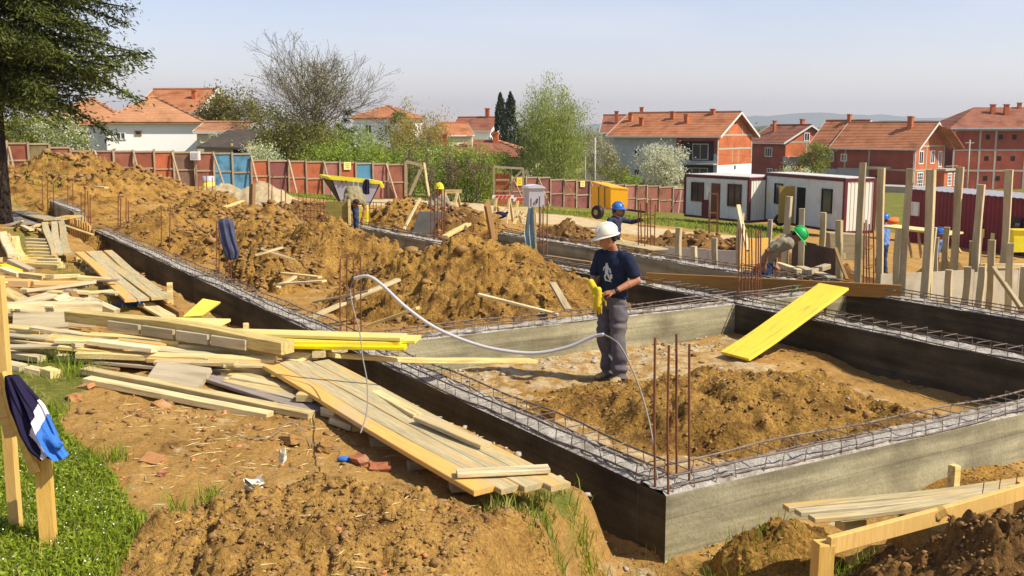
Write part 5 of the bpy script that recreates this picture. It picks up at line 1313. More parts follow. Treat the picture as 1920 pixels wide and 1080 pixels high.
w1 = [aty(px, py, y) for px, py, y in ((664, 523, 8.0), (657, 545, 8.0), (664, 585, 7.9), (674, 620, 7.8), (680, 670, 7.4), (688, 715, 6.9), (688, 770, 6.4), (676, 812, 6.2))]
mb = MB(); mb.tube([p-pts[0] for p in catmull(w1)], .005, 6); mb.build('wire', M['wire'], e, True)
w2 = [aty(px, py, y) for px, py, y in ((1132, 627, 7.6), (1160, 645, 7.5), (1184, 690, 7.4), (1205, 745, 7.25), (1222, 815, 7.05), (1233, 900, 6.85))]
mb = MB(); mb.tube([p-pts[0] for p in catmull(w2)], .006, 6); mb.build('wire', M['wire'], e, True)
# bricks, stones, litter on the near bank
M['brick'] = mat('broken_red_brick', (.34, .12, .055), .95, .25, 5, .6, 40, spec=.1, tint=(.40, .26, .16), tscale=5)
M['brick_pale'] = mat('dusty_orange_brick', (.46, .22, .09), .95, .2, 5, .6, 40, spec=.1, tint=(.5, .36, .2), tscale=5)
def chunk(name, label, cat, px, py, size, m, seed, zb=None, group=None):
    c = gp(px, py); c.z = hz(c.x, c.y); r = random.Random(seed); bmx = bmesh.new()
    bmesh.ops.create_cube(bmx, size=1); bmesh.ops.subdivide_edges(bmx, edges=bmx.edges[:], cuts=2, use_grid_fill=True)
    for v in bmx.verts:
        v.co = Vector((v.co.x*size[0], v.co.y*size[1], v.co.z*size[2]))+Vector((r.uniform(-1, 1), r.uniform(-1, 1), r.uniform(-1, 1)))*min(size)*.14
    me = bpy.data.meshes.new(name); bmx.to_mesh(me); bmx.free()
    o = mesh_obj(name, me, M[m]); o.location = c+Vector((0, 0, size[2]*.28)); o.rotation_euler = (r.uniform(-.3, .3), r.uniform(-.3, .3), r.uniform(0, 3))
    return tag(o, label, cat, group)
chunk('brick', 'flat orange brick piece lying in the middle of the bare near bank', 'brick', 287, 862, (.13, .10, .03), 'brick_pale', 1)
chunk('brick', 'small crumbled brick just below the flat orange brick piece', 'brick', 305, 880, (.05, .05, .03), 'brick', 2)
chunk('brick', 'dark red brick lying beside the blue rag near the platform', 'brick', 674, 862, (.12, .08, .06), 'brick', 3)
chunk('brick', 'orange-red brick half sunk in earth right of the dark red brick', 'brick', 712, 872, (.14, .08, .05), 'brick', 4)
chunk('brick', 'orange brick chunk at the edge of the grass beside the pale stone', 'brick', 140, 755, (.11, .09, .05), 'brick_pale', 5)
chunk('stone', 'flat pinkish stone lying where the grass meets the bare earth', 'stone', 161, 738, (.16, .10, .035), 'brick_pale', 6)
chunk('brick', 'reddish slab piece in the dirt below the two long battens', 'brick', 305, 765, (.15, .09, .03), 'brick_pale', 7)
chunk('stone', 'round earthy lump with a wire across it on the near bank', 'stone', 545, 830, (.16, .10, .06), 'clod', 8)
chunk('stone', 'brown earth lump right of the wire-crossed lump', 'stone', 610, 838, (.14, .09, .05), 'clod', 9)
chunk('stone', 'grey concrete lump on the heap beside the conduit end', 'stone', 1187, 818, (.10, .08, .05), 'gravel', 10)
chunk('stone', 'brown boulder of clay in the shadow of the man', 'stone', 1036, 712, (.20, .16, .10), 'clod', 11)
chunk('stone', 'small clay lump left of the clay boulder in the front bay', 'stone', 985, 700, (.10, .08, .05), 'clod', 12)
mb = MB()
for i in range(5):
    a = i*1.3; mb.add([(math.cos(a+k)*.05*(1+.3*math.sin(k*3+i)), math.sin(a+k)*.035, .012+.02*math.sin(k*2+i)+.006*i) for k in (0, 1, 2, 3, 4, 5)], [(0, 1, 2, 3, 4, 5)])
o = mb.build('plastic_bag', mat('dirty_white_plastic', (.62, .58, .46), .5, .2, 9), label='crumpled dirty white plastic bag on the bare near bank', cat='plastic bag'); c = gp(475, 910); o.location = (c.x, c.y, hz(c.x, c.y)+.02); o.scale = (1.2, 1.2, 1.6)
mb = MB()
for i in range(3):
    a = i*2.1; mb.add([(math.cos(a+k)*.035, math.sin(a+k)*.03, .012+.02*math.sin(k*2+i)+.006*i) for k in (0, 1, 2, 3, 4, 5)], [(0, 1, 2, 3, 4, 5)])
o = mb.build('plastic_scrap', bpy.data.materials['dirty_white_plastic'], label='thin upright scrap of clear plastic above the white bag', cat='plastic scrap'); c = gp(530, 870); o.location = (c.x, c.y, hz(c.x, c.y)+.03); o.scale = (.8, .8, 2.5)
mb = MB(); mb.ell((0, 0, .02), (.05, .03, .02)); mb.ell((.04, .01, .015), (.03, .03, .018))
o = mb.build('rag', M['royal'], smooth=True, label='small blue rag beside the dark red brick', cat='rag'); c = gp(645, 858); o.location = (c.x, c.y, hz(c.x, c.y))
mb = MB(); mb.ell((0, 0, .02), (.16, .07, .03)); mb.ell((.12, .02, .02), (.08, .06, .03))
o = mb.build('rag', M['royal'], smooth=True, label='crumpled blue plastic rag under the end of the longer platform', cat='rag'); c = gp(240, 571); o.location = (c.x, c.y, hz(c.x, c.y))
mb = MB(); pts = [gp(px, py) for px, py in ((440, 828), (500, 831), (545, 818), (575, 822), (590, 838), (640, 842))]
mb.tube(catmull([(p.x, p.y, hz(p.x, p.y)+.02+(.07 if i == 2 else 0)) for i, p in enumerate(pts)]), .003, 5); mb.build('wire', M['wire'], label='thin dark wire trailing over earth lumps on the near bank', cat='wire')

# ------------------------------------------------------------------ tall rough posts and wall formwork at the right
def post(px, yb, yt, z, label, w=.10, name='timber_post', dy=0, m='wood_post'):
    b = at(px, yb, z); Y = b.y+dy; t = aty(px, yt, Y); zb = z-.3
    b = Vector((b.x*Y/b.y, Y, zb)); h = t.z-zb; mb = MB()
    n = 6; rings = []
    for i in range(n+1):
        k = i/n; ox, oy = .012*math.sin(k*4+px), .010*math.sin(k*5+px*2); s = w/2*(1+.05*math.sin(k*7+px))
        rings.append([Vector((a*s+ox, c*s+oy, h*k)) for a, c in ((-1, -.9), (-.9, -1), (.9, -1), (1, -.9), (1, .9), (.9, 1), (-.9, 1), (-1, .9))])
    mb.loft(rings); o = mb.build(name, M[m], label=label, cat='post', loc=b); o.rotation_euler = (rnd.uniform(-.02, .02), rnd.uniform(-.012, .012), ang*-1+R(90)+rnd.uniform(-.2, .2)); return o
TP = [(1608, 530, 305, .40, 'tallest rough timber post, first of the tall row from the left'), (1648, 530, 315, .40, 'tall rough timber post right of the bars between posts'), (1690, 548, 316, .38, 'tall rough timber post at the right end of the long brown plank'),
      (1735, 556, 318, .34, 'tall rough timber post doubled by a shorter one in front of the grey form panel'), (1786, 508, 313, .45, 'tall rough timber post behind the worker with the hidden face'), (1828, 510, 346, .45, 'tall rough timber post just left of the yellow plate on the red container'), (1880, 506, 318, .45, 'tall rough timber post beside the black cabinet')]
for px, yb, yt, z, lb in TP: post(px, yb, yt, z, lb, .115 if px > 1720 else .10)
SPp = [(1271, 487, 427, .38, 'short post left of the lit form panel behind the wall'), (1302, 480, 462, .38, 'stub of a post in front of the lit form panel'), (1340, 492, 446, .38, 'short post in front of the lit form panel, beside the ladder of bars'), (1385, 492, 400, .36, 'brown post with a slanting lath leaning on it behind the dense bars'),
       (1442, 470, 412, .2, 'post behind the shoulder of the bending worker'), (1470, 510, 368, .36, 'tall post right behind the bending worker'), (1500, 512, 391, .36, 'post directly right of the green helmet'), (1537, 508, 398, .34, 'post standing between the green helmet and the tallest post'), (1572, 526, 413, .36, 'post with a brown lath leaning at its foot left of the tallest post'),
       (1680, 548, 430, .38, 'shorter post nailed to the tall post at the end of the brown plank'), (1740, 552, 426, .34, 'shorter post doubling the tall post in front of the grey form panel'), (1752, 508, 445, .45, 'broad short post left of the hidden worker'), (1771, 506, 426, .45, 'slim post right in front of the hidden worker'),
       (1777, 562, 506, .30, 'low post against the lower part of the grey form panel'), (1810, 566, 500, .30, 'second low post against the grey form panel'), (1820, 508, 452, .45, 'broad short post below the tall post with the yellow plate'), (1834, 505, 430, .45, 'slim post beside the broad short post at the right'),
       (1838, 572, 500, .30, 'third low post against the grey form panel, greenish'), (1855, 556, 450, .34, 'post behind the rail at the right'), (1890, 556, 456, .34, 'post behind the rail near the right picture edge'), (1915, 570, 500, .3, 'dark post at the right picture edge')]
for px, yb, yt, z, lb in SPp: post(px, yb, yt, z, lb, .095)
M['panel_grey'] = mat('grey_form_panel', (.40, .35, .25), .9, 0, 2, .3, 20, col2=(.54, .48, .36), tint=(.28, .23, .15), tscale=1.5, fine=.1)
M['panel_white'] = mat('lime_splashed_form_panel', (.50, .46, .40), .9, 0, 2, .3, 20, col2=(.68, .64, .56), tint=(.34, .27, .2), tscale=1.5, fine=.1)
M['panel_dark'] = mat('dark_brown_form_panel', (.10, .065, .05), .9, .3, 3, .3, 20)
def form_panel(label, p, q, zt, zb, m, n=3):
    p, q = Vector(p), Vector(q); p.z = q.z = 0; d = q-p; L = d.length; e = empty('form_panel', (p.x, p.y, zt), 0, label, 'form panel'); d.normalize()
    M3 = Matrix((d, Vector((-d.y, d.x, 0)), Vector((0, 0, 1)))).transposed()
    for i in range(n):
        mb = MB(); c = d*(L*(i+.5)/n); mb.box((c.x, c.y, (zb-zt)/2+rnd.uniform(-.03, .02)), (L/n-.006, .03, zt-zb), 0, M3); mb.build('sheet', M[m], e)
    mb = MB(); c = d*(L/2)+Vector((-d.y, d.x, 0))*.045; mb.box((c.x, c.y, -.12), (L, .05, .09), 0, M3); mb.build('waler', M['wood_post'], e)
    return e
form_panel('long grey form panel behind the shaded wall and between the tall posts', at(1650, 522, .52), at(1990, 492, .62), .56, -.9, 'panel_grey', 4)
form_panel('lime-splashed form panel behind the short posts near the ladder of bars', at(1222, 463, .42), at(1382, 468, .44), .44, -.8, 'panel_white', 3)
form_panel('dark brown form panel behind the green helmet', at(1487, 447, .85), at(1580, 470, .80), .82, -.6, 'panel_dark', 2)
form_panel('orange-lit form board behind the dense column bars', at(1392, 452, .6), at(1440, 448, .6), .62, -.4, 'wood_orange', 1)
board(aty(1384, 385, 18.2), aty(1402, 470, 17.6), .07, .05, 'wood', 'pale lath leaning against the brown post behind the dense bars', cat='lath')
board(aty(1566, 465, 16.4), aty(1588, 524, 16.0), .05, .03, 'wood_brown', 'thin brown lath leaning at the foot of the post left of the tallest one', cat='lath')
board(aty(1838, 499, 15.6), aty(1990, 499, 15.8), .06, .07, 'wood', 'pale horizontal rail nailed between the posts at the right edge', cat='rail')
board(aty(1862, 502, 15.3), aty(1915, 578, 14.6), .06, .06, 'wood_grey', 'grey slanting prop under the rail at the right edge', cat='prop')
board(at(1455, 494, .5), at(1500, 510, .5), .10, .08, 'wood', 'short round-ended beam lying right of the bending worker', cat='beam')
board(at(1510, 512, .5), at(1552, 499, .55), .12, .08, 'wood_grey', 'old grey timber lying between the posts', cat='beam')
board(at(1500, 500, .5), at(1560, 520, .48), .16, .03, 'wood_grey', 'split grey board lying under the old grey timber', cat='board')
mb = MB(); mb.tube(catmull([at(px, py, .5) for px, py in ((1490, 545), (1500, 534), (1513, 529), (1524, 530))]), .012, 8)
mb.build('cable_end', mat('green_cable', (.03, .28, .10), .5, .1), smooth=True, label='green cable end bent over the brown plank', cat='cable')
# rubble and steel on the wall crossing
mb = MB()
for i in range(26):
    c = at(rnd.uniform(1465, 1600), rnd.uniform(512, 545), .43); a = rnd.uniform(0, 3.1); d = Vector((math.cos(a), math.sin(a), rnd.uniform(-.1, .25)))*rnd.uniform(.15, .5); mb.tube([c-d*.5, c+Vector((0, 0, .05)), c+d*.5], .006, 4)
mb.build('steel_offcuts', M['rebar_grey'], label='tangle of steel offcuts on the wall crossing behind the bending worker', cat='steel scrap')
# table of boards and clutter behind the posts
board(aty(1665, 424, 27), aty(1792, 438, 25.5), .7, .05, 'wood', 'long pale plank set up as a bench behind the tall posts', cat='plank')
for px, Y in ((1700, 26.5), (1722, 26.3), (1745, 26)):
    c = aty(px, 436, Y); board(c, c+Vector((rnd.uniform(-.2, .2), .0, -.65)), .07, .05, 'wood_grey', 'leg of the trestle bench behind the tall posts', cat='trestle leg', group='trestle legs behind the tall posts')
board(aty(1785, 445, 26), aty(1802, 474, 25.6), .05, .04, 'wood_orange', 'orange lath leaning in front of the red container', cat='lath')
mb = MB(); mb.ell((0, 0, 0), (.22, .2, .10)); mb.ell((.12, .05, .03), (.12, .14, .08)); mb.ell((-.1, -.03, -.02), (.14, .12, .07))
mb.build('tarp_bundle', mat('orange_tarp', (.75, .16, .02), .7, .15), smooth=True, label='orange bundle lying beside the worker in light blue', cat='bundle', loc=aty(1671, 414, 29.5))
mb = MB(); mb.prism([(-.3, 0, 0), (.3, 0, 0), (.38, 0, .45), (-.36, 0, .5)], (.0, .45, .0)); mb.build('mortar_tub', M['wood_grey'], label='small grey tub tilted between the posts', cat='tub', loc=aty(1590, 488, 19))

# ------------------------------------------------------------------ timber box, yellow bricks, grey sheet near the bent man
e = empty('timber_box', aty(634, 398, 24.2), 0, 'open box of greenish boards beside the bent man in khaki', 'timber box')
for i in range(4):
    mb = MB(); mb.box((0, 0, .19-i*.13), (.58, .05, .122)); mb.build('side_board', mat('green_brown_board', (.26, .21, .05), .8, .2, 3, stretch=WST) if i == 0 else bpy.data.materials['green_brown_board'], e)
    mb = MB(); mb.box((-.27, .35, .19-i*.13), (.05, .64, .122)); mb.build('side_board', bpy.data.materials['green_brown_board'], e)
mb = MB(); mb.box((.27, -.06, .0), (.05, .05, .6)); mb.build('corner_post', M['wood'], e)
e = empty('brick_pack', aty(677, 405, 26.6), 0, 'pack of yellow blocks behind the bent man in khaki', 'brick pack')
for i in range(4):
    mb = MB()
    mb.box((.004*i, 0, -.30+i*.165), (.33, .3, .155))
    mb.build('block_course', M['yellow'], e)
mb = MB(); mb.prism([(-.55, 0, -.35), (.45, 0, -.35), (.32, .4, .28), (-.38, .4, .30)], (0, .03, .02)); mb.build('metal_sheet', mat('grey_sheet', (.075, .07, .06), .7, .25, 3), label='grey sheet leaning in front of the far column bars', cat='sheet', loc=aty(812, 424, 24.6))
board(aty(758, 430, 24), aty(787, 372, 24.6), .06, .04, 'wood', 'thin pale lath leaning on the ochre heap beside the grey sheet', cat='lath')
post(474, 392, 345, .6, 'brown timber post standing among the far earth heaps', .13, m='wood_brown')
board(aty(795, 306, 45), aty(806, 372, 43), .09, .06, 'wood', 'pale prop leaning against the fence gate frame', cat='prop')
# barriers by the gate
def trestle(label, px0, px1, ytop, ybot, Y, mt='wood', stripe=False):
    a = aty(px0, ytop, Y); b = aty(px1, ytop, Y); zb = aty(px0, ybot, Y).z-.1; e = empty('site_barrier', (a.x, Y, zb), 0, label, 'barrier'); o0 = Vector((a.x, Y, zb)); h = a.z-zb; w = b.x-a.x
    mb = MB(); mb.box((w/2, 0, h), (w+.2, .04, .13)); mb.build('rail', M[mt], e)
    if stripe:
        for i in range(4):
            mb = MB(); x = w*(i+.5)/4; mb.prism([(x-.10, -.024, h-.055), (x+.02, -.024, h-.055), (x+.09, -.024, h+.055), (x-.03, -.024, h+.055)], (0, -.004, 0)); mb.build('red_stripe', M['red_paint'], e)
    for x in (0.05, w-.05):
        for s in (-1, 1):
            mb = MB(); mb.bar((x, s*.05, h-.05), (x+s*.12, s*.35, 0), .08, .05); mb.build('leg', M['wood'], e)
    mb = MB(); mb.bar((.05, -.2, h*.2), (w-.05, -.2, h*.7), .07, .03); mb.build('brace', M['wood'], e)
    mb = MB(); mb.bar((.05, -.24, h*.7), (w-.05, -.24, h*.2), .07, .03); mb.build('brace', M['wood'], e)
M['red_paint'] = mat('red_paint', (.50, .05, .02), .6, .15)
M['white_paint'] = mat('white_paint', (.78, .76, .70), .6, .08)
trestle('white and red striped barrier in front of the orange gate door', 928, 958, 369, 412, 38, 'white_paint', True)
trestle('red and white striped barrier next to the electric cabinet', 968, 996, 374, 410, 36, 'white_paint', True)
trestle('timber trestle right of the yellow helmet', 832, 860, 359, 392, 36, 'wood')
trestle('pale timber trestle in front of the towel bars', 968, 992, 392, 413, 33, 'wood')
mb = MB(); mb.ell((0, 0, .15), (.45, .3, .22)); mb.cap((-.2, 0, .1), .12, (-.05, -.1, -.35), .09); mb.cap((.2, 0, .2), .10, (.5, 0, .3), .06)
mesh = fuse(mb, .03, 1, 'clothes', lambda c: .03*fbm(c[:, 0]*7, c[:, 2]*7, 2)); o = mesh_obj('clothes_heap', mesh, M['ink'], None, True); o.location = aty(938, 408, 30); o.scale = (.45, .45, .5); tag(o, 'heap of dark work clothes thrown on a rack by the barriers', 'clothes')
# ------------------------------------------------------------------ fences of painted shuttering panels
def pmat(n, c, **k): return mat(n, c, .75, 0, 1.4, .15, 15, col2=mul(lin(c) if isinstance(c, str) else c, 1.35), spec=.2, tint=mul(lin(c) if isinstance(c, str) else c, .5), tscale=1.6, fine=.06, **k)
FC = {'brown': pmat('faded_brown_panel', (.20, .065, .035)), 'red': pmat('rust_red_panel', (.22, .08, .05)), 'orange': pmat('orange_red_panel', (.34, .095, .04)), 'pink': pmat('faded_pink_panel', (.29, .115, .085)),
      'grey': pmat('grey_brown_panel', (.15, .09, .06)), 'green': pmat('grey_green_panel', (.16, .13, .06)), 'blue': pmat('faded_blue_panel', (.075, .20, .30)), 'plum': pmat('plum_panel', (.19, .065, .055))}
M['fence_post'] = mat('grey_fence_timber', (.26, .19, .11), .9, 0, 3, .3, 12, stretch=(6, 6, 1.2), col2=(.42, .33, .21), rand=.15, spec=.1)
M['paper'] = mat('yellow_paper_sign', (.78, .68, .24), .7, .06)
M['sign_yellow'] = mat('deep_yellow_sign', (.72, .50, .02), .6, .08)
def fence(label, p0, p1, edges, tops, colours, braces, signs=(), depth=2.2):
    """p0,p1 ground points of the fence line; edges = panel edges in photo pixels"""
    d = (p1-p0); e = empty('panel_fence', p0, 0, label, 'fence'); dn = d.normalized(); nrm = Vector((dn.y, -dn.x, 0)).normalized()
    if nrm.y > 0: nrm = -nrm
    def foot(px):
        r = ray(px, 300); k = (p0.x*d.y-p0.y*d.x)/(r[0]*d.y-r[1]*d.x); return Vector((r[0]*k, r[1]*k, 0))
    def top(px, f): return aty(px, float(np.interp(px, [t[0] for t in tops], [t[1] for t in tops])), f.y).z
    sgn = {}
    for (x0, x1), c in zip(edges, colours):
        a, b = foot(x0), foot(x1); zt = min(top(x0, a), top(x1, b))-.05; zg = float(P(a.x, a.y))-.15; mid = (a+b)/2; w = (b-a).length
        M3 = Matrix((dn.xy.to_3d().normalized(), Vector((-dn.y, dn.x, 0)).normalized(), Vector((0, 0, 1)))).transposed()
        mb = MB(); mb.box((mid.x-p0.x, mid.y-p0.y, (zt+zg)/2-p0.z), (w*.985, .03, zt-zg), 0, M3); o = mb.build('panel', FC[c], e)
        for zz in (zt-.05, zg+(zt-zg)*.5):
            mb = MB(); q = mid+nrm*.045; mb.box((q.x-p0.x, q.y-p0.y, zz-p0.z), (w*1.0-.005, .05, .085), 0, M3); mb.build('rail', M['fence_post'], e)
        q = a+nrm*.075; mb = MB(); h = zt+rnd.uniform(.04, .12); mb.box((q.x-p0.x, q.y-p0.y, (h+zg)/2-p0.z), (.10, .09, h-zg), 0, M3); mb.build('post', M['fence_post'], e)
    a = foot(edges[-1][1]); q = a+nrm*.075; zt = top(edges[-1][1], a); zg = float(P(a.x, a.y))-.1
    mb = MB(); mb.box((q.x-p0.x, q.y-p0.y, (zt+zg)/2-p0.z), (.11, .10, zt-zg), 0, M3); mb.build('post', M['fence_post'], e)
    for (x0, y0, x1, y1) in braces:
        a = foot(x0)+nrm*.16; b = foot(x1)+nrm*1.0; a.z = aty(x0, y0, a.y).z; b.z = float(ground(b.x, b.y))-.03
        mb = MB(); mb.bar(a-p0, b-p0, .09, .05); mb.build('brace', M['fence_post'], e)
    for (px, py, w, h, m) in signs:
        f = foot(px)+nrm*.10; z = aty(px, py, f.y).z; k = f.y/F
        mb = MB(); mb.box((f.x-p0.x, f.y-p0.y, z-p0.z), (w*k, .02, h*k), 0, M3); s = mb.build('notice', M[m], e)
        for j in range(3):
            mb = MB(); c = f+nrm*.016; mb.box((c.x-p0.x, c.y-p0.y, z-p0.z+h*k*(.26-.25*j)), (w*k*(.7-.12*j), .006, h*k*.07), 0, M3); mb.build('print_line', M['ink_brown'], s)
    return foot
M['ink_brown'] = mat('brown_ink', (.16, .10, .03), .8, .1)
L0 = Vector((-25.6, 52.5, 0)); L1 = Vector((-6.6, 62.5, 0)); L0.z = float(P(L0.x, L0.y)); L1.z = float(P(L1.x, L1.y))
ed = [(-60, -22), (-22, 15), (15, 54), (54, 94), (94, 133), (133, 175), (175, 213), (213, 250), (250, 289), (289, 325), (325, 364), (364, 400), (400, 435), (435, 470), (470, 503), (503, 540), (540, 573), (573, 605), (605, 636), (636, 666), (666, 698), (698, 726), (726, 758)]
cs = ['brown', 'red', 'brown', 'green', 'red', 'plum', 'red', 'red', 'brown', 'orange', 'grey', 'red', 'blue', 'blue', 'orange', 'plum', 'orange', 'orange', 'pink', 'orange', 'blue', 'pink', 'red']
fence('long patchwork fence of brown, orange and blue shuttering panels behind the left earth heaps', L0, L1, ed, [(-60, 262), (132, 267), (134, 279), (330, 281), (500, 286), (503, 297), (610, 300), (760, 305)], cs,
      [(18, 275, 26, 322), (178, 282, 190, 330), (250, 283, 258, 330), (322, 285, 332, 340), (400, 290, 413, 350), (470, 292, 476, 345), (540, 300, 546, 345), (606, 304, 612, 345), (722, 306, 732, 362)], [(650, 311, 14, 14, 'paper')])
R0 = Vector((-1.3, 69, 0)); R1 = Vector((14.4, 81, 0)); R0.z = float(P(R0.x, R0.y)); R1.z = float(P(R1.x, R1.y))
ed = [(958, 985), (985, 1008), (1008, 1031), (1031, 1056), (1056, 1080), (1080, 1105), (1105, 1128), (1128, 1150), (1150, 1172), (1172, 1193), (1193, 1213), (1213, 1236), (1236, 1262), (1262, 1290)]
cs = ['plum', 'red', 'plum', 'plum', 'red', 'plum', 'red', 'red', 'plum', 'pink', 'red', 'red', 'red', 'plum']
fence('lower fence of plum and brown shuttering panels behind the yellow compressor trailer', R0, R1, ed, [(950, 329), (1031, 330), (1033, 333), (1150, 338), (1152, 343), (1240, 346), (1290, 350)], cs,
      [(960, 335, 968, 375), (1008, 335, 1014, 372), (1056, 338, 1075, 385), (1105, 340, 1112, 372), (1193, 346, 1207, 385), (1236, 352, 1250, 394), (1276, 356, 1256, 394)], [(972, 341, 13, 14, 'sign_yellow'), (1091, 345, 11, 11, 'paper')])
def frame_gate(label, pts, Y, w=.09, name='gate_frame', m='fence_post', extra=()):
    o0 = aty(pts[0][0], pts[0][1], Y); e = empty(name, o0, 0, label, 'gate')
    for i, (a, b) in enumerate([(pts[k], pts[k+1]) for k in range(len(pts)-1)]+list(extra)):
        mb = MB(); mb.bar(aty(*a, Y+.01*i)-o0, aty(*b, Y+.01*i)-o0, w, w, up=(0, 1, 0)); mb.build('frame_bar', M[m], e)
    return e, o0
frame_gate('open gate frame with a diagonal brace at the end of the long fence', [(761, 366), (761, 303), (791, 310), (791, 318)], 61.5, .16, extra=[((789, 318), (768, 366))])
e, o0 = frame_gate('tall gate frame holding an orange door at the start of the lower fence', [(926, 384), (926, 313), (981, 316), (981, 384)], 66, .13, extra=[((980, 318), (958, 342))])
mb = MB()
for i in range(4): mb.box((aty(932+i*6.6, 355, 66.2)-o0), (.21, .04, 1.95))
mb.build('door', FC['orange'], e)
for y in (337, 358):
    mb = MB(); mb.box((aty(942, y, 66.1)-o0), (.88, .05, .09)); mb.build('door_rail', M['fence_post'], e)
# meter box on the fence
e = empty('meter_box', aty(366, 292, 56.6), 0, 'small white meter box on a post in front of the grey fence panel', 'meter box')
mb = MB(); mb.box((0, 0, 0), (.48, .25, .46)); mb.build('box', M['white_paint'], e)
mb = MB(); mb.box((0, -.135, 0), (.34, .02, .30)); mb.build('door', mat('light_grey_metal', (.42, .43, .44), .5, .1), e)
mb = MB(); mb.box((0, .04, -.95), (.09, .09, 1.5)); mb.build('post', M['fence_post'], e)

# ------------------------------------------------------------------ skip, trailer, cabinet, drum
M['skip_grey'] = mat('grey_skip_paint', (.42, .42, .47), .55, .12, 2, .1, 20, spec=.3, tint=(.30, .27, .27), tscale=1.5)
M['skip_in'] = mat('rusty_skip_inside', (.10, .07, .04), .9, .3, 3)
M['skip_yellow'] = mat('yellow_skip_rim', (.80, .72, .03), .5, .08)
def skip():
    Y = 46.0; o0 = aty(650, 395, Y); e = empty('skip', o0, 0, 'grey rubble skip with a bright yellow rim in front of the fence', 'skip')
    q = lambda px, py, y=Y: aty(px, py, y)-o0
    dY = 1.7
    # near side trapezoid (top edge slopes down to the right), far side shifted left and back
    T0, T1, B0, B1 = q(620, 334), q(714, 343), q(640, 386), q(690, 392)
    back = Vector((-.75, dY, .03))
    mb = MB(); n = [T0, T1, B1, B0]; f = [p+back for p in n]; f[3] = n[3]+Vector((-.12, dY, .03)); f[2] = n[2]+Vector((-.3, dY, .03))
    th = .05
    mb.prism(n, (0, .05, 0)); mb.build('side_panel', M['skip_grey'], e); mb = MB(); mb.prism(f, (0, .05, 0)); mb.build('side_panel', M['skip_in'], e)
    mb = MB(); mb.prism([n[0], n[3], f[3], f[0]], (.05, 0, 0)); mb.build('end_panel', M['skip_in'], e)
    mb = MB(); mb.prism([n[1], n[2], f[2], f[1]], (-.05, 0, 0)); mb.prism([n[3], n[2], f[2], f[3]], (0, 0, .05)); mb.build('end_panel', M['skip_grey'], e)
    mb = MB()
    for a, b in ((n[0], n[1]), (n[1], f[1]), (f[0], f[1]), (n[0], f[0])): mb.bar(a, b, .14, .12)
    mb.bar(n[1], n[1]+Vector((.10, 0, -.22)), .12, .12)
    mb.build('rim', M['skip_yellow'], e)
    for k in (.46, .56):
        a = T0.lerp(T1, k); b = B0.lerp(B1, k); mb = MB(); mb.bar(a+Vector((0, -.04, -.06)), b+Vector((0, -.04, 0)), .10, .06); mb.build('rib', M['skip_grey'], e)
    for px in (585+56, 585+64):
        mb = MB(); mb.bar(q(px, 338, Y-.05), q(px, 344, Y-.05), .05, .05); mb.build('lug', M['skip_in'], e)
skip()
cloth('jacket', 'dark jacket hanging on the side of the grey skip', 'jacket', aty(687, 336, 45.8), [(0, -.06, .08, 0), (-.1, -.14, .14, 0), (-.4, -.20, .12, 0), (-.66, -.15, .13, 0)], 'ink', thick=.12, seed=6)
def trailer():
    Y = 44; o0 = aty(1146, 408, Y); e = empty('compressor_trailer', o0, 0, 'orange-yellow compressor trailer with a black tyre on the grass before the lower fence', 'trailer')
    q = lambda px, py, y=Y: aty(px, py, y)-o0; ym = mat('orange_yellow_paint', (.82, .42, .005), .45, .06, 2, spec=.4)
    yt = mat('sun_faded_yellow_paint', (.78, .40, .02), .5, .06, 2)
    # body: front box face right, side face left running back
    A, B, C, D = q(1145, 353), q(1178, 356), q(1176, 392), q(1145, 390); bk = Vector((-.72, 1.1, .06))
    mb = MB(); mb.prism([A, B, C, D], bk); mb.build('body', ym, e)
    mb = MB(); up = Vector((0, 0, .10)); mb.prism([A+Vector((-.02, -.02, .005)), B+Vector((.02, -.02, .005)), B+bk*1.02+Vector((0, 0, .13)), A+bk*1.02+Vector((0, 0, .13))], (0, 0, .05)); mb.build('lid', yt, e)
    for k in (.3, .62):
        mb = MB(); p = D+bk*k+Vector((-.012, -.012, 0)); r = A+bk*k+Vector((-.012, -.012, 0)); mb.bar(p, r, .03, .03); mb.build('seam', M['skip_in'], e)
    for dx, dy in ((-.42, .35), (.5, .75)):
        c = q(1141, 394, Y)+Vector((dx-.05, dy-.5, -.08)); w = MB(); rings = []
        for x, r in ((-.11, .20), (-.12, .27), (-.05, .30), (.05, .30), (.12, .27), (.11, .20)): rings.append([c+Vector((x*.76-math.cos(t)*r*.4*0, x*.65, 0))+Vector((.65*math.cos(t)*r*-1, .76*math.cos(t)*r, math.sin(t)*r)) for t in [2*math.pi*j/20 for j in range(20)]])
        w.loft(rings); t = w.build('wheel', M['black'], e, True)
        w = MB(); rings = [[c+Vector((x*.76, x*.65, 0))+Vector((-.65*math.cos(t)*r, .76*math.cos(t)*r, math.sin(t)*r)) for t in [2*math.pi*j/16 for j in range(16)]] for x, r in ((-.125, .12), (.125, .12))]
        w.loft(rings); w.build('rim', M['fence_post'], t)
    mb = MB(); mb.bar(D+Vector((.3, .1, -.02)), D+Vector((1.5, -.5, -.15)), .08, .08); mb.build('drawbar', M['black'], e)
trailer()
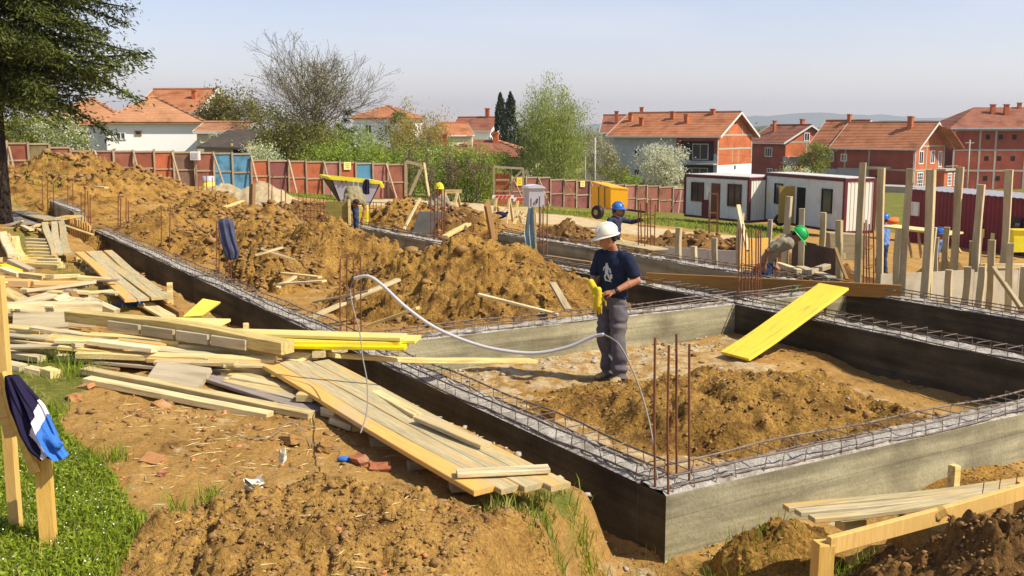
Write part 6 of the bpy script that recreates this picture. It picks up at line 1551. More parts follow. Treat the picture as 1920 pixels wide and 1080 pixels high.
def cabinet():
    Y = 33.5; o0 = aty(1003, 388, Y); zg = hz(o0.x, o0.y); o0.z = zg; e = empty('electric_cabinet', o0, 0, 'light grey electric cabinet with a rounded lid behind the hanging towel', 'cabinet')
    gm = mat('light_grey_cabinet', (.50, .50, .53), .5, .06, 3); q = lambda px, py, y=Y: aty(px, py, y)-o0
    a, b = q(992, 356), q(1021, 358); zt, zb = q(1000, 353).z, q(1000, 388).z
    mb = MB(); w = b.x-a.x; bk = Vector((-.16, .45, 0))
    A, B = Vector((a.x, 0, 0)), Vector((b.x, 0, 0)); up = Vector((0, 0, 1))
    mb.prism([A+up*zb, B+up*zb, B+up*zt, A+up*zt], bk); mb.build('case', gm, e)
    mb = MB(); c = (A+B)/2+up*zt
    mb.prism([c+Vector((x*(w/2+.05), -.04, h)) for x, h in ((-1, 0), (-.8, .06), (-.3, .11), (.3, .11), (.8, .06), (1, 0))], bk*1.12); mb.build('lid', mat('pale_cabinet_lid', (.62, .61, .66), .5, .06), e)
    mb = MB(); mb.bar(A.lerp(B, .55)+up*(zb+(zt-zb)*.45)+Vector((0, -.02, 0)), A.lerp(B, .5)+up*(zb+(zt-zb)*.2)+Vector((0, -.02, 0)), .04, .03); mb.build('handle', M['black'], e)
    for k in (.1, .9):
        mb = MB(); p = A.lerp(B, k)+bk*.5; mb.box((p.x, p.y, zb/2-.1), (.07, .07, zb+.2-.004)); mb.build('leg', M['fence_post'], e)
cabinet()
p = aty(391, 349, 52); e = empty('drum', p, 0, 'yellow and grey striped oil drum in front of the grey fence panels', 'drum')
for i, (h0, h1, m) in enumerate(((-.5, -.1, 'skip_grey'), (-.1, .22, 'yellow'), (.22, .5, 'skip_grey'))):
    mb = MB(); mb.loft([[Vector((.30*k*math.cos(t), .30*k*math.sin(t), z)) for t in [2*math.pi*j/20 for j in range(20)]] for z, k in ((h0, 1), (h0+.01, 1.03), (h0+.03, 1), (h1-.001, 1))]); mb.build('band', M[m], e, True)
# ------------------------------------------------------------------ site cabins and the red container
M['cabin_white'] = mat('white_cabin_sheet', (.66, .68, .66), .5, .04, 2, spec=.3, tint=(.56, .56, .52), tscale=1.2)
M['cabin_end'] = mat('sunlit_cabin_sheet', (.74, .71, .60), .5, .04, 2, spec=.3)  # warmer, brighter copy of the white sheet; sunlight on the ends is in the colour
M['maroon'] = mat('maroon_paint', (.12, .018, .022), .5, .15, 3, spec=.3)
M['glass'] = mat('dark_window_glass', (.025, .03, .035), .12, .2, 2, spec=.6)
M['glass_grey'] = mat('reflecting_window_glass', (.05, .06, .07), .08, .2, 2, spec=.8)
M['wood_door'] = mat('ochre_door', (.40, .26, .05), .6, .1)
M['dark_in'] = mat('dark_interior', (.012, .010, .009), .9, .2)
def wall_frame(A, B, C):
    """A: near top-left of the facade at the ground line etc. returns u, n"""
    u = (B-A).normalized(); n = Vector((u.y, -u.x, 0)); return u, (n if n.y < 0 else -n)
def window(e, c, u, n, w, h, fm, gm='glass', name='window', bars=(1, 0), sill=False, t=.07):
    """frame proud of the wall with real pane set inside it"""
    mb = MB(); M3 = Matrix((u, -n, Vector((0, 0, 1)))).transposed(); z = Vector((0, 0, 1))
    for s in (-1, 1):
        mb.box(c+u*(s*(w-t)/2)+n*.02, (t, .09, h), 0, M3); mb.box(c+z*(s*(h-t)/2)+n*.02, (w-2*t-.002, .085, t), 0, M3)
    for i in range(bars[0]): mb.box(c+u*(w*((i+1)/(bars[0]+1)-.5))+n*.02, (t*.7, .07, h-2*t), 0, M3)
    for i in range(bars[1]): mb.box(c+z*(h*((i+1)/(bars[1]+1)-.5))+n*.02, (w-2*t, .06, t*.5), 0, M3)
    o = mb.build(name, M[fm] if isinstance(fm, str) else fm, e)
    mb = MB(); mb.box(c+n*.004, (w-t, .03, h-t), 0, M3); mb.build('pane', M[gm], o)
    return o
def cabin(label, pA, pB, pC, H, items, trim='maroon'):
    """pA,pB facade ends on the ground, pC end of the lit short side"""
    A, B, C = pA.copy(), pB.copy(), pC.copy(); A.z = B.z = C.z = 0
    e = empty('site_cabin', pA, 0, label, 'site cabin'); u = (B-A).normalized(); L = (B-A).length; v = Vector((-u.y, u.x, 0)); D = (C-B).length; n = -v
    M3 = Matrix((u, v, Vector((0, 0, 1)))).transposed(); z = Vector((0, 0, 1))
    def bx(c, d, m, name, par=e): mb = MB(); mb.box(c, d, 0, M3); return mb.build(name, m if not isinstance(m, str) else M[m], par)
    def ribbed(p0, dirn, nn, w, m, name):
        mb = MB(); k = int(w/.2); s = w/k; pl = []
        for i in range(k):
            for x, y in ((0, 0), (.42, 0), (.5, .025), (.92, .025)): pl.append(p0+dirn*((i+x)*s)+nn*y)
        pl.append(p0+dirn*w); m0 = len(pl)
        mb.add([p+z*.12 for p in pl]+[p+z*(H-.15) for p in pl], [(i, i+1, m0+i+1, m0+i) for i in range(m0-1)]); return mb.build(name, m, e)
    bx(u*L/2+v*D/2+z*(H/2), (L-.02, D-.02, H-.30), 'cabin_white', 'body')
    ribbed(n*.004, u, n, L, M['cabin_white'], 'front_sheet'); ribbed(u*L+u*.004, v, u, D, M['cabin_end'], 'end_sheet')
    bx(u*L/2+v*D/2+z*(H-.06), (L+.12, D+.12, .15), trim, 'roof_edge')
    bx(u*L/2+v*D/2+z*(H+.035), (L, D, .03), mat('cabin_roof', (.55, .52, .47), .7, .15, 2), 'roof')
    bx(u*L/2+v*D/2+z*.05, (L+.08, D+.08, .14), trim, 'base_frame')
    for c in (Vector(), u*L, u*L+v*D, v*D): bx(c+z*(H/2), (.16, .16, H-.28), trim, 'corner_post')
    for it in items:
        k = it[0]
        if k == 'win': window(e, u*(L*it[1])+n*.03+z*it[2], u, n, it[3], it[4], it[5], it[6] if len(it) > 6 else 'glass', bars=(it[7] if len(it) > 7 else 1, 0))
        elif k == 'door':
            d = bx(u*(L*it[1])+n*.035+z*(.12+it[3]/2), (it[2], .06, it[3]), it[4], 'door'); mb = MB(); mb.box(u*(L*it[1]+it[2]*.36)+n*.075+z*1.1, (.12, .03, .03), 0, M3); mb.build('handle', M['black'], d)
        elif k == 'panel': bx(u*(L*it[1])+n*.03+z*it[2], (it[3], .03, it[4]), it[5], 'panel')
        elif k == 'ajar':
            q = u*(L*it[1])+n*.02; mb = MB(); dd = (u*-.35+n*.94).normalized(); mb.prism([q+z*.14, q+dd*.85+z*.14, q+dd*.85+z*2.15, q+z*2.15], u*.045); mb.build('door', M['wood_door'], e)
    return e
def gd(px, py, Y): p = aty(px, py, Y); p.z = float(P(p.x, p.y)); return p
Hc = 2.55
def cab_pts(x0, x1, x2, Y0, Y1, Y2, yb0):
    a = aty(x0, yb0, Y0); b = aty(x1, 300, Y1); c = aty(x2, 300, Y2); b.z = c.z = a.z; return a, b, c
A, B, C = cab_pts(1284, 1407, 1433, 64, 59.3, 62.0, 405)
cabin('white site cabin with maroon trim, window frames and door, left of the pair', A, B, C, Hc, [('win', .21, 1.55, 1.1, 1.15, 'maroon'), ('panel', .335, .62, .55, .98, 'maroon'), ('door', .50, .72, 2.0, mat('maroon_brown_door', (.16, .05, .025), .6, .2)), ('win', .79, 1.5, 1.1, 1.3, 'maroon'), ('panel', .455, 2.35, .36, .09, 'white_paint'), ('panel', .375, 1.6, .28, .60, 'white_paint')])
A, B, C = cab_pts(1434, 1588, 1643, 60, 52.5, 56.2, 414)
_u = (B-A).normalized(); _v = Vector((-_u.y, _u.x, 0)); _r = ray(1643, 300); _r = _r[0]/_r[1]; C = B+_v*((_r*B.y-B.x)/(_v.x-_r*_v.y))
cabin('white site cabin with an open dark doorway and ochre door, right of the pair', A, B, C, 2.75, [('win', .19, 1.65, .85, 1.15, 'black', 'glass', 0), ('panel', .485, 1.12, .82, 2.0, 'dark_in'), ('ajar', .40), ('win', .805, 1.55, .95, 1.25, 'black', 'glass_grey', 0), ('panel', .045, 1.5, .25, .28, 'paper')])
# tyre by the cabin and its step
mb = MB(); p = aty(1462, 412, 58); mb.tube([(math.cos(t)*.26, -.1, math.sin(t)*.26) for t in [2*math.pi*j/16 for j in range(17)]], .09, 8); mb.build('tyre', M['black'], smooth=True, label='black tyre leaning against the right site cabin', cat='tyre', loc=p)
M['red_cont'] = mat('dark_red_container_paint', (.19, .012, .022), .5, .1, 1.5, .1, 10, spec=.3, tint=(.13, .012, .016), tscale=1)
def container():
    a = aty(1692, 455, 57.5); b = aty(2040, 480, 45.5); a.z = -3.3; b.z = -3.3; H = aty(1692, 355, 57.5).z+3.3
    e = empty('container', a, 0, 'long dark red container with a black gap and yellow bin at the right edge', 'container'); A = Vector((0, 0, 0)); d = b-a; d.z = 0; L = d.length; u = d.normalized(); v = Vector((-u.y, u.x, 0)); n = -v; z = Vector((0, 0, 1)); M3 = Matrix((u, v, z)).transposed()
    Hb = 2.05; q = aty(2040, 385, 45.5).z+3.3
    mb = MB(); k = int(L/.28); pl = []
    for i in range(k):
        for x, y in ((0, 0), (.35, 0), (.5, .035), (.85, .035)): pl.append(u*((i+x)*L/k)+n*y)
    pl.append(u*L); m0 = len(pl); hh = [H+(q-H)*i/(m0-1) for i in range(m0)]
    mb.add([p for p in pl]+[p+z*h for p, h in zip(pl, hh)]+[u*0+v*2.4, u*L+v*2.4, v*2.4+z*H, u*L+v*2.4+z*q], [(i, i+1, m0+i+1, m0+i) for i in range(m0-1)]+[(2*m0, 2*m0+1, 2*m0+3, 2*m0+2)])
    mb.add([Vector(), v*2.4, v*2.4+z*H, z*H], [(0, 1, 2, 3)])
    mb.build('corrugated_wall', M['red_cont'], e)
    mb = MB(); kk = 60; vs = []
    for i in range(kk+1):
        x = L*i/kk; zz = H+(q-H)*i/kk+.05+(.03 if i % 2 else 0)
        vs += [u*x+n*.15+z*zz, u*x+v*2.5+z*(zz+.05), u*x+v*2.5+z*(zz+.02), u*x+n*.15+z*(zz-.03)]
    mb.add(vs, [(4*i+j, 4*i+4+j, 4*i+4+(j+1) % 4, 4*i+(j+1) % 4) for i in range(kk) for j in range(4)]); mb.build('sheet_roof', mat('grey_sheet_roof', (.30, .29, .30), .6, .15), e)
    def at_px(px, zz, off=.05):
        r = ray(px, 400); k = ((a.x)*d.y-(a.y)*d.x)/(r[0]*d.y-r[1]*d.x); return Vector((r[0]*k, r[1]*k, 0))-Vector((a.x, a.y, 0))+n*off+z*zz
    window(e, at_px(1718, 1.9), u, n, .62, .75, 'cabin_white', 'cabin_end', bars=(0, 0))
    mb = MB(); mb.box(at_px(1841, 1.05), (.66, .03, .42), 0, M3); s = mb.build('warning_sign', M['sign_yellow'], e)
    for j in range(2):
        mb = MB(); mb.box(at_px(1841, 1.13-.15*j, .072), (.46-.1*j, .008, .05), 0, M3); mb.build('print_line', M['ink_brown'], s)
    mb = MB(); mb.loft([[at_px(1840, 1.62)+u*(.26*math.cos(t)*k)+z*(.34*math.sin(t)*k)+n*h for t in [2*math.pi*j/16 for j in range(16)]] for h, k in ((0, 1), (.03, 1), (.035, .85))]); mb.build('oval_plate', mat('greyish_plate', (.30, .24, .23), .6, .1), e)
    mb = MB(); mb.box(at_px(1866, .95), (.26, .03, .34), 0, M3); mb.build('paper_notice', M['paper'], e)
    mb = MB(); mb.box(at_px(1906, 1.0, .08), (.95, .10, 2.0), 0, M3); mb.build('dark_door', M['black'], e)
    mb = MB(); mb.box(at_px(1914, 1.35, .14), (.30, .02, .8), 0, M3); mb.build('door_pane', M['glass_grey'], e)
container()
e = empty('waste_bin', aty(1910, 452, 44), 0, 'yellow bin in front of the black door of the red container', 'bin'); mb = MB(); mb.loft([[Vector((a*w, b*w*.8, h)) for a, b in ((-1, -1), (1, -1), (1, 1), (-1, 1))] for h, w in ((-.45, .30), (.35, .36), (.36, .40), (.45, .40))]); mb.build('bin_body', M['skip_yellow'], e)
mb = MB(); mb.box((0, 0, .48), (.84, .7, .05)); mb.build('bin_lid', M['yellow'], e)

# ------------------------------------------------------------------ houses
def brick_mat(name, c1, c2, mortar, sc=2.2):
    m = bpy.data.materials.new(name); m.use_nodes = True; t = m.node_tree; b = t.nodes['Principled BSDF']; L = t.links.new
    tc = _n(t, 'ShaderNodeTexCoord'); mp = _n(t, 'ShaderNodeMapping'); mp.inputs['Rotation'].default_value = (R(90), 0, 0)
    br = _n(t, 'ShaderNodeTexBrick'); br.inputs['Scale'].default_value = sc; br.inputs['Color1'].default_value = (*c1, 1); br.inputs['Color2'].default_value = (*c2, 1); br.inputs['Mortar'].default_value = (*mortar, 1); br.inputs['Mortar Size'].default_value = .012
    # brick courses follow height, run along x+y of the house
    sx = _n(t, 'ShaderNodeSeparateXYZ'); L(tc.outputs['Object'], sx.inputs[0]); ad = _n(t, 'ShaderNodeMath', operation='ADD'); L(sx.outputs[0], ad.inputs[0]); L(sx.outputs[1], ad.inputs[1])
    cb = _n(t, 'ShaderNodeCombineXYZ'); L(ad.outputs[0], cb.inputs[0]); L(sx.outputs[2], cb.inputs[1]); L(cb.outputs[0], br.inputs['Vector'])
    n = _n(t, 'ShaderNodeTexNoise'); n.inputs['Scale'].default_value = .6; n.inputs['Detail'].default_value = 6; L(tc.outputs['Object'], n.inputs['Vector'])
    hs = _n(t, 'ShaderNodeHueSaturation'); r = _n(t, 'ShaderNodeMapRange'); r.inputs[1].default_value = .3; r.inputs[2].default_value = .7; r.inputs[3].default_value = .75; r.inputs[4].default_value = 1.2; L(n.outputs[0], r.inputs[0]); L(r.outputs[0], hs.inputs['Value']); L(br.outputs[0], hs.inputs['Color'])
    L(hs.outputs[0], b.inputs['Base Color']); b.inputs['Roughness'].default_value = .95; b.inputs['Specular IOR Level'].default_value = .1
    return m
def tile_mat(name, c1, c2):
    m = mat(name, c1, .85, 0, .8, 0, col2=c2, tint=mul(c1, .55), tscale=.7, tlo=.5, thi=.8, fine=.15, bscale=3, spec=.15)
    t = m.node_tree; b = t.nodes['Principled BSDF']; tc = _n(t, 'ShaderNodeTexCoord'); w = _n(t, 'ShaderNodeTexWave', bands_direction='Z'); w.inputs['Scale'].default_value = 1.6; w.inputs['Distortion'].default_value = .3
    t.links.new(tc.outputs['Object'], w.inputs['Vector']); bp = _n(t, 'ShaderNodeBump'); bp.inputs['Strength'].default_value = .8; bp.inputs['Distance'].default_value = .10; t.links.new(w.outputs[0], bp.inputs['Height']); t.links.new(bp.outputs[0], b.inputs['Normal'])
    return m
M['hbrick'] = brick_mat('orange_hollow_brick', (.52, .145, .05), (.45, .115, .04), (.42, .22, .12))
M['hbrick_dark'] = brick_mat('shaded_dark_brick', (.34, .075, .04), (.28, .06, .035), (.30, .15, .10))  # darker copy of the orange brick; shade of unlit fronts is in the colour
M['band'] = mat('raw_concrete_band', (.40, .36, .29), .9, .15, 2)
M['plaster_white'] = mat('white_plaster', (.84, .84, .80), .85, .03, 1)
M['plaster_grey'] = mat('grey_plaster', (.38, .40, .42), .9, .08, 1, tint=(.30, .31, .32))
M['plaster_cream'] = mat('cream_plaster', (.66, .58, .36), .9, .06, 1)
M['tile_o'] = tile_mat('orange_clay_tiles', (.36, .132, .054), (.47, .195, .09))
M['tile_b'] = tile_mat('brown_red_tiles', (.23, .085, .05), (.32, .13, .075))
M['tile_t'] = tile_mat('tan_clay_tiles', (.38, .17, .08), (.50, .26, .13))
M['fascia'] = mat('white_fascia', (.62, .60, .55), .7, .08)
M['win_white'] = mat('white_window_frame', (.80, .80, .78), .5, .04)
class House:
    """X along the ridge, Y to the back, origin at the near-left ground corner of the long side, turned by rz"""
    def __init__(self, name, label, loc, rz, cat='house'): self.e = empty(name, loc, rz, label, cat)
    def box(self, name, x0, x1, y0, y1, z0, z1, m, par=None):
        mb = MB(); mb.box(((x0+x1)/2, (y0+y1)/2, (z0+z1)/2), (x1-x0, y1-y0, z1-z0)); return mb.build(name, M[m], par or self.e)
    def gable_walls(self, L, W, h, rh, m_long, m_gab=None, x0=0, y0=0, name='wall'):
        mb = MB(); mb.box((x0+L/2, y0+W/2, h/2), (L, W, h)); mb.build(name, M[m_long], self.e)
        for x in (x0-.004, x0+L-.016):
            mb = MB(); mb.prism([(x, y0, h-.02), (x, y0+W, h-.02), (x, y0+W/2, h+rh-.05)], (.02, 0, 0)); mb.build('gable', M[m_gab or m_long], self.e)
    def gable_roof(self, L, W, h, rh, m, ov=.6, og=.5, x0=0, y0=0, th=.14):
        k = rh/(W/2); z0 = h-ov*k; mb = MB()
        for s in (0, 1):
            ya, yb = (y0-ov, y0+W/2) if s == 0 else (y0+W+ov, y0+W/2)
            mb.prism([(x0-og, ya, z0), (x0+L+og, ya, z0), (x0+L+og, yb, h+rh), (x0-og, yb, h+rh)], (0, 0, th))
        r = mb.build('roof', M[m], self.e)
        mb = MB(); mb.tube([(x0-og, y0+W/2, h+rh+th), (x0+L+og, y0+W/2, h+rh+th)], .13, 6); mb.build('ridge_tiles', M[m], r)
        mb = MB()
        for x in (x0-og-.03, x0+L+og+.0):
            mb.bar((x+.015, y0-ov, z0+.04), (x+.015, y0+W/2, h+rh+.04), .03, .24); mb.bar((x+.015, y0+W+ov, z0+.04), (x+.015, y0+W/2, h+rh+.04), .03, .24)
        mb.bar((x0-og, y0-ov-.03, z0+.05), (x0+L+og, y0-ov-.03, z0+.05), .06, .16)
        mb.build('fascia', M['fascia'], r); return r
    def hip_roof(self, L, W, h, rh, m, ov=.5, x0=0, y0=0):
        k = min(L, W)/2; a, b, c, d = [(x0-ov, y0-ov, h), (x0+L+ov, y0-ov, h), (x0+L+ov, y0+W+ov, h), (x0-ov, y0+W+ov, h)]
        if L >= W: r0, r1 = (x0+k, y0+W/2, h+rh), (x0+L-k, y0+W/2, h+rh)
        else: r0 = r1 = (x0+L/2, y0+W/2, h+rh)
        mb = MB(); mb.add([a, b, c, d, r0, r1, (x0-ov, y0-ov, h-.15), (x0+L+ov, y0-ov, h-.15), (x0+L+ov, y0+W+ov, h-.15), (x0-ov, y0+W+ov, h-.15)], [(0, 1, 5, 4), (1, 2, 5), (2, 3, 4, 5), (3, 0, 4), (0, 6, 7, 1), (1, 7, 8, 2), (2, 8, 9, 3), (3, 9, 6, 0), (6, 9, 8, 7)])
        r = mb.build('roof', M[m], self.e)
        mb = MB()
        for p, q in ((a, r0), (d, r0), (b, r1), (c, r1), (r0, r1)):
            if p != q: mb.tube([p, q], .12, 6)
        mb.build('ridge_tiles', M['tile_t'], r); return r
    def chimney(self, roof, x, y, z0, z1, w=.55, m='hbrick'):
        mb = MB(); mb.box((x, y, (z0+z1)/2), (w, w, z1-z0)); mb.box((x, y, z1+.05), (w+.16, w+.16, .1)); mb.build('chimney', M[m], roof)
    def win(self, x, z, w, h, side='front', fm='win_white', gm='glass', bars=(1, 0), W=0, L=0, t=.09, y=0):
        if side == 'front': return window(self.e, Vector((x, y, z)), Vector((1, 0, 0)), Vector((0, -1, 0)), w, h, fm, gm, bars=bars, t=t)
        return window(self.e, Vector((L, x, z)), Vector((0, 1, 0)), Vector((1, 0, 0)), w, h, fm, gm, bars=bars, t=t)
    def hole(self, x, z, w, h, side='front', L=0, y=0):
        mb = MB()
        if side == 'front': mb.box((x, y, z), (w, .03, h))
        else: mb.box((L, x, z), (.03, w, h))
        mb.build('window_opening', M['dark_in'], self.e)
    def bands(self, L, W, zs, xs, ys, w=.25, h=None, front=True, gab=True, z1=0):
        mb = MB()
        for z in zs:
            if front: mb.box((L/2, -.012, z), (L+.03, .03, w))
            if gab: mb.box((L+.012, W/2, z), (.03, W-.03, w))
        for x in xs: mb.box((x, -.014, z1/2), (w*.9, .028, z1))
        for y in ys: mb.box((L+.014, y, z1/2), (.028, w*.9, z1))
        mb.build('concrete_frame', M['band'], self.e)
def place(px, Y, zb): p = aty(px, 300, Y); p.z = zb; return p
# white house, left: hip roof; long side lit, seen straight on
Y = 78; p0 = place(202, Y, .2); Lw = (368-202)*Y/F; h = aty(0, 228, Y).z-.2
H = House('white_house', 'white single-storey house with a tiled hip roof behind the conifer', p0, R(17))
H.box('wall', 0, Lw, 0, 9, -1.5, h, 'plaster_white'); H.box('eaves_band', -.25, Lw+.25, -.25, 9.2, h-.14, h-.02, 'fascia')
r = H.hip_roof(Lw, 9, h, aty(0, 180, Y+4).z-.2-h, 'tile_t', .45)
H.win(25*Y/F, h-1.05, .72, .6, gm='glass_grey'); H.win(56*Y/F, h-.85, .5, .38, fm='wood_brown', bars=(0, 0))
H.box('side_wing', -4.2, -.02, 2.5, 8.5, -1.5, h-.1, 'plaster_white')
H.hip_roof(5.6, 6.2, h-.12, 2.0, 'tile_t', .4, x0=-4.2, y0=2.5)
H.box('side_door', -2.4, -1.5, 2.44, 2.49, -1.4, h-.7, 'maroon')
# big roof behind it
Y = 104; p0 = place(262, Y, 0); h = aty(0, 208, Y).z
H = House('tall_roof_house', 'house with a large orange roof showing behind the white house', p0, R(-6)); Lw = 115*Y/F
rh = aty(0, 170, Y+4.5).z-h; H.gable_walls(Lw, 9, h, rh, 'plaster_cream'); r = H.gable_roof(Lw, 9, h, rh, 'tile_o', .5, .3); H.chimney(r, Lw*.80, 2.4, h+.5, h+2.0, .4)
# low tiled roof and dark shed
Y = 76; p0 = place(371, Y, 0); h = aty(0, 248, Y).z
H = House('low_tiled_shed', 'low tan tiled roof right of the white house', p0, 0, 'shed'); rh = aty(0, 233, Y+2.5).z-h; H.gable_walls(86*Y/F, 5, h, rh, 'plaster_cream'); H.gable_roof(86*Y/F, 5, h, rh, 'tile_t', .3, .2)
Y = 68; p0 = place(382, Y, -.3); h = aty(0, 276, Y).z+.3
H = House('dark_shed', 'old shed with a dark sagging roof behind the blue fence panels', p0, 0, 'shed')
H.box('wall', 0, 2.7, .2, 3.6, -.5, h, 'wood_grey'); mb = MB(); mb.prism([(-.35, -.3, h-.1), (2.5, -.3, h-.15), (3.1, 3.8, h+1.05), (.6, 3.8, h+.95)], (0, 0, .14)); mb.build('roof', mat('dark_old_roof', (.07, .055, .04), .9, .3, 2), H.e)
H.box('open_bay', 1.9, 2.9, .1, .16, -.3, h-.1, 'dark_in')
for x in (1.85, 2.95): H.box('post', x-.06, x+.06, -.02, .1, -.5, h+.25, 'wood')
# middle distance roofs
Y = 132; p0 = place(664, Y, -2); h = aty(0, 221, Y).z+2
H = House('orange_roof_house', 'white house with a bright orange roof behind the bare tree', p0, R(-12)); H.box('wall', 0, 6.6, 0, 8, 0, h, 'plaster_white'); H.hip_roof(6.6, 8, h, aty(0, 197, Y).z+2-h, 'tile_o', .4); H.win(2, h-1.4, .9, 1.1); H.win(4.5, h-1.4, .9, 1.1)
Y = 128; p0 = place(834, Y, -3); h = aty(0, 252, Y).z+3
H = House('small_roof_house', 'house with a small orange gable roof left of the dark cypress trees', p0, R(20)); rh = aty(0, 232, Y).z+3-h; H.gable_walls(3.4, 5, h, rh, 'plaster_cream', 'plaster_cream'); H.gable_roof(3.4, 5, h, rh, 'tile_o', .4, .3)
Y = 138; p0 = place(848, Y, -3); h = aty(0, 243, Y).z+3
H = House('brown_roof_house', 'house with a long brown-red roof and white gable left of the dark cypress trees', p0, R(-18)); rh = aty(0, 222, Y+3).z+3-h; H.gable_walls(5.3, 6, h, rh, 'plaster_white'); r = H.gable_roof(5.3, 6, h, rh, 'tile_b', .5, .3); H.chimney(r, 3.9, 3, h+1.2, h+2.7, .5); H.win(3, h-1.1, .7, .8, 'gable', L=5.3)
Y = 96; p0 = place(806, Y, -3); h = aty(0, 293, Y).z+3
H = House('hip_roof_house', 'house with a low weathered hip roof and two chimneys above the green bushes', p0, R(-8)); H.box('wall', 0, 9.3, 0, 7, 0, h, 'plaster_cream'); r = H.hip_roof(9.3, 7, h, aty(0, 264, Y+3).z+3-h, 'tile_b', .5); H.chimney(r, .8, 3.2, h+.6, h+1.9, .35); H.chimney(r, 3.4, 2.0, h+.4, h+1.8, .4, 'plaster_cream'); H.chimney(r, 5.6, 3.2, h+1, h+2.1, .5)
H.win(7.4, h-1.2, .9, 1.0)
Y = 126; p0 = place(1103, Y, -4); h = aty(0, 288, Y).z+4
H = House('yellow_annex', 'pale yellow flat-roofed building with a row of windows behind the birch', p0, 0, 'building'); H.box('wall', 0, 4.3, 0, 6, -.5, h, 'plaster_cream'); H.box('roof_slab', -.3, 4.5, -.3, 6, h+.002, h+.3, 'fascia')
for i in range(4): H.win(2.1+i*.62, h-1.4, .5, .9, bars=(0, 0))
# grey house with lit brick gable
def ridge_house(name, label, px_l, px_c, px_r, y_eave, y_ridge, y_base, Y, L, W):
    """corner px_c nearest; long side to the left, gable to the right"""
    c = aty(px_c, y_base, Y); dl = (px_c-px_l)*Y/F; aa = math.acos(min(.98, dl/L)); rz = -aa
    d = Vector((math.cos(rz), math.sin(rz), 0)); p0 = c-d*L; h = aty(0, y_eave, Y).z-c.z; rh = aty(0, y_ridge, Y+W*.4).z-c.z-h; p0.z = c.z
    return House(name, label, p0, rz), h, rh
H, h, rh = ridge_house('brick_gable_house', 'long grey house with a sunlit orange brick gable behind the left site cabin', 1163, 1343, 1452, 252, 212, 343, 118, 13.5, 9.5)
L, W = 13.5, 9.5
H.gable_walls(L, W, h, rh, 'plaster_grey', 'hbrick'); r = H.gable_roof(L, W, h, rh, 'tile_o', .7, .7)
H.box('gable_brick_face', L, L+.03, .02, W-.02, h*.36, h, 'hbrick'); H.box('plaster_base', L, L+.05, 0, W, -.3, h*.36-.002, 'plaster_white')
H.box('brick_course', L*.62, L-.02, -.03, -.002, h*.60, h-.02, 'hbrick_dark')
mb = MB()
for z in (h*.985, h*.70): mb.box((L+.04, W/2, z), (.03, W, .20))
for y in (.12, W-.12): mb.box((L+.042, y, h*.68), (.026, .26, h*.60))
for y in (W*.42, W*.60): mb.box((L+.044, y, h*.54), (.022, .14, h*.30))
for y in (W*.30, W*.68): mb.box((L+.044, y, h+rh*.20), (.022, .14, rh*.38))
mb.build('concrete_frame', M['band'], H.e)
mb = MB(); mb.box((L+.05, W*.48, h+rh*.60), (.03, .55, .5)); mb.box((L+.07, W*.5, h*.30), (.03, .4, .45)); mb.build('window_opening', M['dark_in'], H.e)
for z in (h*.66, h*.16):
    o = H.box('loggia', L*.66, L*.97, -.06, -.032, z-1.1, z+1.1, 'dark_in'); H.win(L*.85, z-.1, 2.0, 1.8, fm='band', bars=(1, 0), y=-.08)
H.box('balcony_slab', L*.64, L+.1, -1.1, -.04, h*.375, h*.40, 'band'); H.box('balcony_post', L*.64, L*.64+.2, -1.05, -.85, 0, h*.375-.003, 'band')
H.hole(L*.24, h*.60, .6, .7); H.hole(L*.24, h*.18, .55, .6)
for x, y, dz in ((L*.2, W*.2, 1.5), (L*.62, W*.25, 1.7), (L*.8, W*.45, 1.1), (L*.45, W*.35, 1.5), (L*.05, W*.3, 1.5)):
    zz = h+rh*(1-abs(y-W/2)/(W/2)); H.chimney(r, x, y, zz-.2, zz+dz*.6, .45)
# roof of the neighbour behind it
Y = 132; p0 = place(1130, Y, -4); h = aty(0, 247, Y).z+4
H = House('rear_tiled_house', 'house with a brown tiled roof and chimneys just left of the grey brick-gabled house', p0, R(-10)); rh = aty(0, 218, Y+4).z+4-h; H.gable_walls(9.5, 9, h, rh, 'plaster_cream'); r = H.gable_roof(9.5, 9, h, rh, 'tile_b', .5, .4); H.chimney(r, 1.5, 2, h+.6, h+2.5, .45); H.chimney(r, 4.6, 3, h+1.5, h+3.0, .45)
# small brick house with the grey eaves
H, h, rh = ridge_house('brown_roof_brick_house', 'smaller brick house with a dark brown roof right of the brick-gabled grey house', 1425, 1470, 1545, 265, 236, 340, 150, 8, 8.5)
L, W = 8, 8.5; H.gable_walls(L, W, h, rh, 'hbrick_dark', 'hbrick'); H.box('gable_brick_face', L, L+.03, .02, W-.02, 0, h, 'hbrick'); r = H.gable_roof(L, W, h, rh, 'tile_b', .7, .5); H.chimney(r, L*.75, W*.55, h+rh*.6, h+rh+.9, .5); H.chimney(r, L*.3, W*.3, h+rh*.4, h+rh+.7, .4)  # one brick in two tones: shaded front, sunlit gable
H.win(W*.45, h+rh*.28, 1.0, 1.2, 'gable', L=L+.03); H.win(L*.55, h*.72, 1.6, 1.3, bars=(2, 0)); H.win(L*.6, h*.2, 1.2, 1.2); H.box('balcony', L+.04, L+1.2, -.4, W*.35, h*.42, h*.62, 'band')
mb = MB(); mb.box((L+.045, W/2, h*.98), (.03, W, .2)); mb.box((L+.047, W*.45, h*.5), (.026, .2, h*.95)); mb.build('concrete_frame', M['band'], H.e)
